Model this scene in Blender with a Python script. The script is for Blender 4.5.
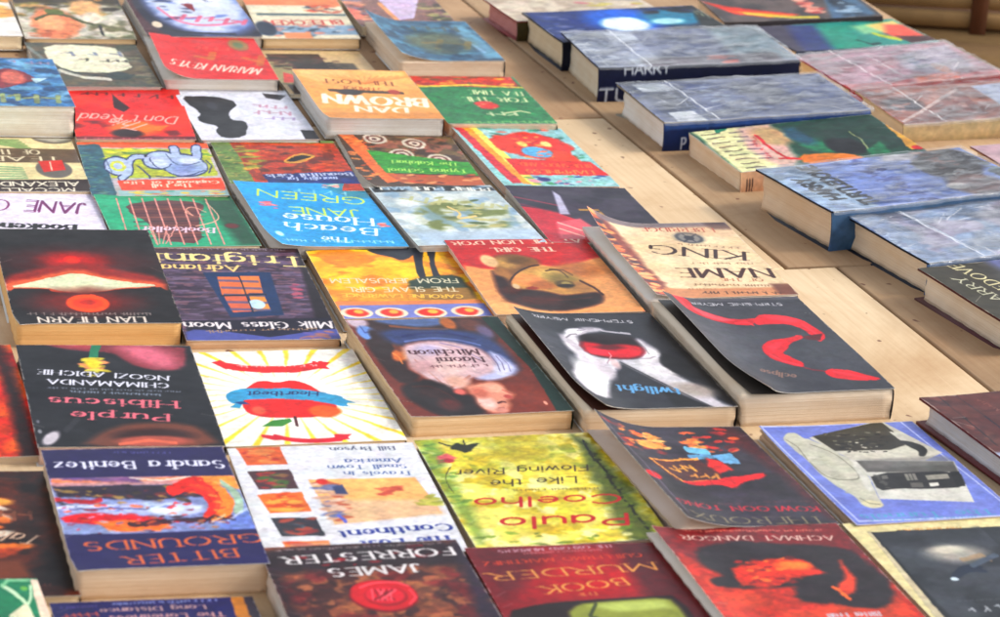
import bpy, math, numpy as np
from mathutils import Vector, Matrix
R = math.radians
sc = bpy.context.scene
for o in list(bpy.data.objects): bpy.data.objects.remove(o)

# ---------------------------------------------------------------- camera
cd = bpy.data.cameras.new('camera'); cam = bpy.data.objects.new('camera', cd)
sc.collection.objects.link(cam); sc.camera = cam
cd.sensor_width = 36.0; cd.lens = 36.0 * 3113.59 / 1000.0
cam.matrix_world = Matrix(((0.997303,-0.073400,-0.000000,0.000000),(0.024789,0.336818,-0.941243,0.000000),(0.069087,0.938704,0.337729,0.924516),(0.000000,0.000000,0.000000,1.000000)))
cd.clip_start = 0.05; cd.clip_end = 200
cd.dof.use_dof = True; cd.dof.focus_distance = 2.75; cd.dof.aperture_fstop = 13.0

# ---------------------------------------------------------------- sky, sun, exposure
SUN_EL, SUN_AZ = 38.0, 78.0          # elevation; azimuth counted clockwise from +y (far) towards +x (right)
w = bpy.data.worlds.new('World'); sc.world = w; w.use_nodes = True
nt = w.node_tree; nt.nodes.clear()
sky = nt.nodes.new('ShaderNodeTexSky'); sky.sky_type = 'NISHITA'; sky.sun_disc = False
sky.sun_elevation = R(SUN_EL); sky.sun_rotation = R(SUN_AZ); sky.air_density = 1.0; sky.dust_density = 3.0; sky.ozone_density = 1.0
hs = nt.nodes.new('ShaderNodeHueSaturation'); hs.inputs['Saturation'].default_value = 0.34
bgn = nt.nodes.new('ShaderNodeBackground'); bgn.inputs['Strength'].default_value = 0.15
on = nt.nodes.new('ShaderNodeOutputWorld')
nt.links.new(sky.outputs[0], hs.inputs['Color']); nt.links.new(hs.outputs[0], bgn.inputs['Color']); nt.links.new(bgn.outputs[0], on.inputs[0])
sd = bpy.data.lights.new('sun', 'SUN'); sun = bpy.data.objects.new('sun', sd); sc.collection.objects.link(sun)
sd.energy = 1.0; sd.angle = R(10); sd.color = (1.0, 0.93, 0.82)
dv = Vector((math.sin(R(SUN_AZ))*math.cos(R(SUN_EL)), math.cos(R(SUN_AZ))*math.cos(R(SUN_EL)), math.sin(R(SUN_EL))))
sun.rotation_euler = dv.to_track_quat('Z', 'Y').to_euler(); sun.location = dv*5
sc.view_settings.view_transform = 'Standard'; sc.view_settings.look = 'None'
sc.view_settings.exposure = 0.84; sc.view_settings.gamma = 1.0
sc.render.engine = 'CYCLES'

# ---------------------------------------------------------------- small helpers
def tag(o, label=None, cat=None, group=None, kind=None):
    if label: o['label'] = label
    if cat: o['category'] = cat
    if group: o['group'] = group
    if kind: o['kind'] = kind
    return o
def link(name, me, mat=None, parent=None):
    o = bpy.data.objects.new(name, me); sc.collection.objects.link(o)
    if mat is not None: me.materials.append(mat)
    if parent is not None: o.parent = parent
    return o
def mesh(name, V, F, art=None, smooth=False):
    me = bpy.data.meshes.new(name); V = np.asarray(V, np.float32); F = np.asarray(F, np.int32)
    me.vertices.add(len(V)); me.vertices.foreach_set('co', V.ravel())
    n = len(F); me.loops.add(n*4); me.loops.foreach_set('vertex_index', F.ravel())
    me.polygons.add(n); me.polygons.foreach_set('loop_start', np.arange(0, n*4, 4, dtype=np.int32))
    me.update(calc_edges=True)
    if smooth: me.polygons.foreach_set('use_smooth', np.ones(n, bool))
    if art is not None:
        a = me.color_attributes.new('art', 'BYTE_COLOR', 'POINT')
        a.data.foreach_set('color_srgb', np.concatenate([np.clip(art, 0, 1), np.ones((len(V), 1))], 1).astype(np.float32).ravel())
    return me
def boxes(name, L):
    V = []; F = []
    for (x0, x1, y0, y1, z0, z1) in L:
        k = len(V)
        V += [(x0,y0,z0),(x1,y0,z0),(x1,y1,z0),(x0,y1,z0),(x0,y0,z1),(x1,y0,z1),(x1,y1,z1),(x0,y1,z1)]
        F += [(k,k+3,k+2,k+1),(k+4,k+5,k+6,k+7),(k,k+1,k+5,k+4),(k+1,k+2,k+6,k+5),(k+2,k+3,k+7,k+6),(k+3,k,k+4,k+7)]
    return mesh(name, V, F)

# ---------------------------------------------------------------- materials
def mat(name):
    m = bpy.data.materials.new(name); m.use_nodes = True; t = m.node_tree
    return m, t, t.nodes['Principled BSDF']
def nn(t, kind, **kw):
    n = t.nodes.new(kind)
    for k, v in kw.items():
        if k in n.inputs: n.inputs[k].default_value = v
        else: setattr(n, k, v)
    return n
def cover_mat(name, rough, bump, scale=14.0, coat=0.0):
    m, t, b = mat(name); L = t.links.new
    at = nn(t, 'ShaderNodeAttribute', attribute_name='art')
    mul = nn(t, 'ShaderNodeMix', data_type='RGBA', blend_type='MULTIPLY'); mul.inputs[0].default_value = 1.0
    tc = nn(t, 'ShaderNodeTexCoord')
    n0 = nn(t, 'ShaderNodeTexNoise', Scale=900.0, Detail=2.0); L(tc.outputs['Object'], n0.inputs['Vector'])
    r0 = nn(t, 'ShaderNodeMapRange'); L(n0.outputs['Fac'], r0.inputs[0]); r0.inputs[3].default_value = 0.86; r0.inputs[4].default_value = 1.08
    b.inputs['Specular IOR Level'].default_value = 0.17
    L(at.outputs['Color'], mul.inputs[6]); L(r0.outputs[0], mul.inputs[7]); L(mul.outputs[2], b.inputs['Base Color'])
    n1 = nn(t, 'ShaderNodeTexNoise', Scale=scale, Detail=3.0); L(tc.outputs['Object'], n1.inputs['Vector'])
    bp = nn(t, 'ShaderNodeBump', Strength=bump, Distance=0.01); L(n1.outputs['Fac'], bp.inputs['Height']); L(bp.outputs[0], b.inputs['Normal'])
    n2 = nn(t, 'ShaderNodeTexNoise', Scale=40.0, Detail=4.0); L(tc.outputs['Object'], n2.inputs['Vector'])
    r1 = nn(t, 'ShaderNodeMapRange'); L(n2.outputs['Fac'], r1.inputs[0]); r1.inputs[3].default_value = rough-0.1; r1.inputs[4].default_value = rough+0.14
    L(r1.outputs[0], b.inputs['Roughness']); b.inputs['Coat Weight'].default_value = coat
    return m
M_COVER = cover_mat('laminated_cover', 0.36, 0.10)
M_JACKET = cover_mat('dust_jacket', 0.42, 0.10)
_pg = {}
def page_mat(col):
    if col in _pg: return _pg[col]
    m, t, b = mat('page_edges'); L = t.links.new
    tc = nn(t, 'ShaderNodeTexCoord'); mp = nn(t, 'ShaderNodeMapping'); mp.inputs['Scale'].default_value = (14, 14, 1300); L(tc.outputs['Object'], mp.inputs[0])
    n = nn(t, 'ShaderNodeTexNoise', Scale=1.0, Detail=3.0); L(mp.outputs[0], n.inputs['Vector'])
    n2 = nn(t, 'ShaderNodeTexNoise', Scale=22.0, Detail=4.0); L(tc.outputs['Object'], n2.inputs['Vector'])
    cr = nn(t, 'ShaderNodeValToRGB'); L(n.outputs['Fac'], cr.inputs[0])
    c = tuple((x/255)**2.2 for x in col)
    cr.color_ramp.elements[0].position = .3; cr.color_ramp.elements[1].position = .62
    cr.color_ramp.elements[0].color = (c[0]*.90, c[1]*.84, c[2]*.76, 1); cr.color_ramp.elements[1].color = (*c, 1)
    mx = nn(t, 'ShaderNodeMix', data_type='RGBA', blend_type='MULTIPLY')
    r = nn(t, 'ShaderNodeMapRange'); L(n2.outputs['Fac'], r.inputs[0]); r.inputs[1].default_value = .45; r.inputs[2].default_value = .75; r.inputs[4].default_value = .4
    L(r.outputs[0], mx.inputs[0]); L(cr.outputs[0], mx.inputs[6]); mx.inputs[7].default_value = (.86, .72, .55, 1); L(mx.outputs[2], b.inputs['Base Color'])
    bp = nn(t, 'ShaderNodeBump', Strength=.5, Distance=.001); L(n.outputs['Fac'], bp.inputs['Height']); L(bp.outputs[0], b.inputs['Normal'])
    b.inputs['Roughness'].default_value = .85
    _pg[col] = m; return m
def plain(name, col, rough=.6):
    m, t, b = mat(name); L = t.links.new
    tc = nn(t, 'ShaderNodeTexCoord'); n = nn(t, 'ShaderNodeTexNoise', Scale=45.0, Detail=4.0); L(tc.outputs['Object'], n.inputs['Vector'])
    c = tuple((x/255)**2.2 for x in col); cr = nn(t, 'ShaderNodeValToRGB'); L(n.outputs['Fac'], cr.inputs[0])
    cr.color_ramp.elements[0].color = (*[v*.75 for v in c], 1); cr.color_ramp.elements[1].color = (*[min(1, v*1.15) for v in c], 1)
    L(cr.outputs[0], b.inputs['Base Color']); b.inputs['Roughness'].default_value = rough
    return m
def film_mat(haze, tint=(.9, .94, 1.0)):
    m, t, b = mat('plastic_film'); L = t.links.new; t.nodes.remove(b)
    out = [x for x in t.nodes if x.type == 'OUTPUT_MATERIAL'][0]
    tc = nn(t, 'ShaderNodeTexCoord'); mp = nn(t, 'ShaderNodeMapping'); mp.inputs['Scale'].default_value = (26, 60, 20); mp.inputs['Rotation'].default_value = (0, 0, .5); L(tc.outputs['Object'], mp.inputs[0])
    n = nn(t, 'ShaderNodeTexNoise', Scale=1.0, Detail=5.0, Roughness=.6, Distortion=1.2); L(mp.outputs[0], n.inputs['Vector'])
    bp = nn(t, 'ShaderNodeBump', Strength=.55, Distance=.004); L(n.outputs['Fac'], bp.inputs['Height'])
    tr = nn(t, 'ShaderNodeBsdfTransparent'); gl = nn(t, 'ShaderNodeBsdfGlossy', Roughness=.12); df = nn(t, 'ShaderNodeBsdfDiffuse'); df.inputs['Color'].default_value = (*tint, 1)
    L(bp.outputs[0], gl.inputs['Normal']); at = nn(t, 'ShaderNodeAttribute', attribute_name='art')
    fr = nn(t, 'ShaderNodeFresnel', IOR=1.5); L(bp.outputs[0], fr.inputs['Normal'])
    m1 = nn(t, 'ShaderNodeMixShader'); L(at.outputs['Fac'], m1.inputs[0]); L(tr.outputs[0], m1.inputs[1]); L(df.outputs[0], m1.inputs[2])
    rg = nn(t, 'ShaderNodeMapRange'); L(n.outputs['Fac'], rg.inputs[0]); rg.inputs[1].default_value = .45; rg.inputs[2].default_value = .65; rg.inputs[3].default_value = .35; rg.inputs[4].default_value = 1.5
    ma = nn(t, 'ShaderNodeMath', operation='MULTIPLY'); L(fr.outputs[0], ma.inputs[0]); L(rg.outputs[0], ma.inputs[1]); ma.use_clamp = True
    m2 = nn(t, 'ShaderNodeMixShader'); L(ma.outputs[0], m2.inputs[0]); L(m1.outputs[0], m2.inputs[1]); L(gl.outputs[0], m2.inputs[2])
    L(m2.outputs[0], out.inputs[0]); return m

# ---------------------------------------------------------------- stroke lettering
def _arc(cx, cy, rx, ry, a0, a1):
    n = max(4, int(abs(a1-a0)/22)); return [(cx+rx*math.cos(R(a0+(a1-a0)*i/n)), cy+ry*math.sin(R(a0+(a1-a0)*i/n))) for i in range(n+1)]
G = {
'A': (.8, '0,0 .4,1 .8,0;.14,.34 .66,.34'), 'B': (.62, '0,0 0,1 .3,1 @.3,.76,.24,.24,90,-90 0,.52;.3,.52 @.32,.26,.29,.26,90,-90 0,0'),
'C': (.8, '@.45,.5,.43,.5,42,318'), 'D': (.74, '0,0 0,1 .25,1 @.25,.5,.48,.5,90,-90 0,0'), 'E': (.55, '.55,1 0,1 0,0 .57,0;0,.52 .45,.52'),
'F': (.52, '.55,1 0,1 0,0;0,.52 .42,.52'), 'G': (.86, '@.45,.5,.43,.5,42,300 .84,.12 .84,.45 .55,.45'), 'H': (.74, '0,0 0,1;.74,0 .74,1;0,.52 .74,.52'),
'I': (.06, '.03,0 .03,1'), 'J': (.36, '.36,1 .36,.22 @.18,.2,.18,.2,0,-150'), 'K': (.66, '0,0 0,1;.62,1 0,.42;.2,.58 .68,0'), 'L': (.55, '0,1 0,0 .55,0'),
'M': (.95, '0,0 .06,1 .47,.15 .89,1 .95,0'), 'N': (.76, '0,0 0,1 .76,0 .76,1'), 'O': (.92, '@.46,.5,.46,.5,90,450'),
'P': (.6, '0,0 0,1 .3,1 @.3,.74,.28,.26,90,-90 0,.48'), 'Q': (.92, '@.46,.5,.46,.5,90,450;.5,.2 .95,-.12'), 'R': (.66, '0,0 0,1 .3,1 @.3,.75,.26,.25,90,-90 0,.5;.28,.5 .68,0'),
'S': (.56, '@.28,.75,.25,.25,35,270 @.28,.25,.27,.25,90,-145'), 'T': (.72, '0,1 .72,1;.36,1 .36,0'), 'U': (.72, '0,1 0,.3 @.36,.32,.36,.32,180,360 .72,1'),
'V': (.78, '0,1 .39,0 .78,1'), 'W': (1.15, '0,1 .3,0 .575,.9 .85,0 1.15,1'), 'X': (.7, '0,0 .7,1;0,1 .7,0'), 'Y': (.7, '0,1 .35,.5 .7,1;.35,.5 .35,0'), 'Z': (.64, '0,1 .62,1 0,0 .64,0'),
'a': (.5, '@.25,.3,.25,.32,20,380;.5,.64 .5,0'), 'b': (.52, '0,1.05 0,0;@.26,.32,.26,.32,180,540'), 'c': (.48, '@.27,.32,.26,.32,45,315'), 'd': (.52, '@.26,.32,.26,.32,0,360;.52,1.05 .52,0'),
'e': (.52, '.02,.34 .5,.34 @.26,.32,.25,.32,5,315'), 'f': (.34, '.12,0 .12,.8 @.28,.82,.16,.2,180,60;0,.62 .32,.62'), 'g': (.52, '@.26,.34,.26,.3,0,360;.52,.64 .52,-.12 @.27,-.12,.25,.2,0,-150'),
'h': (.5, '0,1.05 0,0;0,.38 @.25,.4,.25,.24,180,0 .5,0'), 'i': (.06, '.03,.64 .03,0;.03,.86 .03,.92'), 'j': (.1, '.08,.64 .08,-.2 -.06,-.3;.08,.86 .08,.92'), 'k': (.46, '0,1.05 0,0;.42,.64 0,.26;.14,.38 .48,0'),
'l': (.06, '.03,1.05 .03,0'), 'm': (.82, '0,.64 0,0;0,.4 @.2,.42,.2,.22,180,0 .4,0;.4,.4 @.61,.42,.21,.22,180,0 .82,0'), 'n': (.5, '0,.64 0,0;0,.38 @.25,.4,.25,.24,180,0 .5,0'),
'o': (.54, '@.27,.32,.27,.32,90,450'), 'p': (.52, '0,.64 0,-.34;@.26,.32,.26,.32,180,540'), 'q': (.52, '.52,.64 .52,-.34;@.26,.32,.26,.32,0,360'), 'r': (.34, '0,.64 0,0;0,.4 @.2,.4,.2,.24,180,60'),
's': (.4, '@.2,.48,.17,.16,30,270 @.2,.16,.19,.16,90,-150'), 't': (.32, '.12,.85 .12,.15 @.26,.14,.14,.14,180,290;0,.62 .3,.62'), 'u': (.5, '0,.64 0,.25 @.25,.25,.25,.25,180,360;.5,.64 .5,0'),
'v': (.5, '0,.64 .25,0 .5,.64'), 'w': (.76, '0,.64 .2,0 .38,.6 .56,0 .76,.64'), 'x': (.46, '0,0 .46,.64;0,.64 .46,0'), 'y': (.5, '0,.64 .26,0;.5,.64 .16,-.32'), 'z': (.44, '0,.62 .42,.62 0,0 .44,0'),
"'": (.04, '.02,1 .02,.8'), '.': (.04, '.02,0 .02,.05'), ',': (.04, '.03,.05 0,-.12'), '-': (.3, '0,.4 .3,.4'), '1': (.2, '0,.8 .2,1 .2,0'), '2': (.5, '@.25,.74,.25,.26,170,-40 0,0 .5,0'), '0': (.5, '@.25,.5,.25,.5,90,450'), '&': (.7, '.7,0 .1,.8 @.28,.82,.16,.18,180,0 @.3,.25,.28,.25,110,340')}
_gl = {}
def glyph(ch):
    if ch not in _gl:
        w, s = G[ch]; out = []
        for st in s.split(';'):
            P = []
            for tk in st.split():
                if tk[0] == '@': P += _arc(*map(float, tk[1:].split(',')))
                else: P.append(tuple(map(float, tk.split(','))))
            out.append(P)
        _gl[ch] = (w, out)
    return _gl[ch]

# ---------------------------------------------------------------- canvas: artwork is computed here and stored as mesh colours
def C(c): return np.array(c, float)/255
def chaikin(P, closed, n=2):
    P = np.array(P, float)
    for _ in range(n):
        if closed: Q = np.roll(P, -1, 0); P = np.stack([P*.8+Q*.2, P*.2+Q*.8], 1).reshape(-1, 2)
        else: Q = np.stack([P[:-1]*.75+P[1:]*.25, P[:-1]*.25+P[1:]*.75], 1).reshape(-1, 2); P = np.concatenate([P[:1], Q[1:-1], P[-1:]])
    return P
class Canvas:
    # unit = cover width; x 0..1 to the right, y 0..H towards the near edge
    def __init__(s, nx, ny, H, seed=0):
        s.nx, s.ny, s.H = nx, ny, H
        s.X, s.Y = np.meshgrid(np.linspace(0, 1, nx), np.linspace(0, H, ny)); s.a = np.ones((ny, nx, 3)); s.px = max(1/nx, H/ny)*.5+.0004
        s.seed = seed; s.done = False; s.amt = .004
    def bg(s, c): s.a[:] = C(c)
    def _mix(s, m, c, sl=(slice(None), slice(None))):
        m = m[..., None]; s.a[sl] = s.a[sl]*(1-m)+C(c)*m
    def fbm(s, sx, sy, k=0, oct=3):
        r = np.random.RandomState(s.seed*97+k+int(sx*13+sy*7)); o = np.zeros_like(s.X); am = 1; tot = 0
        for i in range(oct):
            gx, gy = max(2, int(sx*2**i)+2), max(2, int(sy*2**i*s.H)+2); g = r.rand(gy, gx)
            fx = s.X*(gx-1.001); fy = s.Y/s.H*(gy-1.001); ix = fx.astype(int); iy = fy.astype(int); fx = fx-ix; fy = fy-iy
            fx = fx*fx*(3-2*fx); fy = fy*fy*(3-2*fy)
            o += am*((g[iy, ix]*(1-fx)+g[iy, ix+1]*fx)*(1-fy)+(g[iy+1, ix]*(1-fx)+g[iy+1, ix+1]*fx)*fy); tot += am; am *= .5
        return o/tot
    def noise(s, c, thr=.5, soft=.08, sx=5, sy=5, k=0, a=1., reg=None):
        m = np.clip((s.fbm(sx, sy, k)-thr)/soft+.5, 0, 1)*a
        if reg is not None: m = m*s.rect(*reg)
        s._mix(m, c)
    def rect(s, p, q, soft=.004):
        x0, y0 = min(p[0], q[0]), min(p[1], q[1]); x1, y1 = max(p[0], q[0]), max(p[1], q[1])
        f = lambda d: np.clip(d/soft+.5, 0, 1)
        return f(s.X-x0)*f(x1-s.X)*f(s.Y-y0)*f(y1-s.Y)
    def box(s, p, q, c, soft=.006, a=1.): s._mix(s.rect(p, q, soft)*a, c)
    def mott(s, amt=.15, sx=8, sy=8, k=3, oct=4): s.a *= (1+(s.fbm(sx, sy, k, oct)-.5)*2*amt)[..., None]; s.a = np.clip(s.a, 0, 1)
    def grad(s, stops):
        ys = [q[0]*s.H for q in stops]
        for i in range(3): s.a[..., i] = np.interp(s.Y, ys, [q[1][i]/255 for q in stops])
    def ell(s, p, rx, ry, c, soft=.0, rot=0., wob=0., k=0, a=1., thr=1., ring=0.):
        dx, dy = s.X-p[0], s.Y-p[1]; cr, sr = math.cos(R(rot)), math.sin(R(rot)); ex, ey = (dx*cr+dy*sr)/rx, (-dx*sr+dy*cr)/ry
        d = np.sqrt(ex**2+ey**2)
        if wob: d = d+(s.fbm(9, 9, k+5)-.5)*wob
        e = max(soft, s.px/min(rx, ry)); m = np.clip((1-d)/e+.5, 0, 1)
        if ring: m = m*np.clip((d-(1-ring))/e+.5, 0, 1)
        s._mix(m*a, c)
    def poly(s, P, c, soft=.004, a=1., wob=0., k=0):
        P = chaikin(P, True, 1) if len(P) > 5 else np.array(P, float); x0, y0 = P.min(0)-.06-wob; x1, y1 = P.max(0)+.06+wob
        i0, i1 = np.searchsorted(s.X[0], [x0, x1]); j0, j1 = np.searchsorted(s.Y[:, 0], [y0, y1])
        if i1 <= i0 or j1 <= j0: return
        sl = (slice(j0, j1), slice(i0, i1)); X = s.X[sl]; Y = s.Y[sl]
        if wob: X = X+(s.fbm(10, 10, k)[sl]-.5)*wob; Y = Y+(s.fbm(10, 10, k+1)[sl]-.5)*wob
        ins = np.zeros(X.shape, bool); d = np.full(X.shape, 9.)
        for i in range(len(P)):
            (ax, ay), (bx, by) = P[i], P[(i+1) % len(P)]; ex, ey = bx-ax, by-ay
            t = np.clip(((X-ax)*ex+(Y-ay)*ey)/(ex*ex+ey*ey+1e-12), 0, 1); d = np.minimum(d, np.hypot(X-ax-t*ex, Y-ay-t*ey))
            if ay != by: ins ^= ((ay > Y) != (by > Y)) & (X < (bx-ax)*(Y-ay)/(by-ay)+ax)
        d = np.where(ins, d, -d); s._mix(np.clip(d/max(soft, s.px)+.5, 0, 1)*a, c, sl)
    def line(s, P, wd, c, a=1., soft=0., iso=False):
        kv = 1. if iso else .42
        wds = list(wd) if isinstance(wd, (list, tuple)) else [wd]*len(P)
        if len(P) > 3:
            n0 = len(P); P = chaikin(P, False, 2); wds = list(np.interp(np.linspace(0, n0-1, len(P)), range(n0), wds))
        P = np.array(P, float); mw = max(wds); x0, y0 = P.min(0)-mw/kv-.01; x1, y1 = P.max(0)+mw/kv+.01
        i0, i1 = np.searchsorted(s.X[0], [x0, x1]); j0, j1 = np.searchsorted(s.Y[:, 0], [y0, y1])
        if i1 <= i0 or j1 <= j0: return
        sl = (slice(j0, j1), slice(i0, i1)); X = s.X[sl]; Y = s.Y[sl]; m = np.zeros(X.shape); e = max(s.px, soft)
        for i in range(len(P)-1):
            (ax, ay), (bx, by) = P[i], P[i+1]; ex, ey = bx-ax, by-ay
            t = np.clip(((X-ax)*ex+(Y-ay)*ey*kv*kv)/(ex*ex+ey*ey*kv*kv+1e-12), 0, 1); ww = (wds[i]*(1-t)+wds[i+1]*t)*.5
            m = np.maximum(m, np.clip((ww-np.hypot(X-ax-t*ex, (Y-ay-t*ey)*kv))/e+.5, 0, 1))
        s._mix(m*a, c, sl)
    def rough(s):
        # break the drawn outlines up before any lettering goes on: small wandering shifts and uneven tone
        if s.done: return
        s.done = True
        if s.amt <= 0: return
        for f, k, m in ((9, 41, 1.), (24, 43, .55)):
            dx = (s.fbm(f, f, k, 2)-.5)*s.amt*2*m; dy = (s.fbm(f, f, k+1, 2)-.5)*s.amt*3.2*m
            i = np.clip(np.rint((s.X+dx)*(s.nx-1)), 0, s.nx-1).astype(int); j = np.clip(np.rint((s.Y+dy)/s.H*(s.ny-1)), 0, s.ny-1).astype(int); s.a = s.a[j, i]
        lum = s.a.mean(2); act = np.clip(.25+1.2*np.abs(lum-.5), .3, .8)
        n = (s.fbm(26, 30, 47, 3)-.5); n2 = (s.fbm(50, 60, 49, 2)-.5)
        s.a = np.clip(s.a*(1+(n*1.0+n2*.6)*(.62-.42*lum)*s.amt/.011)[..., None], 0, 1)
        for ch in range(3): s.a[..., ch] = np.clip(s.a[..., ch]*(1+(s.fbm(13, 15, 51+ch, 3)-.5)*(.2-.15*lum)*s.amt/.011), 0, 1)
    def text(s, st, p, q, h, c, style='serif', wt=.15, slant=0., a=1., gap=None):
        # p: where the first letter starts, q: where the last one ends (on the baseline), h: height of a capital
        s.rough(); h = h*.88; wt = wt*(.78 if style != 'thin' else .9)
        p = np.array(p, float); q = np.array(q, float); L = np.hypot(*(q-p)); d = (q-p)/L; up = np.array([d[1], -d[0]])
        gap = (.26 if style == 'serif' else .22) if gap is None else gap
        tot = 0
        for ch in st: tot += (.45 if ch == ' ' else glyph(ch)[0])+gap
        tot -= gap; sx = L/tot; cx = 0
        for ch in st:
            if ch == ' ': cx += .45+gap; continue
            wg, strokes = glyph(ch)
            for P in strokes:
                Q = [p+d*((cx+x+slant*y)*sx)+up*(y*h) for x, y in P]
                for i in range(len(Q)-1):
                    (x0, y0), (x1, y1) = P[i], P[i+1]; dx, dy = (x1-x0), (y1-y0); n = math.hypot(dx, dy)+1e-9
                    if style == 'serif': k = wt*(.26+1.05*abs(dx*.25+dy*.97)/n)
                    elif style == 'thin': k = wt*.5
                    else: k = wt
                    s.line(Q[i:i+2], k*min(h, sx*1.25), c, a, iso=True)
                if style == 'serif':
                    for (e, f) in ((0, 1), (-1, -2)):
                        (x0, y0), (x1, y1) = P[e], P[f]
                        if abs(y1-y0) > .5*abs(x1-x0)+.05 and (abs(y0) < .02 or abs(y0-1) < .02 or abs(y0-.64) < .02 or abs(y0-1.05) < .02 or abs(y0+.34) < .02):
                            A = [p+d*((cx+x0+o+slant*y0)*sx)+up*(y0*h) for o in (-.17, .17)]
                            s.line(A, wt*.36*min(h, sx*1.25), c, a, iso=True)
            cx += wg+gap
    def blurb(s, p, q, h, c, k=0, a=.8, n=None):
        # a line too small to read: little strokes of uneven size
        r = np.random.RandomState(k+11); p = np.array(p, float); q = np.array(q, float); L = np.hypot(*(q-p)); d = (q-p)/L; up = np.array([d[1], -d[0]]); t = 0
        while t < L-h*.5:
            w = h*r.uniform(.25, .6); hh = h*r.uniform(.55, 1)
            s.line([p+d*t, p+d*t+up*hh], h*.2, c, a, iso=True); s.line([p+d*t+up*hh*r.rand(), p+d*(t+w)+up*hh*r.rand()], h*.18, c, a, iso=True)
            t += w+h*.22+(h*.6 if r.rand() < .18 else 0)
    def daubs(s, n, p, q, cols, r0, r1, k=0, a=.9, asp=1.8, soft=.5, wob=.3):
        r = np.random.RandomState(k+s.seed*31)
        for i in range(n):
            x, y = r.uniform(p[0], q[0]), r.uniform(p[1], q[1]); rr = r.uniform(r0, r1); ex = rr*asp*3
            i0, i1 = np.searchsorted(s.X[0], [x-ex, x+ex]); j0, j1 = np.searchsorted(s.Y[:, 0], [y-ex, y+ex]); th = r.uniform(-.6, .6); cc = cols[r.randint(len(cols))]; as_ = r.uniform(1, asp)
            if i1 <= i0 or j1 <= j0: continue
            sl = (slice(j0, j1), slice(i0, i1)); dx = s.X[sl]-x; dy = s.Y[sl]-y; u = (dx*math.cos(th)+dy*math.sin(th))/(rr*as_); v = (-dx*math.sin(th)+dy*math.cos(th))/(rr*.7)
            s._mix(np.clip((1-np.hypot(u, v))/soft+.5, 0, 1)*a, cc, sl)

# ---------------------------------------------------------------- books
def finish(cv, wear=True):
    cv.rough()
    # slight print unevenness, then a richer tone
    cv.mott(.07, 11, 11, 21, 4); cv.mott(.05, 45, 45, 33, 2)
    a = cv.a; g = a.mean(2, keepdims=True); a = g+(a-g)*1.14; a = np.clip(a, 0, 1)
    cv.a = np.clip(a*(.62+.35*a), 0, 1)
    if wear:
        # rubbed edges and a few creases where the board shows through
        d = np.minimum(np.minimum(cv.X, 1-cv.X), np.minimum(cv.Y, cv.H-cv.Y)); n = cv.fbm(30, 30, 77, 3)
        m = np.clip((.010*(n-.42)*2.4-d)/.004+.5, 0, 1)*.5; cv.a = cv.a*(1-m[..., None])+C((206, 198, 186))*m[..., None]
        r = np.random.RandomState(cv.seed+5)
        for i in range(3):
            y0 = r.uniform(.1, cv.H-.1); x0 = r.choice([.0, .02, .93]); cv.line([(x0, y0), (x0+.06, y0+r.uniform(-.08, .08))], .003, (210, 204, 196), .45, iso=True)
def grid_idx(nx, ny, off=0):
    j, i = np.meshgrid(np.arange(ny-1), np.arange(nx-1), indexing='ij'); k = off+j*nx+i
    return np.stack([k+nx, k+nx+1, k+1, k], -1).reshape(-1, 4)
def make_sheet(name, cv, w, l, z, fn, th, edge=(232, 226, 214)):
    # printed sheet: fine top surface with the artwork, a thin rim in paper colour and a coarse underside
    nx, ny = cv.nx, cv.ny; X = cv.X*w; Y = cv.Y/cv.H*l
    dx, dy, dz = fn(X, Y); V = np.stack([X-w/2+dx, l/2-Y-dy, z+dz], -1).reshape(-1, 3); A = cv.a.reshape(-1, 3); F = [grid_idx(nx, ny)]
    rim = np.concatenate([np.arange(nx), np.arange(1, ny)*nx+nx-1, (ny-1)*nx+np.arange(nx-2, -1, -1), np.arange(ny-2, 0, -1)*nx])
    o = len(V); VR1 = V[rim]; VR = V[rim]-[0, 0, th]; V = np.concatenate([V, VR1, VR]); e = np.tile(C(edge), (2*len(rim), 1)); A = np.concatenate([A, e])
    m = len(rim); k = np.arange(m); F.append(np.stack([o+k, o+(k+1) % m, o+m+(k+1) % m, o+m+k], -1))
    o = len(V); gx, gy = 17, 21; Xc, Yc = np.meshgrid(np.linspace(0, w, gx), np.linspace(0, l, gy)); dx, dy, dz = fn(Xc, Yc)
    V = np.concatenate([V, np.stack([Xc-w/2+dx, l/2-Yc-dy, z-th+dz], -1).reshape(-1, 3)]); A = np.concatenate([A, np.tile(C(edge), (gx*gy, 1))]); F.append(grid_idx(gx, gy, o)[:, ::-1])
    return mesh(name, V, np.concatenate(F), A, smooth=True)
def warp(w, l, curl):
    # curl: list of (corner or edge, lift, shift x, shift y, reach x, reach y) in millimetres
    def fn(X, Y):
        dx = np.zeros_like(X); dy = np.zeros_like(X); dz = np.zeros_like(X)
        for (c, h, sx, sy, rx, ry) in curl:
            a = np.clip(1-(X if 'L' in c else w-X)/(rx/1000), 0, 1)**2 if ('L' in c or 'R' in c) else 1
            b = np.clip(1-(Y if 'F' in c else l-Y)/(ry/1000), 0, 1)**2 if ('F' in c or 'N' in c) else 1
            g = a*b; dz += g*h/1000; dx += g*sx/1000; dy += g*sy/1000
        dz += .0005*np.sin(X/w*3.1+1)*np.sin(Y/l*5.3+.7)
        return dx, dy, dz
    return fn
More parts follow.
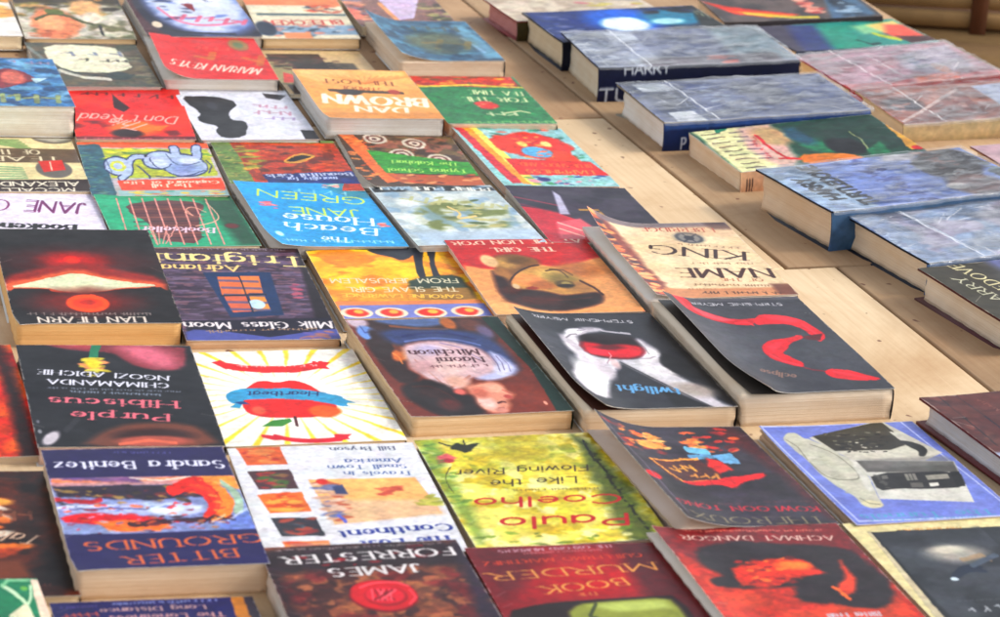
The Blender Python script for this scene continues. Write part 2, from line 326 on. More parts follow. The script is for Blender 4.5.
def page_block(x0, x1, y0, y1, z0, z1, col, parent, rs, skew=0.):
    # closed block of leaves: the edge faces waver like cut paper and the fore edge is a little hollow
    n = 7; m = 22; V = []; F = []
    per = [(x0+(x1-x0)*i/m, y0) for i in range(m)]+[(x1, y0+(y1-y0)*i/m) for i in range(m)]+[(x1-(x1-x0)*i/m, y1) for i in range(m)]+[(x0, y1-(y1-y0)*i/m) for i in range(m)]
    M = len(per); cx, cy = (x0+x1)/2, (y0+y1)/2
    for k in range(n+1):
        f = k/n; z = z0+(z1-z0)*f; j = rs.uniform(-.0005, .0005, 2)
        for (x, y) in per:
            r = .0004*math.sin(9*x*40+k*1.7)+.0004*math.sin(y*300+k)
            px = x+(r+j[0] if abs(x-x0) < 1e-6 else 0)+skew*f*(x < x1-1e-6)+(.0012*math.sin(math.pi*f) if abs(x-x0) < 1e-6 else 0); py = y+(r+j[1] if abs(y-y0) < 1e-6 else 0)
            V.append((px, py, z))
    for k in range(n):
        for i in range(M): F.append((k*M+i, k*M+(i+1) % M, (k+1)*M+(i+1) % M, (k+1)*M+i))
    b = len(V); V.append((cx, cy, z0)); V.append((cx, cy, z1))
    for i in range(0, M, 2):
        F.append((n*M+i, n*M+(i+1) % M, n*M+(i+2) % M, b+1)); F.append(((i+2) % M, (i+1) % M, i, b))
    return link('page_block', mesh('page_block', V, F), page_mat(col), parent)
def place(name, rec):
    x, y, rot, w, l, ta, tb, z, t = rec
    a = Vector((math.cos(rot)*math.cos(tb), math.sin(rot)*math.cos(tb), math.sin(tb))); n = Vector((-math.sin(rot)*math.cos(ta), math.cos(rot)*math.cos(ta), math.sin(ta)))
    n = (n-a*n.dot(a)).normalized(); up = a.cross(n).normalized(); pos = Vector((x, y, z))-up*t
    o = bpy.data.objects.new(name, None); sc.collection.objects.link(o); o.empty_display_size = .02
    o.matrix_world = Matrix(((a.x, n.x, up.x, pos.x), (a.y, n.y, up.y, pos.y), (a.z, n.z, up.z, pos.z), (0, 0, 0, 1)))
    return o
def res(y, w, H, k=1.):
    nx = int(w*3113/max(y, 1.6)*1.15*k); return max(60, nx), max(60, int(nx*H*.62))
G_P = 'paperbacks laid out in rows on the stall boards'; G_H = 'hardbacks along the right side of the stall'
def paperback(rec, art, label, pg=(236, 214, 178), spine=(40, 36, 40), curl=(), back=(225, 220, 210), seed=1, skew=0., edge=(232, 226, 214), mk=None, leaf=None):
    x, y, rot, w, l, ta, tb, z, t = rec; rs = np.random.RandomState(seed)
    root = tag(place('paperback_book', rec), label, 'book', G_P)
    nx, ny = res(y, w, 1.5); cv = Canvas(nx, ny, 1.5, seed); art(cv); finish(cv)
    link('front_cover', make_sheet('front_cover', cv, w, l, t, warp(w, l, list(curl)), .00035, edge), mk or M_COVER, root)
    page_block(-w/2+.0012, w/2-.0012, -l/2+.0008, l/2-.0008, .0006, t-.0009, pg, root, rs, skew)
    if leaf:
        lf = Canvas(24, 24, 1.5, seed); lf.bg(leaf); lf.mott(.15)
        link('inner_leaf', make_sheet('inner_leaf', lf, w-.001, l-.001, t-.0006, warp(w, l, [(q[0], q[1]*.3-1.2*('F' not in q[0] and 'N' not in q[0]), q[2]*.2+1.0, q[3]*.2, q[4], q[5]) for q in curl]), .0002, leaf), M_COVER, root)
    link('back_cover', boxes('back_cover', [(-w/2, w/2, -l/2, l/2, 0, .0004)]), plain('back_cover_card', back, .5), root)
    sp = Canvas(40, 8, .1, seed); V = []; F = []; m = 8
    for i in range(m+1):
        an = math.pi*i/m; zz = t/2-.0004-(t/2-.0006)*math.cos(an)
        for yy in (-l/2, l/2): V.append((w/2-.0011+.0014*math.sin(an), yy, zz))
    for i in range(m): F.append((2*i, 2*i+1, 2*i+3, 2*i+2))
    link('spine', mesh('spine', V, F), plain('spine_card', spine, .4), root)
    return root
def hardback(rec, art, label, pg=(236, 214, 178), cloth=(28, 30, 44), spine_art=None, spine=(40, 50, 90), film=0., seed=1, curl=(), soft=False, tint=(.9, .94, 1.)):
    x, y, rot, w, l, ta, tb, z, t = rec; rs = np.random.RandomState(seed); H = .65
    root = tag(place('hardback_book' if not soft else 'paperback_book', rec), label, 'book', G_H if not soft else G_P)
    nx, ny = res(y, w, H, 1.35); ny = max(ny, int(nx*H*.8)); cv = Canvas(nx, ny, H, seed); art(cv); finish(cv, not film)
    b = .0026 if not soft else .0005; ov = .006 if not soft else .0005
    fn = warp(w, l, list(curl)+([('L', 1.2, 0, 0, 60, 1)] if not soft else []))
    link('front_cover', make_sheet('front_cover', cv, w, l, t, fn, b*.8, cloth if not soft else (230, 225, 215)), M_JACKET, root)
    page_block(-w/2+ov, w/2-ov, -l/2+.004, l/2-ov, b, t-b, pg, root, rs)
    link('back_cover', boxes('back_cover', [(-w/2, w/2, -l/2, l/2, 0, b)]), plain('board_cloth', cloth, .55), root)
    sn, sm = max(80, int(nx*.9)), 26; sv = Canvas(sn, sm, t/w, seed+7); sv.bg(spine)
    if spine_art: spine_art(sv)
    finish(sv, False)
    # spine wraps the near side: slightly rounded strip between the boards
    TT, UU = sv.Y/sv.H, sv.X; zz = t-.0006-TT*(t-.0012); yy = -l/2-.0022*np.sin(np.pi*TT)
    V = np.stack([UU*w-w/2, yy, zz], -1).reshape(-1, 3); o = len(V); V2 = V.copy(); V2[:, 1] += .0022
    F = np.concatenate([grid_idx(sn, sm), grid_idx(sn, sm, o)[:, ::-1]])
    k = np.arange(sm-1)*sn; F = np.concatenate([F, np.stack([k, k+sn, o+k+sn, o+k], -1), np.stack([k+sn-1, o+k+sn-1, o+k+2*sn-1, k+2*sn-1], -1)])
    link('spine', mesh('spine', np.concatenate([V, V2]), F, np.concatenate([sv.a.reshape(-1, 3)]*2), True), M_JACKET, root)
    if film:
        gx, gy = 260, 150; q = Canvas(gx, gy, H, seed+3); n = q.fbm(7, 9, 5, 4); rdg = 1-np.abs(q.fbm(5, 7, 9, 3)-.5)*6; X = q.X*w; Y = q.Y/H*l
        dx, dy, dz = fn(X, Y); zz = t+.0008+dz+n*.0016+np.clip(rdg, 0, 1)*.0012; ww = w+.003
        V = np.stack([q.X*ww-ww/2+dx, l/2+.001-q.Y/H*(l+.004), zz], -1)
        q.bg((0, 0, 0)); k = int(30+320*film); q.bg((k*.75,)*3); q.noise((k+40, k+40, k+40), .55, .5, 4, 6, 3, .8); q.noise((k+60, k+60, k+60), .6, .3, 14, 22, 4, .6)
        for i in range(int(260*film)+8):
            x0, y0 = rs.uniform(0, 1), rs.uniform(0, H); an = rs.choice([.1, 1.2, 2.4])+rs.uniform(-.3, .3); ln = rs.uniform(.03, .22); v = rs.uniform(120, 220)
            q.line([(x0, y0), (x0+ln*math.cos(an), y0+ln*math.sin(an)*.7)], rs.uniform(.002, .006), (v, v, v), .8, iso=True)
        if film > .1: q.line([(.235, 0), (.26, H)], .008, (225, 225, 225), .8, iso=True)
        e = (150, 150, 150)
        for (p0, p1) in (((0, 0), (1, 0)), ((1, 0), (1, H)), ((0, H), (1, H)), ((0, 0), (0, H))): q.line([p0, p1], .006, e, .9, iso=True)
        fa = np.concatenate([q.a.reshape(-1, 3), np.tile(C((90, 90, 90)), (2*gx, 1))])
        hang = []
        for i in range(1, 3): hang.append(np.stack([V[-1, :, 0], V[-1, :, 1]-.0015-.0008*math.sin(i)+0*zz[-1], zz[-1]-.002*i], -1))
        V = np.concatenate([V.reshape(-1, 3)]+[h for h in hang]); F = grid_idx(gx, gy+2)
        link('plastic_sleeve', mesh('plastic_sleeve', V, F, fa, smooth=True), film_mat(film, tint), root)
    return root

# ---------------------------------------------------------------- stall boards
ground = link('ground', boxes('ground', [(-6, 6, -3, 14, -.80, -.76)]), plain('ground_earth', (120, 100, 80), .9)); tag(ground, kind='structure')
def board_mat(name, c0, c1):
    m, t, b = mat(name); L = t.links.new
    tc = nn(t, 'ShaderNodeTexCoord')
    n = nn(t, 'ShaderNodeTexNoise', Scale=5.0, Detail=5.0); L(tc.outputs['Object'], n.inputs['Vector'])
    mp = nn(t, 'ShaderNodeMapping'); mp.inputs['Scale'].default_value = (160, 6, 30); L(tc.outputs['Object'], mp.inputs[0])
    g = nn(t, 'ShaderNodeTexNoise', Scale=1.0, Detail=4.0, Distortion=.4); L(mp.outputs[0], g.inputs['Vector'])
    cr = nn(t, 'ShaderNodeValToRGB'); L(n.outputs['Fac'], cr.inputs[0]); cr.color_ramp.elements[0].position = .3; cr.color_ramp.elements[1].position = .66
    cr.color_ramp.elements[0].color = (*c0, 1); cr.color_ramp.elements[1].color = (*c1, 1)
    mx = nn(t, 'ShaderNodeMix', data_type='RGBA', blend_type='MULTIPLY'); r = nn(t, 'ShaderNodeMapRange'); L(g.outputs['Fac'], r.inputs[0]); r.inputs[1].default_value = .45; r.inputs[2].default_value = .8; r.inputs[4].default_value = .35
    L(r.outputs[0], mx.inputs[0]); L(cr.outputs[0], mx.inputs[6]); mx.inputs[7].default_value = (.62, .46, .32, 1)
    v = nn(t, 'ShaderNodeTexNoise', Scale=70.0, Detail=1.0); L(tc.outputs['Object'], v.inputs['Vector'])
    sp = nn(t, 'ShaderNodeMapRange'); L(v.outputs['Fac'], sp.inputs[0]); sp.inputs[1].default_value = .715; sp.inputs[2].default_value = .76
    st = nn(t, 'ShaderNodeTexNoise', Scale=3.3, Detail=7.0, Roughness=.68, Distortion=.8); L(tc.outputs['Object'], st.inputs['Vector'])
    sr = nn(t, 'ShaderNodeMapRange'); L(st.outputs['Fac'], sr.inputs[0]); sr.inputs[1].default_value = .5; sr.inputs[2].default_value = .72; sr.inputs[4].default_value = .75
    m3 = nn(t, 'ShaderNodeMix', data_type='RGBA', blend_type='MULTIPLY'); L(sr.outputs[0], m3.inputs[0]); L(mx.outputs[2], m3.inputs[6]); m3.inputs[7].default_value = (.68, .52, .36, 1)
    m2 = nn(t, 'ShaderNodeMix', data_type='RGBA'); L(sp.outputs[0], m2.inputs[0]); L(m3.outputs[2], m2.inputs[6]); m2.inputs[7].default_value = (.16, .06, .03, 1)
    L(m2.outputs[2], b.inputs['Base Color']); b.inputs['Roughness'].default_value = .72
    bp = nn(t, 'ShaderNodeBump', Strength=.2, Distance=.002); L(g.outputs['Fac'], bp.inputs['Height']); L(bp.outputs[0], b.inputs['Normal'])
    return m
M_BOARD = board_mat('pale_board', (.50, .34, .185), (.70, .54, .345)); M_BROWN = board_mat('brown_board', (.30, .175, .085), (.50, .33, .18)); M_DARKB = board_mat('dark_brown_board', (.25, .14, .065), (.42, .265, .14)); M_EDGE = plain('dark_wood', (92, 58, 36), .8)
BA = math.atan2(.341, .94)
def board(s0, s1, q0, q1, z, label, th=.012, m=None):
    # a board of the stall top in the frame of the long seam; the upper edge is slightly rounded
    e = .0018; V = []; F = []
    for (zz, k) in ((z-th, 0), (z-e, 0), (z-e*.3, e*.3), (z, e)):
        V += [(s0+k, q0+k, zz), (s1-k, q0+k, zz), (s1-k, q1-k, zz), (s0+k, q1-k, zz)]
    F.append((0, 3, 2, 1))
    for r in range(3):
        for i in range(4): F.append((r*4+i, r*4+(i+1) % 4, r*4+4+(i+1) % 4, r*4+4+i))
    F.append((12, 13, 14, 15)); o = link('stall_board', mesh('stall_board', V, F), m or M_BOARD)
    o.location = (.264, 2.746, 0); o.rotation_euler.z = BA
    return tag(o, label, 'board', 'boards of the stall top')
board(-1.25, -.0022, .001, .488, -.0006, 'pale board under the middle rows of paperbacks, with its far edge beside the tall hardbacks')
board(-1.25, -.0022, .4915, 1.35, -.0002, 'brown board at the far left end, under the farthest paperbacks', m=M_DARKB)
board(.0012, .52, .001, 1.35, 0, 'board carrying the far hardbacks, right of the long seam', m=M_BROWN)
board(-1.25, .0476, -1.5, -.0018, -.0002, 'pale near board carrying the nearest paperbacks, bare beside the red ribbon book')
board(.0512, .52, -1.5, -.0012, -.0004, 'near right board under the olive hardback', m=M_BROWN)
# frame below the boards
fr = bpy.data.objects.new('trestle_table', None); sc.collection.objects.link(fr); fr.location = (.264, 2.746, -.76); fr.rotation_euler.z = BA
tag(fr, 'dark wooden frame that carries the boards of the book stall', 'table')
link('rail', boxes('rail', [(-1.2, .46, -1.42, -1.36, .68, .746)]), M_EDGE, fr); link('rail', boxes('rail', [(-1.2, .46, 1.22, 1.28, .68, .746)]), M_EDGE, fr)
link('cross_slab', boxes('cross_slab', [(-1.2, .45, -1.35, 1.21, .735, .745)]), M_EDGE, fr)
for sx in (-1.2, .40):
    for qy in (-1.42, 1.22): link('leg', boxes('leg', [(sx, sx+.06, qy, qy+.06, 0, .679)]), M_EDGE, fr)
# slatted crate beyond the far right corner of the stall
M_SLAT = plain('weathered_slat', (170, 132, 84), .8); M_POST = plain('crate_post', (112, 68, 42), .8)
cr = bpy.data.objects.new('wooden_crate', None); sc.collection.objects.link(cr); cr.location = (.42, 4.30, -.155); cr.rotation_euler.z = .06; tag(cr, 'slatted wooden crate with a brown post beyond the far right corner of the stall', 'crate')
for i in range(7):
    for (a, b_) in ((0, .012), (.30, .312)): link('slat', boxes('slat', [(0, .62, a, b_, .006+i*.0275, .028+i*.0275)]), M_SLAT, cr)
for px_ in (.004, .215, .40, .59): link('post', boxes('post', [(px_, px_+.022, -.012, -.001, 0, .20)]), M_POST, cr)
for px_ in (.004, .59): link('corner_block', boxes('corner_block', [(px_, px_+.022, .013, .299, .09, .11)]), M_POST, cr)
link('bottom', boxes('bottom', [(0, .62, .013, .299, 0, .005)]), M_EDGE, cr)
b2 = bpy.data.objects.new('low_bench', None); sc.collection.objects.link(b2); b2.location = (.50, 3.3, -.156); tag(b2, 'low bench of tan planks under the slatted crate behind the stall', 'bench')
for i in range(10): link('plank', boxes('plank', [(-.06-.02*(i % 2), 1.0, i*.16, .154+i*.16, -.03, 0)]), M_SLAT, b2)
for (x_, y_) in ((.0, .05), (.9, .05), (.0, 1.45), (.9, 1.45)): link('leg', boxes('leg', [(x_, x_+.06, y_, y_+.06, -.602, -.031)]), M_EDGE, b2)

# ---------------------------------------------------------------- cover artwork
def art_whitecorner(c):
    c.bg((238, 234, 228)); c.daubs(25, (.6, .0), (1, .8), [(226, 170, 90), (240, 200, 120), (200, 150, 80)], .05, .12); c.mott(.06)
def art_peach(c):
    c.amt = .009
    c.bg((196, 190, 180)); c.noise((120, 118, 84), .5, .2, 6, 5, 1); c.noise((228, 222, 210), .52, .15, 5, 6, 2, .8)
    c.box((-0.051, -0.542), (1.182, 0.324), (78, 66, 44), .1); c.daubs(40, (-0.008, 0.045), (0.926, 0.721), [(96, 86, 50), (140, 128, 70), (60, 52, 34), (210, 170, 110)], .02, .07)
    c.ell((0.323, 1.015), 0.2217, 0.5182, (226, 150, 108), .25, 0, .4); c.ell((0.276, 0.948), 0.1294, 0.2764, (240, 178, 134), .4); c.ell((0.651, 0.450), 0.1478, 0.2764, (226, 186, 136), .4, 0, .5)
    c.line([(0.158, 0.849), (0.307, 0.637), (0.448, 0.702), (0.554, 0.905), (0.653, 1.005)], 0.0370, (84, 92, 48)); c.line([(0.296, 0.568), (0.403, 0.599)], 0.0647, (112, 120, 60)); c.line([(0.718, 1.071), (0.710, 1.374)], 0.0277, (40, 40, 44)); c.ell((0.680, 0.764), 0.0924, 0.1727, (236, 224, 206), .4)
    c.daubs(20, (0.113, 1.223), (0.372, 1.416), [(190, 110, 70), (216, 140, 100)], .02, .05); c.mott(.12, 12, 12)
def art_oval(c):
    c.bg((86, 44, 52)); c.ell((0.596, 0.440), 0.5542, 1.4658, (40, 40, 62), .06); c.ell((0.639, 0.296), 0.5006, 1.1866, (120, 140, 190), .2); c.ell((0.596, 0.440), 0.3933, 0.9074, (214, 220, 236), .3, 0, .3)
    c.daubs(30, (0.239, 0.084), (0.868, 0.931), [(120, 140, 196), (230, 234, 244), (60, 70, 110), (250, 250, 252)], .02, .07)
    c.line([(0.242, 0.516), (0.325, 0.935), (0.482, 1.106), (0.694, 1.105), (0.891, 1.000)], 0.0268, (226, 120, 150), .8); c.blurb((0.958, 0.931), (0.285, 0.692), 0.2094, (220, 110, 140), 42)
    c.poly([(0.464, 0.370), (0.551, 0.654), (0.578, 0.333)], (140, 30, 50)); c.blurb((0.795, 0.185), (0.457, 0.190), 0.1745, (230, 230, 235), 28)
    c.line([(0.127, 1.074), (0.225, 1.278), (0.471, 1.378), (0.771, 1.411)], 0.0268, (30, 30, 44)); c.ell((0.145, 1.074), 0.0447, 0.1047, (236, 220, 200), .3)
def art_bleeker(c):
    c.bg((226, 218, 196)); c.box((-0.051, -0.101), (1.099, 0.320), (226, 150, 106)); c.box((0.039, 0.387), (1.011, 0.583), (234, 230, 206)); c.daubs(24, (0.629, 0.296), (1.007, 0.546), [(200, 90, 60), (70, 80, 100), (226, 160, 120)], .02, .05)
    c.box((0.070, 0.608), (1.013, 0.693), (98, 122, 126)); c.text('BLEECKER', (0.904, 0.842), (0.115, 0.861), 0.1817, (196, 84, 76), 'sans', .22); c.box((-0.003, 1.043), (1.016, 1.374), (150, 172, 190), .02)
    c.daubs(50, (0.002, 1.008), (1.010, 1.409), [(60, 84, 104), (196, 206, 214), (226, 150, 120), (110, 140, 160)], .02, .05); c.ell((0.094, 1.148), 0.1041, 0.2544, (36, 52, 76), .3); c.box((0.246, 1.285), (0.523, 1.524), (224, 158, 112), .02); c.mott(.06)
def art_violet(c):
    c.amt = .009
    c.bg((150, 116, 110)); c.poly([(0.400, 0.020), (0.913, 0.004), (0.606, 1.154), (0.403, 1.243)], (214, 198, 220)); c.daubs(40, (0.006, 0.212), (0.157, 1.248), [(196, 120, 110), (80, 60, 60), (226, 170, 140), (150, 140, 160)], .03, .07)
    c.daubs(30, (0.764, 0.457), (1.024, 1.398), [(110, 110, 70), (190, 180, 130), (80, 70, 60)], .03, .06); c.line([(0.377, 0.556), (0.426, 1.326)], 0.0522, (226, 170, 120)); c.ell((0.010, 0.955), 0.0939, 0.2598, (222, 140, 120), .4)
def art_label(c):
    c.amt = .009
    c.bg((112, 100, 82)); c.noise((88, 92, 80), .5, .2, 8, 8, 1); c.poly([(0.148, 0.084), (0.778, 0.088), (0.844, 0.477), (0.844, 0.927), (0.527, 1.042), (0.243, 0.953), (0.131, 0.615)], (232, 228, 206), .01, 1, .03)
    c.blurb((0.799, 0.302), (0.276, 0.328), 0.1724, (130, 140, 160), 56); c.blurb((0.828, 0.583), (0.247, 0.540), 0.1379, (70, 70, 70)); c.line([(0.187, 0.853), (0.352, 1.050), (0.547, 1.143), (0.817, 1.098)], 0.0178, (60, 70, 72)); c.line([(0.191, 0.955), (0.367, 1.183), (0.585, 1.242)], 0.0356, (216, 214, 200))
    c.ell((0.688, 1.137), 0.1067, 0.1379, (66, 78, 78), .3); c.daubs(40, (0.883, 0.226), (0.986, 1.459), [(130, 120, 90), (90, 80, 60), (150, 142, 118)], .02, .05); c.line([(0.013, 0.163), (0.181, 1.023)], 0.0356, (150, 160, 160), .7)
def art_blueman(c):
    c.amt = .009
    c.bg((72, 132, 176)); c.noise((140, 184, 208), .52, .15, 5, 9, 1, .8); c.noise((30, 78, 120), .55, .12, 6, 7, 2, .8); c.poly([(0.161, 0.733), (0.477, 0.335), (0.652, 0.388), (0.775, 0.696), (0.494, 0.929), (0.216, 1.037)], (132, 44, 60), .01, 1, .03); c.ell((0.551, 0.616), 0.1175, 0.2178, (206, 120, 104), .3, 0, .4)
    c.poly([(0.711, 0.637), (0.875, 0.627), (0.745, 0.791)], (196, 220, 230)); c.blurb((0.889, 1.181), (0.120, 1.102), 0.2490, (34, 52, 60), 42); c.blurb((0.889, 1.181), (0.120, 1.102), 0.2490, (170, 180, 130), 42); c.blurb((0.945, 0.110), (0.545, 0.072), 0.1245, (170, 150, 180)); c.mott(.14, 9, 14)
def art_keyes(c):
    c.bg((206, 42, 42)); c.ell((0.813, 0.289), 0.0912, 0.2114, (166, 130, 80), .3, 0, .2); c.ell((0.813, 0.289), 0.0456, 0.1057, (120, 130, 90), .4); c.blurb((0.975, 0.676), (0.180, 0.504), 0.3523, (206, 130, 52), 56); c.text('MARIAN KEYES', (0.904, 1.133), (0.135, 0.859), 0.2290, (240, 220, 206), 'serif', .2); c.blurb((0.705, 0.404), (0.345, 0.352), 0.1409, (226, 110, 90), 2, .6); c.mott(.07)
def art_olive(c):
    c.bg((214, 190, 150)); c.box((0.045, 0.109), (0.570, 1.574), (84, 66, 56), .01); c.poly([(0.031, 0.326), (0.231, 0.398), (0.166, 1.167), (-0.005, 1.166)], (170, 160, 120)); c.daubs(50, (0.060, 0.181), (0.740, 0.754), [(64, 50, 40), (104, 60, 56), (60, 64, 50), (120, 84, 70), (36, 32, 34)], .02, .06); c.poly([(0.090, 0.752), (0.162, 0.822), (0.161, 1.099), (0.028, 1.098)], (206, 90, 80)); c.box((0.243, 0.434), (0.845, 0.720), (50, 46, 42), .03, .7)
def art_blue(c):
    c.bg((66, 108, 134)); c.noise((96, 148, 172), .52, .2, 7, 7, 1, .8); c.noise((44, 76, 100), .55, .15, 8, 6, 2, .8); c.poly([(0.813, 0.154), (0.931, 0.153), (1.022, 1.399), (0.843, 1.399)], (130, 176, 196), .05, .8); c.line([(0.804, 0.656), (0.881, 1.180)], 0.0383, (170, 200, 226), .6)
    c.ell((0.536, 0.808), 0.2876, 0.3746, (122, 118, 82), .6, 5, .5, 0, .7); c.blurb((0.824, 0.808), (0.323, 0.658), 0.3372, (138, 124, 76), 42); c.blurb((0.843, 0.232), (0.238, 0.197), 0.1873, (96, 104, 96), 3, .7); c.ell((0.623, 0.995), 0.1342, 0.1499, (40, 64, 80), .5, 0, .5, 0, .6); c.mott(.12, 14, 14)
def art_dont(c):
    c.bg((212, 28, 26)); c.noise((240, 66, 16), .5, .2, 4, 5, 1, .9); c.box((0.049, -0.037), (1.168, 0.240), (190, 20, 30), .1, .7); c.noise((120, 10, 26), .52, .15, 5, 5, 4, .9, ((-0.019, 0.968), (1.106, 1.564))); c.poly([(0.399, 0.198), (0.446, 0.377), (0.521, 0.611), (0.459, 0.729), (0.383, 0.614)], (60, 16, 20), .01, 1, .02)
    c.blurb((0.924, 0.215), (0.089, 0.145), 0.1155, (90, 10, 16), 1); c.ell((0.513, 1.185), 0.2235, 0.2022, (240, 130, 20), .5, -4, .4); c.ell((0.433, 1.326), 0.1375, 0.1155, (50, 14, 18), .4, 0, .3); c.poly([(0.538, 1.185), (0.818, 1.095), (0.716, 1.266)], (240, 140, 40), .02)
    c.text("Don't Read", (0.910, 0.865), (0.097, 0.765), 0.2311, (246, 200, 190), 'sans', .13, .25); c.text('This', (0.665, 1.098), (0.393, 0.903), 0.2311, (246, 200, 190), 'sans', .13, .25); c.box((-0.016, 1.415), (1.028, 1.511), (90, 20, 44), .02, .7); c.blurb((0.963, 1.484), (0.015, 1.442), 0.0867, (206, 120, 130), 2)
def art_cow(c):
    c.bg((226, 226, 234)); c.poly([(0.038, 0.211), (0.254, 0.180), (0.469, 0.307), (0.479, 0.495), (0.367, 0.679), (0.346, 0.891), (0.472, 0.953), (0.456, 1.131), (0.369, 1.423), (0.179, 1.449), (0.164, 1.245), (0.215, 1.099), (0.112, 1.008), (0.072, 0.888), (0.126, 0.677), (0.070, 0.492)], (34, 32, 38), .01, 1, .03)
    c.ell((0.261, 0.493), 0.0433, 0.1210, (56, 56, 66), .5); c.poly([(0.883, 1.226), (1.031, 1.257), (1.045, 1.521), (0.875, 1.518)], (40, 38, 44)); c.poly([(0.775, 0.087), (0.976, 0.151), (0.892, 0.310), (0.780, 0.246)], (70, 68, 76)); c.blurb((0.908, 0.498), (0.569, 0.433), 0.1210, (196, 150, 170), 2, .7); c.blurb((0.906, 0.683), (0.569, 0.619), 0.1210, (196, 150, 170), 3, .7); c.blurb((0.904, 0.867), (0.639, 0.803), 0.1210, (170, 150, 190), 4, .7); c.box((0.041, -0.075), (0.986, 0.055), (180, 178, 184), .03)
def art_brown(c):
    c.bg((236, 178, 108)); c.poly([(0.034, 0.023), (0.470, 0.003), (0.477, 0.261), (0.169, 0.401), (0.032, 0.216)], (244, 206, 150), .05, .8); c.poly([(0.568, -0.002), (0.967, 0.045), (0.979, 0.303), (0.712, 0.315)], (248, 214, 150), .05, .8); c.ell((0.592, 0.383), 0.3489, 0.3102, (240, 190, 122), .8)
    for i in range(14): c.line([(0.551, 0.449), (0.00872*(322+i*7)+-0.00672*(76)+-2.0620, -0.00033*(322+i*7)+0.03123*(76)+-2.0668)], 0.0105, (206, 120, 50), .4)
    c.text('THE LOST', (0.831, 0.373), (0.206, 0.304), 0.1396, (150, 80, 40), 'serif', .15); c.text('SYMBOL', (0.674, 0.570), (0.318, 0.521), 0.1551, (178, 96, 46), 'serif', .15); c.line([(0.205, 0.651), (0.390, 0.674), (0.584, 0.698), (0.814, 0.720)], 0.0349, (84, 66, 48)); c.ell((0.366, 0.706), 0.1047, 0.0930, (70, 60, 56), .3); c.ell((0.751, 0.692), 0.0523, 0.0744, (180, 70, 40), .3)
    c.text('BROWN', (0.964, 0.900), (0.128, 0.777), 0.2791, (252, 240, 222), 'serif', .24); c.text('DAN', (0.744, 1.181), (0.331, 1.120), 0.1861, (252, 240, 222), 'serif', .22); c.box((0.001, 1.325), (1.023, 1.588), (206, 150, 84), .05, .7); c.mott(.05, 4, 4)
def art_green(c):
    c.amt = .009
    c.bg((40, 132, 82)); c.box((-0.037, -0.000), (0.972, 0.344), (196, 62, 40), .02); c.daubs(60, (-0.016, 0.033), (0.972, 0.344), [(214, 80, 40), (240, 190, 60), (170, 40, 40), (226, 110, 60), (110, 90, 40)], .015, .045); c.line([(-0.019, 0.362), (0.510, 0.287), (0.991, 0.344)], 0.0188, (226, 210, 70))
    c.text('TEA TIME', (0.965, 0.507), (0.449, 0.451), 0.1427, (216, 222, 180), 'serif', .17); c.text('FOR THE', (0.911, 0.702), (0.334, 0.678), 0.1427, (216, 222, 180), 'serif', .17); c.ell((0.502, 0.929), 0.1035, 0.1269, (206, 60, 50), .3, 0, .5); c.daubs(8, (0.424, 0.836), (0.571, 1.022), [(240, 170, 120), (216, 60, 50)], .015, .03)
    c.blurb((0.695, 1.145), (0.343, 1.149), 0.1427, (226, 226, 190), 21); c.line([(0.603, 1.177), (0.760, 1.113), (0.836, 1.175)], 0.0132, (220, 222, 180)); c.blurb((0.971, 1.419), (0.052, 1.426), 0.0952, (150, 190, 130), 3); c.mott(.08)
def art_rays(c):
    c.amt = .005
    c.bg((232, 218, 176))
    for i in range(7): c.line([(0.00806*(-40+i*2)+-0.00271*(139+i*0)+0.7894, -0.00017*(-40+i*2)+0.02824*(139+i*0)+-3.8868), (0.00806*(18+i*3)+-0.00271*(140+i*2)+0.7894, -0.00017*(18+i*3)+0.02824*(140+i*2)+-3.8868)], 0.0161, (150, 176, 120)); c.line([(0.00806*(-40+i*2)+-0.00271*(164+i*3)+0.7894, -0.00017*(-40+i*2)+0.02824*(164+i*3)+-3.8868), (0.00806*(22+i*1)+-0.00271*(168+i*2)+0.7894, -0.00017*(22+i*1)+0.02824*(168+i*2)+-3.8868)], 0.0161, (150, 180, 140))
    c.ell((0.845, -0.037), 0.1774, 0.1965, (110, 104, 96), .1); c.ell((0.845, -0.037), 0.1451, 0.1403, (190, 186, 172), .5); c.box((0.017, 0.310), (1.155, 0.714), (112, 92, 72)); c.text('TEARS', (0.848, 0.549), (0.136, 0.537), 0.1403, (226, 216, 190), 'serif', .18); c.text('OF THE', (0.689, 0.351), (0.264, 0.362), 0.1403, (226, 216, 190), 'serif', .18)
    c.ell((0.763, 0.891), 0.1451, 0.2526, (122, 116, 110), .1); c.poly([(0.657, 0.668), (0.855, 0.635), (0.856, 0.917), (0.673, 0.976)], (206, 52, 44)); c.line([(0.751, 0.694), (0.743, 0.919)], 0.0121, (240, 210, 190)); c.box((-0.049, 1.180), (1.058, 1.514), (56, 34, 28)); c.text('ALEXANDER', (0.915, 1.247), (0.142, 1.231), 0.1263, (232, 226, 210), 'sans', .2); c.text('MCCALL', (0.865, 1.410), (0.298, 1.417), 0.1123, (232, 226, 210), 'sans', .2); c.mott(.07, 8, 8)
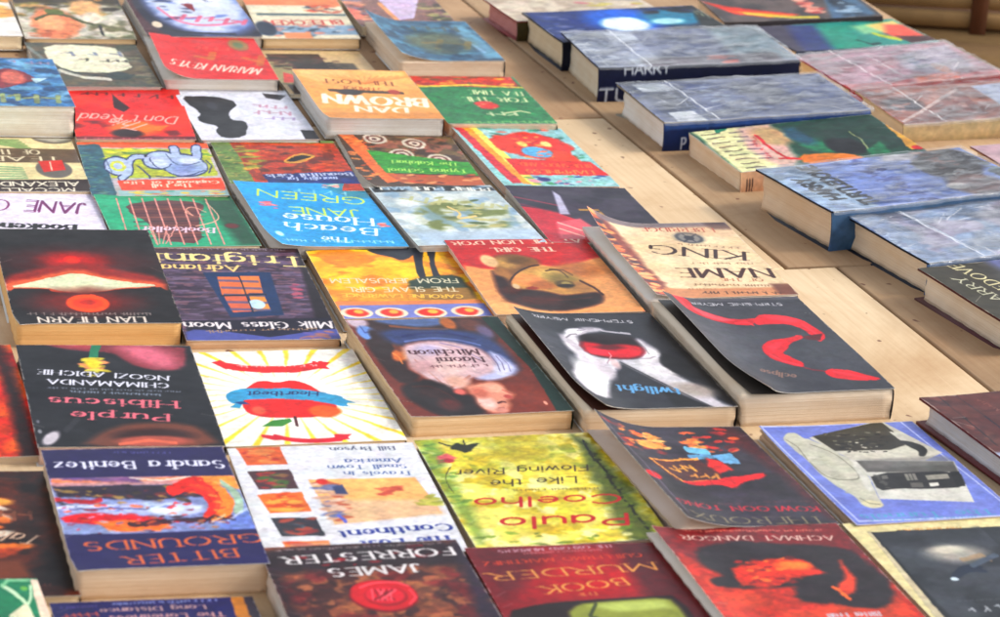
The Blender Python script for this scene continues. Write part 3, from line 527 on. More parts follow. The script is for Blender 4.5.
def art_cup(c):
    c.amt = .009
    c.bg((196, 190, 190)); c.box((-0.044, -0.040), (1.238, 0.173), (230, 120, 84), .01); c.box((-0.022, 0.078), (0.165, 1.609), (70, 112, 122), .02); c.noise((106, 150, 150), .5, .1, 14, 14, 2, .8, ((-0.024, 0.108), (0.030, 1.501))); c.poly([(-0.009, 0.108), (0.173, 0.109), (0.183, 1.477), (-0.001, 1.527)], (66, 110, 124)); c.daubs(60, (0.001, 0.166), (0.106, 1.449), [(84, 130, 130), (50, 92, 110), (110, 146, 130)], .01, .03)
    c.poly([(0.173, 0.197), (0.981, 0.201), (0.976, 0.973), (0.186, 1.018)], (186, 192, 70)); c.daubs(40, (0.181, 0.197), (1.013, 0.521), [(110, 160, 60), (220, 210, 50), (90, 140, 70), (196, 200, 90)], .02, .05)
    K1 = (58, 72, 116); K2 = (190, 202, 226); K3 = (150, 166, 206)
    for cc, g in ((K1, 1.5), (K2, 0)):
        c.ell((0.756, 0.662), ((22+g)*0.00746), ((10.5+g)*0.02794), cc, .05); c.ell((0.590, 0.518), ((16+g)*0.00746), ((8.5+g)*0.02794), cc, .05, 10); c.line([(0.520, 0.460), (0.420, 0.401), (0.344, 0.573), (0.334, 0.854), (0.260, 1.019)], ((6+g*2)*0.00746), cc); c.ell((0.259, 0.685), ((13+g)*0.00746), ((8.5+g)*0.02794), cc, .05); c.line([(0.716, 0.461), (0.731, 0.170)], ((8+g*2)*0.00746), cc); c.line([(0.868, 0.463), (0.903, 0.142)], ((8+g*2)*0.00746), cc)
    c.ell((0.259, 0.685), 0.0597, 0.1397, (206, 210, 96), .1); c.ell((0.259, 0.685), 0.0336, 0.0838, K2, .2); c.ell((0.747, 0.746), 0.1119, 0.1676, K3, .9); c.ell((0.581, 0.603), 0.0672, 0.1118, (214, 222, 238), .6); c.ell((0.813, 0.548), 0.0746, 0.0978, (218, 224, 240), .7)
    c.line([(0.520, 0.460), (0.528, 0.688), (0.592, 0.801), (0.669, 0.632)], 0.0104, K1); c.line([(0.652, 0.345), (0.674, 0.576), (0.753, 0.690), (0.886, 0.577)], 0.0090, K1, .8); c.line([(0.516, 0.967), (0.602, 0.996), (0.768, 0.970), (0.891, 0.804)], 0.0104, K1); c.line([(0.937, 0.521), (0.963, 0.692), (0.911, 0.889)], 0.0119, K1); c.line([(0.408, 0.687), (0.452, 0.855), (0.466, 1.022)], 0.0149, K1); c.line([(0.184, 0.514), (0.200, 0.853)], 0.0075, K1, .7); c.ell((0.495, 0.402), 0.0112, 0.0279, (30, 30, 50), .3)
    c.poly([(0.218, 1.074), (1.000, 1.029), (0.991, 1.357), (0.231, 1.345)], (232, 92, 56)); c.text('The Full', (0.759, 1.190), (0.465, 1.186), 0.0950, (246, 220, 200), 'serif', .2); c.text('Cupboard of Life', (0.960, 1.111), (0.267, 1.102), 0.0838, (250, 214, 196), 'serif', .2); c.box((0.202, 1.344), (1.032, 1.625), (170, 196, 196), .02); c.daubs(30, (0.275, 1.345), (0.972, 1.517), [(226, 200, 90), (230, 130, 80), (120, 180, 170)], .015, .03)
def art_eye(c):
    c.amt = .009
    c.bg((180, 66, 24)); c.poly([(-0.036, 0.024), (0.149, 0.021), (0.202, 1.531), (-0.011, 1.531)], (120, 142, 80)); c.daubs(60, (0.000, 0.055), (0.164, 1.475), [(96, 130, 70), (190, 180, 110), (70, 104, 60), (150, 160, 90)], .01, .03); c.poly([(0.157, 0.021), (0.229, 0.020), (0.298, 1.190), (0.205, 1.190)], (150, 60, 30)); c.box((-0.028, -0.039), (1.047, 0.071), (120, 150, 80), .02)
    c.noise((206, 96, 30), .5, .15, 6, 8, 3, .8, ((0.237, 0.082), (0.937, 0.954))); c.noise((96, 36, 24), .58, .08, 7, 9, 5, .7, ((0.277, 0.082), (0.937, 0.954))); c.daubs(20, (0.192, 0.176), (0.294, 0.899), [(150, 160, 60), (200, 170, 70)], .02, .05)
    c.poly([(0.487, 0.660), (0.599, 0.448), (0.704, 0.385), (0.802, 0.476), (0.661, 0.659), (0.557, 0.719)], (210, 160, 70)); c.poly([(0.515, 0.630), (0.605, 0.508), (0.695, 0.447), (0.757, 0.507), (0.655, 0.599), (0.566, 0.660)], (30, 24, 24)); c.poly([(0.277, 1.016), (0.997, 0.924), (1.010, 1.303), (0.297, 1.305)], (38, 56, 122)); c.text('morality for', (0.841, 1.101), (0.451, 1.103), 0.1008, (190, 200, 226), 'serif', .2); c.text('Beautiful Girls', (0.971, 0.983), (0.308, 1.016), 0.1008, (200, 206, 226), 'serif', .2); c.mott(.12, 16, 16)
def art_spiral(c):
    c.amt = .009
    c.bg((84, 62, 46)); c.poly([(0.019, -0.019), (0.141, -0.023), (0.331, 1.307), (0.174, 1.393)], (222, 126, 60)); c.daubs(30, (0.026, 0.042), (0.247, 1.309), [(236, 160, 90), (200, 100, 50), (226, 140, 80)], .015, .04); c.noise((130, 110, 70), .5, .1, 9, 9, 2, .8, ((0.218, 0.035), (1.021, 0.720))); c.noise((170, 110, 90), .56, .08, 8, 8, 6, .8, ((0.218, 0.035), (1.021, 0.720)))
    for (cx, cy, r) in ((374, 139, 12), (414, 144, 14), (402, 155, 9), (440, 160, 8)):
        c.ell((0.00856*(cx)+-0.00547*(cy)+-2.1283, -0.00027*(cx)+0.02908*(cy)+-3.8222), 0.1028, 0.1560, (216, 206, 190), .1); c.ell((0.00856*(cx)+-0.00547*(cy)+-2.1283, -0.00027*(cx)+0.02908*(cy)+-3.8222), 0.0737, 0.1127, (120, 70, 60), .2); c.ell((0.00856*(cx)+-0.00547*(cy)+-2.1283, -0.00027*(cx)+0.02908*(cy)+-3.8222), 0.0514, 0.0751, (220, 206, 190), .2); c.ell((0.00856*(cx)+-0.00547*(cy)+-2.1283, -0.00027*(cx)+0.02908*(cy)+-3.8222), 0.0214, 0.0347, (90, 50, 60), .2)
    c.poly([(0.180, 0.455), (0.417, 0.564), (1.003, 0.808), (1.027, 1.177), (0.237, 1.086)], (58, 150, 56)); c.text('The Kalahari', (0.899, 0.811), (0.350, 0.741), 0.1040, (180, 220, 120), 'serif', .16); c.text('Typing School', (0.927, 1.010), (0.275, 0.972), 0.1040, (180, 220, 120), 'serif', .16); c.poly([(0.232, 1.114), (1.021, 1.205), (1.040, 1.510), (0.304, 1.363)], (196, 110, 66), .01, .9); c.daubs(26, (0.261, 1.142), (0.963, 1.401), [(226, 170, 120), (120, 60, 50), (200, 90, 60)], .015, .04)
def art_flower(c):
    c.amt = .009
    c.bg((164, 206, 206)); c.poly([(0.016, -0.045), (0.089, -0.046), (0.187, 1.415), (0.083, 1.415)], (206, 60, 76)); c.poly([(0.089, -0.046), (0.154, -0.047), (0.249, 1.439), (0.179, 1.439)], (240, 170, 60)); c.poly([(0.154, -0.047), (0.218, -0.048), (0.328, 1.464), (0.241, 1.464)], (236, 226, 120)); c.daubs(30, (0.228, -0.021), (0.884, 0.318), [(90, 170, 150), (60, 130, 120), (200, 226, 220), (226, 120, 100)], .02, .05); c.daubs(16, (0.792, 0.451), (0.981, 0.966), [(70, 150, 120), (190, 220, 216)], .02, .04)
    c.ell((0.628, 0.479), 0.3060, 0.3580, (214, 52, 36), .12, 4, .35); c.ell((0.346, 0.430), 0.1080, 0.2302, (220, 70, 44), .2, 0, .4); c.ell((0.720, 0.789), 0.1620, 0.2046, (226, 80, 40), .2, 0, .4); c.ell((0.566, 0.636), 0.1350, 0.1381, (110, 180, 214), .2); c.daubs(20, (0.443, 0.217), (0.792, 0.789), [(240, 120, 60), (246, 170, 90), (200, 40, 40)], .01, .035); c.ell((0.500, 0.428), 0.0450, 0.0767, (240, 200, 120), .4); c.ell((0.719, 0.426), 0.0450, 0.0767, (240, 214, 150), .4)
    c.poly([(0.226, 0.793), (0.954, 0.890), (1.006, 1.242), (0.226, 1.194)], (216, 50, 48), .01); c.text('BLUE SHOES AND', (0.927, 0.967), (0.326, 0.894), 0.0895, (240, 120, 60), 'serif', .2); c.text('HAPPINESS', (0.890, 1.118), (0.321, 1.070), 0.0895, (240, 150, 80), 'serif', .2); c.daubs(26, (0.210, 1.244), (0.942, 1.464), [(80, 160, 110), (200, 226, 230), (230, 160, 180), (60, 80, 150)], .012, .035); c.ell((0.395, 1.317), 0.0540, 0.0511, (60, 60, 130), .3)
def art_jane(c):
    c.amt = .005
    c.bg((232, 226, 238)); c.text('JANE GREEN', (0.912, 0.394), (-0.200, 0.228), 0.3180, (142, 54, 122), 'thin', .22); c.text('JANE', (0.915, 0.366), (0.500, 0.293), 0.3180, (120, 40, 110), 'thin', .22); c.text('Bookends', (0.783, 0.960), (0.119, 0.892), 0.1855, (30, 28, 34), 'serif', .24); c.mott(.02)
def art_kabul(c):
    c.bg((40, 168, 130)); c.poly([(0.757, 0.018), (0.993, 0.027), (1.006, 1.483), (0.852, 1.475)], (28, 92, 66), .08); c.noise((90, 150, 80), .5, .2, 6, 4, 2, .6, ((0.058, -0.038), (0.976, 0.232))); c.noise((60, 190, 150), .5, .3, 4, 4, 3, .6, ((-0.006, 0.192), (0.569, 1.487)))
    c.poly([(0.185, 0.343), (0.465, 0.211), (0.748, 0.280), (0.759, 0.453), (0.683, 0.620), (0.598, 1.436), (0.313, 1.315), (0.288, 0.770), (0.207, 0.627)], (112, 64, 66), .01, 1, .02)
    for i in range(9): c.line([(0.00714*(130+i)+-0.00391*(206+i*4)+0.1090, 0.00032*(130+i)+0.02770*(206+i*4)+-5.3837), (0.00714*(203)+-0.00391*(205+i*4)+0.1090, 0.00032*(203)+0.02770*(205+i*4)+-5.3837)], 0.0107, [(60, 36, 44), (150, 96, 80), (84, 40, 60), (170, 110, 90)][i % 4], .8)
    for i in range(8): c.line([(0.00714*(115+i*13)+-0.00391*(199-i*0)+0.1090, 0.00032*(115+i*13)+0.02770*(199-i*0)+-5.3837), (0.00714*(132+i*13)+-0.00391*(244)+0.1090, 0.00032*(132+i*13)+0.02770*(244)+-5.3837)], 0.0114, (232, 170, 160)); 
    for i in range(4): c.line([(0.00714*(176-i*9)+-0.00391*(226)+0.1090, 0.00032*(176-i*9)+0.02770*(226)+-5.3837), (0.00714*(166-i*3)+-0.00391*(243)+0.1090, 0.00032*(166-i*3)+0.02770*(243)+-5.3837)], 0.0086, (232, 170, 160))
    c.line([(0.597, 0.560), (0.656, 0.703), (0.598, 0.503), (0.673, 0.392), (0.749, 0.567)], 0.0086, (232, 180, 160)); c.text('Bookseller', (0.739, 1.012), (0.238, 0.933), 0.1486, (240, 214, 226), 'serif', .18); c.ell((0.876, 0.963), 0.0500, 0.0716, (110, 40, 40), .5); c.line([(0.791, 0.282), (0.833, 0.683), (0.779, 0.848), (0.620, 0.951)], 0.0086, (236, 190, 170))
def art_beach(c):
    c.bg((34, 166, 214)); c.mott(.05, 4, 4); c.poly([(0.703, -0.084), (1.001, 0.059), (1.050, 0.307), (0.821, 0.411), (0.723, 0.167)], (70, 140, 150), .05, .7, .03); c.daubs(10, (0.695, 0.018), (0.881, 0.162), [(240, 160, 160), (240, 220, 200)], .01, .025)
    c.text('GREEN', (0.943, 0.359), (0.159, 0.184), 0.1896, (206, 226, 110), 'thin', .24); c.text('JANE', (0.824, 0.653), (0.316, 0.593), 0.1896, (206, 226, 110), 'thin', .24); c.text('House', (0.879, 0.866), (0.239, 0.738), 0.1896, (236, 244, 246), 'serif', .17); c.text('Beach', (0.851, 1.100), (0.207, 0.949), 0.1778, (236, 244, 246), 'serif', .17); c.text('The', (0.604, 1.310), (0.405, 1.268), 0.1185, (236, 244, 246), 'serif', .17); c.blurb((0.829, 0.214), (0.326, 0.129), 0.0948, (180, 220, 230), 1, .6)
    c.daubs(12, (0.113, 0.478), (0.199, 0.644), [(240, 150, 160), (226, 110, 130)], .012, .03); c.daubs(10, (0.902, 0.959), (0.952, 1.121), [(240, 130, 130), (250, 190, 180)], .01, .025); c.blurb((0.903, 1.374), (0.077, 1.340), 0.0616, (190, 230, 240), 3); c.ell((0.094, 1.227), 0.0307, 0.0593, (200, 236, 244), .5)
def art_pull(c):
    c.bg((188, 200, 204)); c.box((0.013, -0.066), (1.034, 0.146), (26, 30, 34), .01); c.text('PHILIP PULLMAN', (0.957, 0.071), (0.095, -0.005), 0.0913, (230, 228, 220), 'serif', .24); c.poly([(0.139, 0.745), (0.356, 0.473), (0.668, 0.336), (0.885, 0.487), (0.975, 0.941), (0.775, 1.155), (0.527, 1.058), (0.255, 1.188)], (132, 142, 90), .06, 1, .08); c.noise((228, 232, 228), .55, .14, 5, 6, 2, .8); c.noise((150, 178, 200), .58, .1, 6, 4, 7, .7)
    c.daubs(30, (0.414, 0.317), (0.758, 1.077), [(120, 130, 80), (170, 172, 120), (196, 190, 140), (90, 110, 70)], .02, .06); c.line([(0.492, 0.563), (0.558, 0.726), (0.468, 0.874), (0.645, 0.811)], 0.0187, (226, 206, 150)); c.blurb((1.068, 0.581), (0.176, 0.245), 0.1521, (196, 196, 150), 98); c.box((0.064, 1.172), (1.039, 1.503), (190, 206, 222), .08, .7); c.mott(.06)
def art_dark(c):
    c.bg((44, 38, 58)); c.noise((74, 62, 84), .5, .2, 4, 5, 1, .7); c.poly([(-0.066, 0.544), (0.209, 0.662), (0.407, 0.970), (0.357, 1.587), (-0.035, 1.604)], (190, 40, 66), .02); c.line([(-0.037, 0.297), (0.319, 0.548)], 0.0131, (150, 60, 84)); c.line([(-0.028, 0.487), (0.336, 0.789)], 0.0131, (120, 50, 76)); c.poly([(0.363, 0.133), (0.392, 0.270), (0.343, 0.762), (0.262, 0.766)], (206, 204, 222), .02, .9); c.poly([(0.174, 0.982), (0.396, 0.865), (0.453, 1.124), (0.320, 1.438), (0.096, 1.398)], (226, 120, 130), .03, .9); c.line([(0.190, 0.981), (0.360, 1.232)], 0.0164, (246, 190, 180)); c.line([(0.164, 1.139), (0.300, 1.337)], 0.0164, (246, 190, 180)); c.box((0.445, 0.622), (0.611, 0.666), (180, 140, 60)); c.blurb((0.603, 0.694), (0.456, 0.702), 0.1348, (200, 160, 70), 28)
def art_lian(c):
    c.bg((20, 16, 16)); c.noise((34, 26, 26), .5, .2, 4, 6, 2, .6, ((0.064, -0.122), (1.196, 0.510))); c.ell((0.485, 0.546), 0.4703, 0.2392, (84, 12, 10), .9, 0, .2); c.ell((0.462, 0.530), 0.1856, 0.1276, (190, 20, 10), 1.0); c.ell((0.450, 0.530), 0.0433, 0.0638, (250, 60, 20), .8)
    c.poly([(0.005, 0.773), (0.239, 0.645), (0.473, 0.546), (0.673, 0.643), (0.995, 0.803), (0.962, 1.025), (-0.019, 1.024)], (150, 34, 18), .06); c.poly([(-0.004, 0.868), (0.211, 0.789), (0.462, 0.644), (0.667, 0.788), (0.989, 0.883), (0.969, 1.025), (-0.019, 1.024)], (216, 110, 66), .05); c.poly([(-0.005, 0.946), (0.218, 0.836), (0.460, 0.708), (0.661, 0.836), (0.970, 0.931), (0.694, 0.962), (0.590, 1.009), (0.458, 1.040), (0.334, 1.009), (0.243, 0.946)], (222, 224, 196), .006, 1, .012); c.poly([(-0.007, 0.962), (0.254, 0.962), (0.273, 1.009), (0.366, 1.040), (0.462, 1.056), (0.563, 1.025), (0.692, 0.978), (1.005, 0.947), (1.018, 1.515), (-0.018, 1.507)], (24, 16, 18), .008, 1, .015)
    c.ell((0.459, 1.179), 0.3218, 0.1914, (120, 24, 14), .9, 0, .2); c.ell((0.469, 1.194), 0.1300, 0.1355, (244, 96, 22), .12); c.ell((0.469, 1.194), 0.0928, 0.0797, (230, 76, 20), .3); c.ell((0.471, 1.179), 0.0495, 0.0399, (190, 50, 20), .4); c.text('LIAN HEARN', (0.780, 1.408), (0.146, 1.404), 0.0877, (226, 216, 206), 'serif', .2); c.blurb((0.825, 1.348), (0.071, 1.329), 0.0415, (160, 150, 146), 5, .8)
def art_milk(c):
    c.bg((96, 78, 100)); c.noise((130, 112, 138), .5, .2, 5, 26, 2, .8); c.noise((62, 46, 66), .55, .12, 9, 30, 5, .8); c.noise((150, 110, 120), .62, .1, 12, 34, 8, .6)
    for i in range(13): c.line([(0.00667*(150+i*2.5)+-0.00284*(252+i*6)+-0.2982, 0.00009*(150+i*2.5)+0.01638*(252+i*6)+-4.0694), (0.00667*(302+i*3)+-0.00284*(253+i*6)+-0.2982, 0.00009*(302+i*3)+0.01638*(253+i*6)+-4.0694)], 0.0053, (62, 48, 70), .7)
    c.box((-0.008, -0.078), (1.033, 0.068), (84, 58, 66), .01); c.blurb((0.904, 0.014), (0.085, -0.008), 0.0326, (190, 180, 190), 2, .7); c.poly([(0.984, -0.003), (1.033, -0.003), (1.014, 1.514), (0.871, 1.511)], (34, 22, 34), .03); c.text('Trigiani', (1.016, 0.156), (0.008, 0.097), 0.1794, (242, 226, 168), 'serif', .19); c.text('Adriana', (0.534, 0.307), (0.021, 0.286), 0.1060, (236, 212, 150), 'serif', .2)
    c.poly([(0.277, 0.424), (0.734, 0.412), (0.698, 1.118), (0.345, 1.143)], (28, 62, 104), .01); c.poly([(0.354, 0.492), (0.654, 0.479), (0.631, 1.053), (0.376, 1.080)], (40, 60, 104)); c.poly([(0.361, 0.492), (0.502, 0.494), (0.527, 0.776), (0.345, 0.790)], (216, 130, 84)); c.poly([(0.518, 0.477), (0.647, 0.479), (0.624, 0.761), (0.483, 0.759)], (220, 140, 84)); c.poly([(0.355, 0.807), (0.508, 0.809), (0.499, 1.051), (0.372, 1.064)], (210, 120, 90)); c.poly([(0.524, 0.793), (0.624, 0.794), (0.627, 1.037), (0.512, 1.051)], (226, 160, 84))
    for i in range(5): c.line([(0.00667*(219+i*3)+-0.00284*(281+i*7)+-0.2982, 0.00009*(219+i*3)+0.01638*(281+i*7)+-4.0694), (0.00667*(258+i*3)+-0.00284*(282+i*7)+-0.2982, 0.00009*(258+i*3)+0.01638*(282+i*7)+-4.0694)], 0.0147, (96, 100, 150), .75)
    c.ell((0.552, 0.939), 0.0534, 0.0734, (206, 226, 244), .15); c.line([(0.512, 0.477), (0.503, 1.067)], 0.0093, (30, 40, 60)); c.line([(0.337, 0.798), (0.639, 0.786)], 0.0093, (30, 40, 60)); c.daubs(16, (0.832, 0.615), (0.883, 0.847), [(190, 110, 130), (150, 80, 110)], .01, .025)
    c.poly([(0.033, 1.184), (1.019, 1.171), (1.020, 1.360), (0.030, 1.370)], (30, 24, 48), .02); c.text('Milk Glass Moon', (0.980, 1.234), (0.028, 1.216), 0.1060, (232, 226, 226), 'serif', .2); c.poly([(0.024, 1.324), (0.273, 1.345), (0.544, 1.458), (0.856, 1.357), (1.036, 1.345), (0.998, 1.529), (0.000, 1.522)], (96, 104, 170), .02, 1, .01); c.blurb((0.869, 1.326), (0.137, 1.342), 0.0424, (190, 160, 130), 4, .9); c.poly([(0.270, 1.360), (0.544, 1.458), (0.860, 1.372), (0.628, 1.352)], (26, 26, 60), .01); c.daubs(18, (0.753, 1.385), (0.978, 1.498), [(180, 130, 120), (120, 110, 170)], .015, .03)
def art_slave(c):
    c.bg((240, 186, 38)); c.noise((250, 216, 60), .5, .2, 4, 5, 1, .8); c.noise((222, 140, 30), .58, .12, 5, 7, 4, .8); c.line([(0.002, 0.021), (0.182, -0.028), (0.516, 0.022), (0.980, -0.004)], 0.0332, (80, 80, 50), .8); c.poly([(0.410, 0.040), (0.628, -0.020), (0.796, 0.011), (0.699, 0.213), (0.613, 0.300), (0.550, 0.206), (0.454, 0.133)], (44, 48, 60), .01, 1, .02)
    c.poly([(0.736, 0.032), (0.823, 0.013), (0.745, 0.329), (0.704, 0.660), (0.730, 0.727), (0.641, 0.701)], (38, 42, 56), .008); c.poly([(0.837, 0.013), (0.906, 0.016), (0.826, 0.333), (0.802, 0.643), (0.829, 0.710), (0.748, 0.706), (0.785, 0.398)], (38, 42, 56), .008); c.poly([(0.548, 0.761), (0.690, 0.659), (0.933, 0.606), (0.955, 0.999), (0.932, 1.167), (0.538, 1.145)], (54, 74, 60), .03, 1, .03); c.box((0.016, 0.904), (0.949, 1.210), (210, 150, 60), .04, .7)
    c.text('FROM JERUSALEM', (0.898, 0.703), (0.059, 0.659), 0.1069, (220, 214, 190), 'sans', .17); c.text('THE SLAVE GIRL', (0.859, 0.886), (0.132, 0.846), 0.1069, (232, 222, 196), 'sans', .17); c.text('CAROLINE LAWRENCE', (0.862, 1.057), (0.083, 0.972), 0.0770, (240, 200, 90), 'sans', .2); c.poly([(0.007, 1.135), (0.958, 1.169), (0.971, 1.584), (0.002, 1.525)], (222, 150, 96), .01); c.poly([(0.018, 1.219), (0.968, 1.243), (0.971, 1.584), (0.002, 1.525)], (140, 146, 200), .01)
    for (x, y) in ((358, 312), (392, 312), (430, 312), (466, 311)): c.ell((0.00664*(x)+-0.00425*(y)+-0.9473, 0.00035*(x)+0.02149*(y)+-5.4514), 0.1063, 0.1069, (240, 226, 206), .1); c.ell((0.00664*(x)+-0.00425*(y)+-0.9473, 0.00035*(x)+0.02149*(y)+-5.4514), 0.0731, 0.0770, (214, 60, 40), .3, 0, .5, x); c.ell((0.00664*(x+2)+-0.00425*(y-1)+-0.9473, 0.00035*(x+2)+0.02149*(y-1)+-5.4514), 0.0332, 0.0428, (240, 190, 90), .5, 0, .4, x)
def art_lion(c):
    c.bg((186, 14, 22)); c.poly([(-0.009, 0.514), (0.126, 0.584)], (0,0,0), .045, 0); c.poly([(-0.003, 0.523), (0.073, 0.554), (0.137, 0.602), (0.283, 0.628), (0.511, 0.511), (0.631, 0.581), (0.764, 0.542), (0.958, 0.404), (1.058, 0.380), (1.051, 1.709), (-0.154, 1.678)], (228, 170, 112), .045); c.ell((0.796, 0.653), 0.1775, 0.1601, (188, 124, 62), .8); c.ell((0.089, 1.402), 0.2731, 0.2001, (238, 186, 130), .9); c.ell((0.931, 1.149), 0.1365, 0.3202, (220, 166, 112), .9)
    c.poly([(0.258, 0.343), (0.410, 0.304), (0.552, 0.412), (0.552, 0.541), (0.442, 0.599), (0.316, 0.737), (0.210, 0.988), (0.195, 0.856), (0.200, 0.669), (0.226, 0.489)], (140, 98, 48), .045); c.ell((0.314, 0.502), 0.0751, 0.1001, (196, 158, 92), .8); c.ell((0.403, 0.451), 0.0819, 0.0701, (110, 80, 34), .8); c.ell((0.207, 0.451), 0.0580, 0.1301, (228, 194, 150), .4); c.ell((0.245, 0.716), 0.0410, 0.1201, (170, 124, 66), .8)
    c.poly([(0.253, 0.960), (0.289, 0.772), (0.388, 0.642), (0.512, 0.566), (0.620, 0.599), (0.670, 0.719), (0.740, 0.857), (0.779, 1.045), (0.760, 1.166), (0.545, 1.128), (0.417, 1.104), (0.325, 1.056)], (208, 162, 92), .045); c.ell((0.393, 0.848), 0.1024, 0.1101, (232, 158, 98), .8); c.ell((0.548, 0.731), 0.0819, 0.1001, (216, 186, 112), .8); c.ell((0.621, 0.846), 0.1092, 0.1401, (150, 128, 70), .8); c.ell((0.697, 1.014), 0.0956, 0.1201, (176, 132, 80), .8); c.ell((0.457, 0.949), 0.0819, 0.0801, (186, 120, 66), .8)
    c.ell((0.608, 0.939), 0.0649, 0.0801, (104, 84, 44), .35); c.ell((0.621, 0.927), 0.0341, 0.0440, (170, 152, 96), .5); c.ell((0.607, 0.966), 0.0546, 0.0320, (44, 28, 18), .5); c.line([(0.547, 0.668), (0.616, 0.635), (0.656, 0.691), (0.664, 0.800)], 0.0109, (84, 60, 28), .9); c.line([(0.586, 0.634), (0.672, 0.656), (0.706, 0.757)], 0.0164, (96, 66, 30), .6); c.line([(0.732, 0.884), (0.786, 1.019), (0.806, 1.151)], 0.0205, (70, 30, 16), .9)
    c.poly([(0.181, 0.632), (0.184, 0.731), (0.230, 0.777), (0.243, 0.894), (0.235, 1.033), (0.306, 1.011), (0.403, 1.042), (0.466, 1.089), (0.538, 1.154), (0.663, 1.135), (0.762, 1.105), (0.808, 1.134), (0.794, 1.229), (0.730, 1.337), (0.601, 1.414), (0.458, 1.453), (0.304, 1.423), (0.211, 1.324), (0.135, 1.218), (0.126, 1.028)], (48, 14, 10), .045); c.ell((0.381, 1.240), 0.2048, 0.0801, (78, 26, 16), .9, 3); c.ell((0.628, 1.262), 0.1229, 0.0801, (30, 10, 8), .9); c.ell((0.213, 1.024), 0.0614, 0.0801, (84, 30, 18), .8, 40); c.line([(0.269, 1.157), (0.396, 1.241), (0.574, 1.242), (0.719, 1.207)], 0.0082, (104, 42, 26), .6); c.line([(0.199, 0.962), (0.240, 1.155), (0.344, 1.323)], 0.0068, (100, 40, 26), .5)
    c.line([(0.195, 1.049), (0.246, 0.858), (0.346, 0.676), (0.467, 0.564), (0.526, 0.549)], 0.0123, (74, 40, 18)); c.ell((0.269, 0.957), 0.0246, 0.0480, (214, 190, 156), .5); c.ell((0.370, 0.997), 0.0410, 0.0280, (150, 60, 36), .6)
    c.text("AT THE LION D'OR", (0.957, 0.007), (0.043, 0.043), 0.0801, (236, 206, 186), 'serif', .22); c.text('THE GIRL', (0.726, 0.177), (0.277, 0.186), 0.0921, (236, 206, 186), 'serif', .22)
def art_king(c):
    c.bg((228, 206, 172)); c.noise((238, 220, 190), .5, .25, 4, 5, 1, .8); c.poly([(-0.027, -0.011), (0.105, -0.066), (0.145, 0.323), (0.131, 0.778), (0.156, 1.180), (0.102, 1.561), (-0.044, 1.548)], (150, 90, 80), .05, 1, .06); c.daubs(40, (0.001, -0.009), (0.035, 0.770), [(226, 120, 80), (246, 190, 130), (110, 70, 80), (240, 150, 100), (90, 70, 84)], .015, .05, 1); c.daubs(36, (0.032, 0.688), (0.072, 1.482), [(226, 130, 90), (96, 74, 86), (246, 200, 150), (140, 80, 80)], .015, .045, 2)
    c.box((0.041, -0.093), (1.043, 0.094), (120, 110, 120), .03, .8); c.poly([(0.828, -0.033), (1.030, -0.017), (1.029, 0.158), (0.856, 0.144)], (80, 56, 60), .05, .9); c.ell((0.630, 0.320), 0.1040, 0.1191, (150, 146, 140), .5, 0, .3); c.ell((0.630, 0.320), 0.0970, 0.1191, (84, 84, 90), .15, 0, .2, 0, .9, 1, .25); c.line([(0.608, 0.233), (0.651, 0.406)], 0.0104, (70, 70, 80)); c.line([(0.707, 0.240), (0.567, 0.400)], 0.0104, (70, 70, 80)); c.ell((0.630, 0.320), 0.0347, 0.0476, (60, 60, 70), .3)
    c.text('L.BERRIDGE', (0.864, 0.123), (0.350, 0.083), 0.0913, (176, 66, 50), 'serif', .14); c.text('KING', (0.919, 0.638), (0.309, 0.442), 0.1985, (64, 30, 24), 'serif', .16); c.text('NAME', (0.967, 0.991), (0.340, 0.917), 0.1985, (76, 34, 26), 'serif', .17); c.blurb((0.913, 0.533), (0.476, 0.413), 0.0397, (140, 100, 80), 1, .6); c.blurb((0.898, 0.863), (0.475, 0.807), 0.0397, (150, 110, 90), 2, .6); c.text('OF THE', (0.856, 1.182), (0.576, 1.138), 0.0596, (170, 100, 70), 'serif', .15)
    c.blurb((0.856, 1.301), (0.339, 1.216), 0.0397, (140, 100, 70), 5); c.blurb((0.897, 1.383), (0.267, 1.307), 0.0397, (140, 100, 70), 6); c.poly([(0.114, 1.313), (1.033, 1.356), (0.998, 1.528), (0.067, 1.520)], (206, 150, 110), .03, .9); c.blurb((0.890, 1.441), (0.356, 1.373), 0.0476, (70, 50, 44), 7); c.poly([(0.876, 1.283), (1.027, 1.296), (0.998, 1.528), (0.876, 1.479)], (110, 60, 44), .04, .8); c.ell((0.871, 0.167), 0.3050, 0.1191, (196, 160, 130), .6, 0, .4, 0, .4)
def art_fire(c):
    c.amt = .009
    c.bg((190, 60, 18)); c.noise((236, 120, 30), .48, .15, 5, 5, 1, .9); c.noise((220, 40, 20), .52, .15, 5, 4, 2, .9); c.poly([(0.891, -0.026), (0.957, -0.021), (0.959, 1.575), (0.858, 1.566), (0.889, 0.772)], (60, 12, 10), .05); c.box((0.403, -0.101), (0.974, 0.196), (90, 24, 16), .1, .5); c.mott(.12)
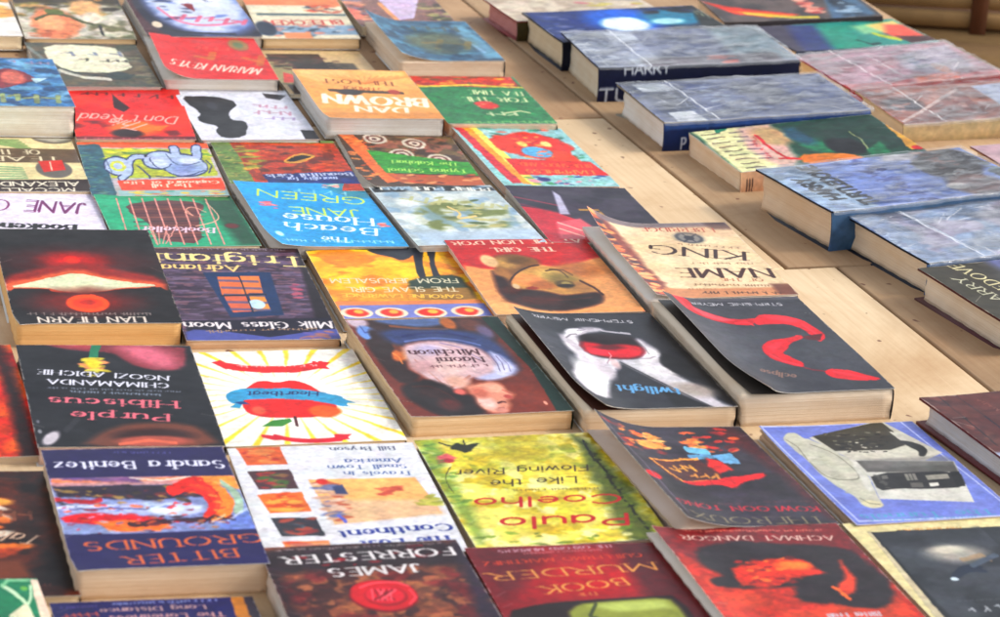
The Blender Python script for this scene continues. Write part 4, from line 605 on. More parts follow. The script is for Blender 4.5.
def art_purple(c):
    c.bg((24, 24, 30)); c.noise((34, 36, 44), .5, .3, 4, 4, 1, .6); c.poly([(0.109, -0.067), (0.979, -0.024), (0.942, 0.262), (0.881, 0.387), (0.722, 0.387), (0.619, 0.294), (0.537, 0.106), (0.355, 0.106), (0.192, 0.028)], (136, 56, 68), .03, 1, .02); c.poly([(0.547, 0.010), (0.768, -0.007), (0.899, 0.152), (0.898, 0.340), (0.781, 0.371), (0.661, 0.231)], (214, 126, 144), .12); c.poly([(0.174, -0.036), (0.483, -0.038), (0.451, 0.058), (0.249, 0.028)], (176, 80, 86), .06)
    c.line([(0.475, -0.070), (0.443, 0.074), (0.416, 0.232)], 0.0497, (28, 128, 96)); c.daubs(46, (0.356, 0.216), (0.461, 0.402), [(214, 200, 70), (236, 222, 90), (180, 150, 60), (226, 160, 110)], .01, .03, 0); c.ell((0.410, 0.294), 0.0387, 0.0738, (222, 206, 60), .5, 0, .3); c.daubs(14, (0.362, 0.387), (0.418, 0.494), [(226, 220, 120), (200, 190, 80)], .006, .014)
    c.text('NGOZI ADICHIE', (0.813, 0.479), (0.094, 0.387), 0.0738, (226, 226, 236), 'serif', .2); c.text('CHIMAMANDA', (0.799, 0.593), (0.137, 0.531), 0.0738, (226, 226, 236), 'serif', .2); c.blurb((0.853, 0.706), (0.105, 0.643), 0.0266, (150, 156, 170), 2); c.blurb((0.736, 0.750), (0.233, 0.696), 0.0325, (170, 180, 196), 3); c.text('Hibiscus', (0.811, 0.862), (0.126, 0.792), 0.1107, (226, 132, 146), 'serif', .2); c.text('Purple', (0.744, 1.051), (0.227, 0.996), 0.1107, (226, 132, 146), 'serif', .2)
    c.poly([(0.211, 1.500), (0.373, 1.267), (0.512, 1.170), (0.742, 1.158), (0.896, 1.231), (0.989, 1.512)], (122, 72, 54), .06); c.ell((0.632, 1.354), 0.2100, 0.1033, (60, 30, 28), .5); c.ell((0.624, 1.424), 0.1990, 0.0738, (180, 100, 84), .4); c.line([(0.438, 1.463), (0.604, 1.410), (0.738, 1.453)], 0.0166, (226, 130, 100), .8); c.ell((0.080, 1.375), 0.0387, 0.1033, (206, 200, 206), .5, 20, .3); c.line([(0.170, 1.265), (0.250, 1.096)], 0.0276, (60, 60, 66), .7); c.ell((0.030, 1.277), 0.0111, 0.0295, (150, 150, 156), .5); c.ell((0.031, 1.137), 0.0088, 0.0236, (120, 120, 130), .5)
def art_heart(c):
    c.amt = .005
    c.bg((244, 240, 232))
    for i in range(30):
        t = i*math.pi/15+.07; r0, r1, q = .3, 1.3, .026; C0 = (.47, .74); c.poly([(C0[0]+r0*math.cos(t), C0[1]+r0*math.sin(t)), (C0[0]+r1*math.cos(t-q), C0[1]+r1*math.sin(t-q)), (C0[0]+r1*math.cos(t+q), C0[1]+r1*math.sin(t+q))], (248, 216, 66), .012)
    c.ell((.47, .74), .42, .5, (248, 244, 238), 1.0, 0, 0, 0, .6); c.poly([(0.134, 0.177), (0.191, 0.148), (0.262, 0.274), (0.200, 0.302)], (214, 30, 38)); c.poly([(0.721, 0.195), (0.822, 0.221), (0.786, 0.286), (0.799, 0.339), (0.710, 0.314)], (214, 30, 38)); c.line([(0.200, 0.234), (0.305, 0.295), (0.451, 0.324), (0.626, 0.323), (0.769, 0.251)], 0.0450, (216, 32, 38)); c.blurb((0.733, 0.256), (0.247, 0.230), 0.0414, (248, 220, 214), 49)
    c.poly([(0.246, 0.638), (0.336, 0.515), (0.396, 0.504), (0.447, 0.542), (0.546, 0.501), (0.625, 0.575), (0.676, 0.727), (0.713, 0.861), (0.719, 0.974), (0.659, 1.048), (0.570, 1.102), (0.425, 1.096), (0.283, 1.074), (0.206, 1.004), (0.194, 0.876)], (216, 30, 28), .008); c.ell((0.638, 1.014), 0.0899, 0.0955, (224, 110, 30), .3); c.ell((0.274, 0.963), 0.0393, 0.0637, (236, 110, 80), .5)
    c.line([(0.163, 0.761), (0.213, 0.700), (0.382, 0.708), (0.549, 0.732), (0.695, 0.811), (0.753, 0.865)], 0.0731, (70, 164, 200)); c.poly([(0.735, 0.782), (0.836, 0.905), (0.769, 0.898), (0.790, 0.965), (0.718, 0.926)], (70, 164, 200), .006); c.poly([(0.140, 0.726), (0.180, 0.826), (0.122, 0.901), (0.175, 0.922), (0.219, 0.798)], (70, 164, 200), .006); c.poly([(0.158, 0.824), (0.216, 0.814), (0.241, 0.864), (0.186, 0.859)], (30, 80, 130)); c.text('Heartbeat', (0.658, 0.701), (0.264, 0.665), 0.0796, (34, 60, 110), 'thin', .3, .15); c.line([(0.454, 1.091), (0.442, 1.215)], 0.0169, (90, 30, 40)); c.poly([(0.247, 1.211), (0.318, 1.125), (0.423, 1.104), (0.426, 1.151), (0.357, 1.222)], (70, 140, 60), .006)
    c.line([(0.296, 1.369), (0.372, 1.438), (0.510, 1.467), (0.636, 1.449)], 0.0281, (210, 28, 60)); c.poly([(0.221, 1.331), (0.277, 1.352), (0.318, 1.432), (0.275, 1.428), (0.218, 1.377)], (210, 28, 60)); c.poly([(0.618, 1.371), (0.716, 1.381), (0.685, 1.424), (0.690, 1.455), (0.608, 1.477)], (210, 28, 60)); c.mott(.02)
def art_mitch(c):
    c.bg((118, 46, 26)); c.ell((0.798, 1.284), 0.1846, 0.2135, (134, 54, 28), .9); c.poly([(0.022, -0.075), (0.957, -0.025), (0.881, 0.429), (0.767, 0.377), (0.303, 0.251), (0.046, 0.431)], (60, 34, 34), .04); c.poly([(0.195, -0.068), (0.660, -0.026), (0.621, 0.106), (0.462, 0.150), (0.270, 0.082), (0.187, 0.033)], (98, 118, 160), .045); c.line([(0.263, 0.107), (0.410, 0.162), (0.613, 0.189)], 0.0148, (150, 92, 54), .9); c.ell((0.647, 0.083), 0.0492, 0.1067, (178, 108, 44), .5, 0, .4); c.ell((0.778, 0.129), 0.0738, 0.1220, (110, 66, 56), .7); c.ell((0.841, 0.243), 0.0492, 0.1067, (124, 110, 140), .7)
    c.ell((0.068, 0.030), 0.0677, 0.1067, (206, 190, 200), .5); c.ell((0.090, 0.223), 0.0677, 0.1220, (130, 162, 214), .35); c.line([(0.070, 0.106), (0.073, 0.213), (0.127, 0.194)], 0.0098, (84, 104, 160), .8); c.poly([(0.035, 0.357), (0.163, 0.238), (0.304, 0.194), (0.263, 0.451), (0.178, 0.761), (0.241, 0.915), (0.086, 1.022), (0.048, 0.826), (0.030, 0.549)], (46, 20, 16), .03); c.ell((0.136, 0.277), 0.0431, 0.1220, (54, 30, 34), .6); c.ell((0.199, 0.566), 0.0492, 0.1067, (196, 116, 54), .5, 20, .4); c.ell((0.219, 0.447), 0.0308, 0.0762, (120, 60, 34), .6); c.line([(0.160, 0.546), (0.182, 0.604), (0.177, 0.698)], 0.0123, (226, 150, 80), .8)
    c.poly([(0.156, 0.205), (0.281, 0.158), (0.405, 0.178), (0.599, 0.179), (0.804, 0.256), (0.884, 0.470), (0.880, 0.854), (0.796, 0.947), (0.757, 0.668), (0.699, 0.493), (0.506, 0.385), (0.350, 0.370), (0.236, 0.433), (0.176, 0.362)], (62, 76, 122), .07, 1, .02); c.line([(0.294, 0.283), (0.454, 0.232), (0.609, 0.255), (0.740, 0.358)], 0.0148, (38, 48, 104), .8); c.line([(0.287, 0.365), (0.462, 0.316), (0.628, 0.356), (0.742, 0.456)], 0.0123, (120, 136, 186), .8)
    c.poly([(0.249, 0.434), (0.399, 0.367), (0.558, 0.374), (0.717, 0.487), (0.753, 0.659), (0.757, 0.842), (0.677, 0.974), (0.579, 0.987), (0.544, 0.945), (0.472, 1.061), (0.378, 1.135), (0.307, 1.059), (0.247, 0.892), (0.213, 0.749), (0.222, 0.584)], (216, 190, 194), .045); c.line([(0.272, 0.533), (0.326, 0.618), (0.367, 0.858), (0.372, 1.051)], 0.0098, (170, 140, 150), .7); c.line([(0.383, 0.422), (0.511, 0.475), (0.589, 0.643), (0.592, 0.841)], 0.0098, (240, 224, 226), .8); c.line([(0.501, 0.401), (0.605, 0.484), (0.675, 0.676)], 0.0086, (160, 146, 180), .7); c.line([(0.269, 0.652), (0.306, 0.852), (0.342, 1.048)], 0.0123, (186, 140, 130), .7); c.line([(0.361, 1.088), (0.443, 1.020), (0.536, 0.921)], 0.0123, (176, 120, 104), .8); c.ell((0.391, 0.504), 0.0861, 0.0762, (196, 186, 208), .9); c.ell((0.435, 0.786), 0.1354, 0.1372, (228, 200, 196), .9); c.ell((0.433, 1.003), 0.0738, 0.0915, (226, 184, 168), .8); c.ell((0.286, 0.756), 0.0738, 0.0915, (204, 168, 168), .8, 30)
    c.poly([(0.765, 0.540), (0.829, 0.643), (0.870, 0.837), (0.814, 0.941), (0.718, 0.994), (0.635, 1.009), (0.553, 0.977), (0.612, 0.929), (0.717, 0.877), (0.755, 0.715)], (196, 198, 224), .045); c.ell((0.761, 0.858), 0.0492, 0.0915, (222, 222, 238), .8, 30); c.line([(0.758, 0.644), (0.759, 0.763), (0.741, 0.872)], 0.0068, (110, 100, 140), .8); c.line([(0.789, 0.639), (0.792, 0.751), (0.773, 0.859)], 0.0068, (120, 110, 150), .8); c.line([(0.811, 0.649), (0.822, 0.777), (0.803, 0.886)], 0.0062, (140, 136, 176), .8); c.line([(0.555, 0.962), (0.620, 1.007), (0.718, 0.994)], 0.0086, (150, 130, 150), .8)
    c.poly([(0.456, 1.082), (0.528, 1.051), (0.639, 1.017), (0.684, 1.052), (0.681, 1.151), (0.717, 1.215), (0.695, 1.273), (0.651, 1.314), (0.651, 1.381), (0.593, 1.478), (0.515, 1.492), (0.464, 1.428), (0.458, 1.309), (0.463, 1.212)], (222, 162, 140), .045); c.ell((0.517, 1.337), 0.0554, 0.0915, (238, 204, 196), .8); c.ell((0.519, 1.180), 0.0492, 0.0762, (196, 120, 100), .8); c.ell((0.630, 1.123), 0.0554, 0.0610, (232, 182, 160), .8); c.line([(0.667, 1.157), (0.688, 1.197), (0.711, 1.222)], 0.0086, (196, 110, 96), .8); c.ell((0.670, 1.256), 0.0246, 0.0305, (184, 92, 84), .6); c.line([(0.580, 1.344), (0.611, 1.325), (0.629, 1.334)], 0.0098, (90, 40, 40), .9); c.line([(0.560, 1.416), (0.595, 1.412)], 0.0074, (110, 60, 50), .8); c.ell((0.575, 1.447), 0.0369, 0.0381, (206, 150, 136), .7)
    c.poly([(0.067, 1.058), (0.151, 0.967), (0.264, 0.940), (0.359, 1.042), (0.387, 1.166), (0.467, 1.227), (0.445, 1.359), (0.466, 1.472), (0.381, 1.529), (0.205, 1.510), (0.129, 1.407), (0.066, 1.253), (0.052, 1.154)], (30, 12, 14), .045, 1, .015); c.ell((0.289, 1.328), 0.0677, 0.0915, (96, 34, 28), .8); c.ell((0.234, 1.150), 0.0984, 0.0915, (50, 22, 20), .8, 20); c.line([(0.140, 1.050), (0.251, 1.039), (0.324, 1.160), (0.355, 1.313)], 0.0098, (84, 40, 30), .7); c.line([(0.174, 1.144), (0.257, 1.228), (0.278, 1.415)], 0.0086, (70, 30, 26), .7); c.ell((0.403, 1.153), 0.0369, 0.0457, (214, 120, 110), .7); c.poly([(0.888, -0.005), (0.996, -0.021), (1.064, 1.536), (0.892, 1.525), (0.943, 0.837)], (8, 50, 38), .008); c.ell((0.865, 1.374), 0.0111, 0.0274, (236, 180, 160), .5)
    c.text('Mitchison', (0.698, 0.521), (0.270, 0.508), 0.0976, (84, 44, 56), 'serif', .17); c.text('Naomi', (0.692, 0.645), (0.409, 0.634), 0.0915, (84, 44, 56), 'serif', .17); c.blurb((0.691, 0.757), (0.314, 0.743), 0.0457, (120, 76, 86), 105)
def art_twil(c):
    c.bg((52, 54, 62)); c.ell((0.064, 0.548), 0.1751, 0.2795, (70, 72, 82), .9); c.box((-0.031, -0.074), (1.027, 0.028), (30, 28, 34), .03, .7); c.poly([(0.882, 0.125), (0.973, 0.255), (1.001, 0.707), (0.984, 1.329), (0.933, 1.288), (0.810, 1.091), (0.735, 0.854), (0.791, 0.537)], (40, 40, 46), .06)
    c.poly([(0.216, 0.400), (0.308, 0.281), (0.412, 0.243), (0.522, 0.239), (0.564, 0.273), (0.535, 0.305), (0.440, 0.327), (0.347, 0.373), (0.332, 0.478), (0.308, 0.582), (0.316, 0.662), (0.376, 0.720), (0.440, 0.731), (0.488, 0.741), (0.490, 0.788), (0.442, 0.888), (0.319, 1.068), (0.247, 1.217), (0.182, 1.378), (0.044, 1.326), (0.033, 1.040), (0.152, 0.868), (0.243, 0.738), (0.187, 0.577)], (230, 226, 230), .045)
    c.ell((0.357, 0.307), 0.0606, 0.0466, (244, 242, 244), .7); c.ell((0.260, 0.516), 0.0337, 0.1397, (206, 200, 206), .8, -15); c.ell((0.193, 0.986), 0.0808, 0.2174, (244, 242, 244), .8); c.ell((0.250, 0.739), 0.0472, 0.0776, (214, 208, 214), .8); c.ell((0.348, 0.876), 0.0472, 0.1553, (214, 206, 212), .8); c.ell((0.444, 0.810), 0.0269, 0.0776, (222, 196, 196), .7); c.line([(0.251, 0.418), (0.308, 0.355), (0.352, 0.348)], 0.0074, (130, 122, 130), .8); c.line([(0.377, 0.291), (0.440, 0.269), (0.499, 0.263)], 0.0067, (150, 142, 150), .8); c.line([(0.425, 0.754), (0.394, 0.808)], 0.0081, (170, 150, 156), .8)
    c.poly([(0.702, 0.452), (0.760, 0.421), (0.788, 0.545), (0.800, 0.698), (0.754, 0.824), (0.766, 0.965), (0.817, 1.084), (0.886, 1.263), (0.907, 1.430), (0.999, 1.531), (0.828, 1.522), (0.722, 1.308), (0.632, 1.114), (0.540, 0.916), (0.491, 0.804), (0.491, 0.741), (0.603, 0.754), (0.685, 0.701), (0.723, 0.623), (0.705, 0.517)], (214, 210, 214), .045); c.ell((0.729, 0.695), 0.0539, 0.1242, (240, 236, 238), .8, 30); c.ell((0.701, 0.939), 0.1078, 0.0932, (230, 226, 228), .8, 30); c.ell((0.816, 1.245), 0.1347, 0.0932, (186, 176, 168), .8, 28); c.line([(0.724, 0.477), (0.741, 0.575), (0.728, 0.679)], 0.0074, (140, 132, 138), .7); c.line([(0.640, 0.747), (0.707, 0.750), (0.760, 0.713)], 0.0074, (160, 150, 156), .7)
    c.poly([(0.791, 0.714), (0.850, 0.660), (0.916, 0.831), (0.942, 1.144), (0.863, 1.063), (0.779, 0.958), (0.748, 0.847)], (14, 12, 16), .03); c.poly([(0.383, 0.358), (0.513, 0.354), (0.710, 0.386), (0.725, 0.493), (0.713, 0.639), (0.649, 0.724), (0.535, 0.751), (0.410, 0.722), (0.318, 0.646), (0.321, 0.518)], (28, 8, 14), .045); c.poly([(0.348, 0.462), (0.428, 0.490), (0.495, 0.541), (0.609, 0.513), (0.716, 0.550), (0.713, 0.647), (0.640, 0.728), (0.537, 0.747), (0.413, 0.714), (0.321, 0.638), (0.316, 0.542)], (196, 14, 42), .045); c.ell((0.408, 0.634), 0.0808, 0.0528, (230, 50, 76), .8, 6); c.ell((0.574, 0.649), 0.0808, 0.0621, (214, 20, 52), .8); c.ell((0.503, 0.566), 0.0943, 0.0373, (110, 8, 28), .8); c.line([(0.463, 0.652), (0.465, 0.692), (0.440, 0.731)], 0.0067, (240, 190, 190), .9)
    c.line([(0.373, 0.349), (0.449, 0.294), (0.547, 0.264), (0.541, 0.297), (0.597, 0.316), (0.723, 0.354)], 0.0108, (206, 200, 206), .9); c.line([(0.487, 0.796), (0.543, 0.909), (0.635, 1.106), (0.725, 1.301), (0.838, 1.515)], 0.0074, (20, 20, 24), .7); c.poly([(0.599, 1.196), (0.838, 1.515), (0.589, 1.473)], (26, 26, 30), .03)
    c.text('STEPHENIE MEYER', (0.819, 0.132), (0.133, 0.058), 0.0450, (210, 208, 212), 'sans', .22); c.text('twilight', (0.715, 1.217), (0.323, 1.137), 0.1087, (120, 176, 214), 'serif', .2)
def art_eclipse(c):
    c.bg((64, 64, 72)); c.ell((0.204, 0.729), 0.3287, 0.4020, (92, 92, 100), 1.); c.ell((0.787, 0.985), 0.3287, 0.3092, (76, 78, 86), 1.); c.box((0.005, -0.095), (1.098, 0.046), (120, 116, 122), .02, .5)
    c.poly([(0.077, -0.099), (0.164, -0.047), (0.206, 0.070), (0.187, 0.164), (0.277, 0.258), (0.407, 0.362), (0.581, 0.343), (0.492, 0.463), (0.375, 0.440), (0.230, 0.364), (0.124, 0.279), (0.088, 0.164), (0.082, 0.025)], (200, 18, 42), .01); c.poly([(0.159, 0.144), (0.273, 0.257), (0.404, 0.371), (0.325, 0.390), (0.199, 0.311)], (226, 116, 126), .02, .8); c.line([(0.091, -0.044), (0.117, 0.072), (0.123, 0.193)], 0.0158, (240, 96, 110), .8); c.line([(0.393, 0.421), (0.475, 0.411), (0.499, 0.455)], 0.0131, (240, 60, 76), .8)
    c.poly([(0.519, 0.389), (0.619, 0.278), (0.767, 0.307), (0.863, 0.384), (0.895, 0.506), (0.919, 0.626), (0.890, 0.707), (0.828, 0.760), (0.816, 0.684), (0.808, 0.541), (0.741, 0.451), (0.601, 0.447), (0.526, 0.458)], (214, 22, 46), .01); c.poly([(0.612, 0.294), (0.760, 0.324), (0.852, 0.400), (0.786, 0.429), (0.667, 0.376)], (240, 60, 80), .02, .8); c.line([(0.837, 0.476), (0.858, 0.604), (0.864, 0.688)], 0.0131, (240, 70, 90), .8); c.poly([(0.728, 0.668), (0.837, 0.636), (0.906, 0.625), (0.842, 0.736), (0.768, 0.713)], (96, 10, 26), .012)
    c.poly([(0.421, 0.781), (0.508, 0.698), (0.643, 0.677), (0.752, 0.628), (0.752, 0.687), (0.633, 0.751), (0.572, 0.844), (0.508, 0.903), (0.544, 0.987), (0.584, 1.063), (0.557, 1.132), (0.498, 1.095), (0.405, 0.990), (0.392, 0.876)], (208, 18, 42), .01); c.poly([(0.448, 0.792), (0.552, 0.727), (0.619, 0.733), (0.515, 0.814), (0.461, 0.883)], (236, 60, 80), .02, .8); c.line([(0.421, 0.911), (0.461, 1.019), (0.547, 1.099)], 0.0131, (240, 80, 96), .8); c.line([(0.557, 1.132), (0.599, 1.175), (0.672, 1.206)], 0.0066, (170, 20, 40), .8); c.poly([(0.665, 1.197), (0.741, 1.165), (0.830, 1.205), (0.908, 1.291), (0.982, 1.353), (0.919, 1.378), (0.791, 1.358), (0.677, 1.308), (0.655, 1.252)], (208, 14, 38), .01); c.line([(0.718, 1.218), (0.812, 1.274), (0.891, 1.329)], 0.0118, (240, 60, 80), .8)
    c.text('STEPHENIE MEYER', (0.840, 0.104), (0.206, 0.070), 0.0448, (196, 194, 198), 'sans', .22); c.text('eclipse', (0.458, 1.233), (0.258, 1.136), 0.0773, (150, 120, 108), 'serif', .18)
def art_tales(c):
    c.amt = .009
    c.bg((54, 22, 14)); c.noise((96, 40, 18), .52, .15, 4, 5, 1, .9); c.noise((24, 12, 14), .55, .15, 4, 4, 3, .8); c.daubs(24, (0.516, 0.356), (0.719, 1.083), [(220, 130, 50), (170, 70, 30), (236, 180, 90), (230, 220, 210)], .02, .07); c.blurb((0.861, 0.520), (0.457, 0.465), 0.1061, (150, 90, 66), 42); c.text('Tales', (0.894, 0.823), (0.616, 0.714), 0.1179, (206, 180, 160), 'serif', .12, .3); c.poly([(0.360, 1.075), (0.748, 1.084), (0.795, 1.291), (0.387, 1.335)], (122, 66, 40), .05); c.line([(0.540, 0.067), (0.847, 0.105)], 0.0049, (110, 60, 40)); c.blurb((0.865, 1.362), (0.808, 1.359), 0.0472, (110, 60, 50))
def art_bitter(c):
    c.bg((46, 40, 92)); c.amt = .009; c.poly([(-0.002, 0.368), (1.023, 0.381), (1.026, 1.111), (-0.019, 1.072)], (150, 160, 200)); c.poly([(-0.002, 0.368), (1.023, 0.381), (1.019, 0.500), (0.006, 0.486)], (206, 160, 160), .02); c.line([(0.013, 0.421), (0.375, 0.432), (0.757, 0.404), (1.003, 0.433)], 0.0178, (230, 150, 110)); c.poly([(0.063, 0.359), (0.487, 0.400), (0.489, 0.465), (0.068, 0.412)], (110, 84, 150), .03, .8); c.line([(0.434, 0.396), (0.590, 0.433), (0.759, 0.391)], 0.0084, (236, 226, 220), .9)
    c.poly([(0.813, 0.394), (0.958, 0.377), (1.021, 0.460), (1.020, 0.592), (0.932, 0.534), (0.848, 0.449)], (226, 160, 80), .03); c.poly([(0.006, 0.486), (0.797, 0.499), (0.804, 0.655), (0.500, 0.686), (0.023, 0.615)], (60, 48, 66), .02, 1, .02); c.daubs(60, (0.024, 0.513), (0.756, 0.754), [(150, 130, 80), (84, 70, 60), (180, 150, 90), (50, 44, 60), (120, 60, 60)], .008, .028, 2); c.line([(-0.002, 0.652), (0.183, 0.690), (0.238, 0.668)], 0.0210, (180, 40, 60)); c.poly([(0.001, 0.715), (0.338, 0.713), (0.659, 0.697), (0.770, 0.806), (0.576, 0.893), (0.371, 0.854), (0.012, 0.804)], (178, 184, 216), .02); c.ell((0.615, 0.808), 0.1575, 0.0751, (216, 222, 240), .4, 0, .3); c.line([(0.007, 0.753), (0.230, 0.731), (0.437, 0.758)], 0.0084, (226, 226, 246))
    c.poly([(0.006, 0.853), (0.167, 0.815), (0.345, 0.852), (0.522, 0.902), (0.589, 0.981), (0.350, 1.013), (0.027, 0.941)], (206, 28, 44), .02, 1, .015); c.poly([(0.162, 0.938), (0.363, 0.916), (0.562, 0.992), (0.499, 1.061), (0.241, 1.055)], (236, 130, 50), .02, 1, .015); c.line([(0.355, 0.977), (0.621, 0.946), (0.899, 0.928)], 0.0262, (60, 30, 50), .9); c.daubs(20, (0.420, 0.882), (0.892, 1.065), [(70, 30, 50), (110, 40, 60), (180, 120, 90)], .008, .024, 4)
    c.line([(0.633, 0.579), (0.722, 0.494), (0.814, 0.526), (0.858, 0.659), (0.843, 0.811), (0.766, 0.894)], [0.0525, 0.0840, 0.1050, 0.1260, 0.0945, 0.0262], (214, 44, 30)); c.line([(0.741, 0.508), (0.831, 0.553), (0.871, 0.711), (0.827, 0.848)], [0.0157, 0.0315, 0.0315, 0.0210], (240, 90, 40), .8); c.line([(0.837, 0.449), (0.896, 0.557), (0.918, 0.714), (0.877, 0.864), (0.800, 0.946)], [0.0262, 0.0472, 0.0682, 0.0630, 0.0262], (238, 150, 60)); c.line([(0.919, 0.480), (0.966, 0.588), (0.973, 0.744), (0.941, 0.868)], [0.0210, 0.0420, 0.0472, 0.0367], (176, 196, 180)); c.poly([(0.876, 0.939), (1.044, 0.825), (1.028, 1.099), (0.778, 1.081)], (120, 140, 200), .03, .9); c.line([(0.871, 0.964), (0.936, 0.893), (1.002, 0.822)], 0.0105, (220, 226, 246), .7)
    c.daubs(50, (0.022, 0.717), (0.706, 1.076), [(226, 40, 50), (150, 20, 40), (236, 110, 50), (190, 196, 226), (120, 130, 190)], .006, .022, 21, .7); c.daubs(30, (0.671, 0.438), (0.926, 1.018), [(240, 120, 50), (190, 30, 30), (246, 190, 100), (230, 70, 40)], .006, .018, 22, .7); c.line([(0.067, 0.783), (0.279, 0.760), (0.484, 0.799)], 0.0063, (60, 60, 110), .7); c.line([(0.717, 1.003), (0.811, 0.910), (0.913, 0.967)], 0.0079, (50, 24, 44), .9); c.line([(0.784, 0.983), (0.873, 0.889)], 0.0063, (230, 220, 210), .8)
    c.rough(); c.poly([(-0.020, 1.084), (1.030, 1.087), (1.004, 1.530), (0.001, 1.510)], (44, 38, 94), .012); c.poly([(-0.002, -0.020), (1.014, -0.029), (1.021, 0.394), (-0.003, 0.381)], (46, 40, 92), .01); c.blurb((0.699, 0.063), (0.383, 0.044), 0.0250, (110, 110, 170), 1); c.text('Sandra Benitez', (0.967, 0.189), (0.052, 0.173), 0.1126, (226, 226, 240), 'serif', .17); c.text('GROUNDS', (1.009, 1.147), (0.092, 1.177), 0.1126, (206, 116, 70), 'serif', .17); c.text('BITTER', (0.844, 1.317), (0.272, 1.362), 0.1064, (206, 116, 70), 'serif', .17)
def art_lost(c):
    c.amt = .005
    c.bg((226, 226, 230))
    Q = [([(0.050, -0.008), (0.278, -0.000), (0.286, 0.261), (0.071, 0.253)], [(206, 110, 60), (236, 190, 130), (170, 60, 50), (220, 150, 90)]), ([(0.059, 0.337), (0.281, 0.332), (0.291, 0.599), (0.085, 0.591)], [(90, 60, 66), (150, 110, 80), (80, 110, 60), (170, 60, 60)]), ([(0.065, 0.657), (0.295, 0.640), (0.306, 0.899), (0.096, 0.903)], [(226, 130, 60), (206, 90, 40), (240, 180, 90), (190, 90, 60)]), ([(0.086, 0.968), (0.318, 0.980), (0.326, 1.216), (0.106, 1.205)], [(60, 60, 70), (180, 90, 70), (110, 130, 140), (150, 60, 60)]), ([(0.102, 1.268), (0.330, 1.281), (0.326, 1.483), (0.112, 1.459)], [(226, 150, 90), (196, 90, 60)])]
    for i, (P, cols) in enumerate(Q): c.poly(P, cols[0]); x = [p[0] for p in P]; y = [p[1] for p in P]; c.daubs(34, (min(x)+.06, min(y)+.03), (max(x)-.06, max(y)-.03), cols, .012, .04, i)
    c.poly([(0.357, 0.480), (0.919, 0.497), (0.966, 1.010), (0.399, 1.081)], (236, 192, 130)); c.poly([(0.375, 0.758), (0.967, 0.821), (0.969, 1.024), (0.399, 1.081)], (224, 196, 170), .05, .8); c.daubs(40, (0.384, 0.511), (0.482, 1.037), [(226, 200, 180), (190, 110, 80), (120, 130, 170), (206, 170, 150)], .015, .04, 9); c.daubs(12, (0.689, 0.627), (0.797, 0.721), [(190, 90, 70), (206, 120, 90)], .01, .03, 3); c.daubs(12, (0.867, 0.742), (0.974, 0.890), [(170, 170, 70), (206, 200, 110)], .015, .04, 4); c.poly([(0.465, 0.589), (0.523, 0.554), (0.531, 0.693), (0.470, 0.686)], (70, 80, 120), .01); c.ell((0.425, 0.515), 0.0306, 0.0400, (200, 60, 50), .4); c.line([(0.441, 0.980), (0.460, 1.048)], 0.0204, (110, 120, 200))
    c.text('Bill Bryson', (0.885, 0.046), (0.545, 0.041), 0.0613, (90, 96, 120), 'serif', .18); c.text('America', (0.890, 0.222), (0.597, 0.214), 0.0667, (84, 110, 160), 'serif', .18); c.text('Small Town', (0.901, 0.310), (0.492, 0.297), 0.0613, (84, 110, 160), 'serif', .18); c.text('Travels in', (0.919, 0.412), (0.562, 0.389), 0.0587, (84, 110, 160), 'serif', .18); c.text('Continent', (0.971, 1.143), (0.398, 1.172), 0.1000, (44, 66, 150), 'serif', .22); c.text('The Lost', (0.955, 1.299), (0.486, 1.311), 0.1067, (44, 66, 150), 'serif', .22); c.poly([(0.137, 1.298), (0.990, 1.328), (0.964, 1.555), (0.105, 1.508)], (206, 210, 220), .01, .3)
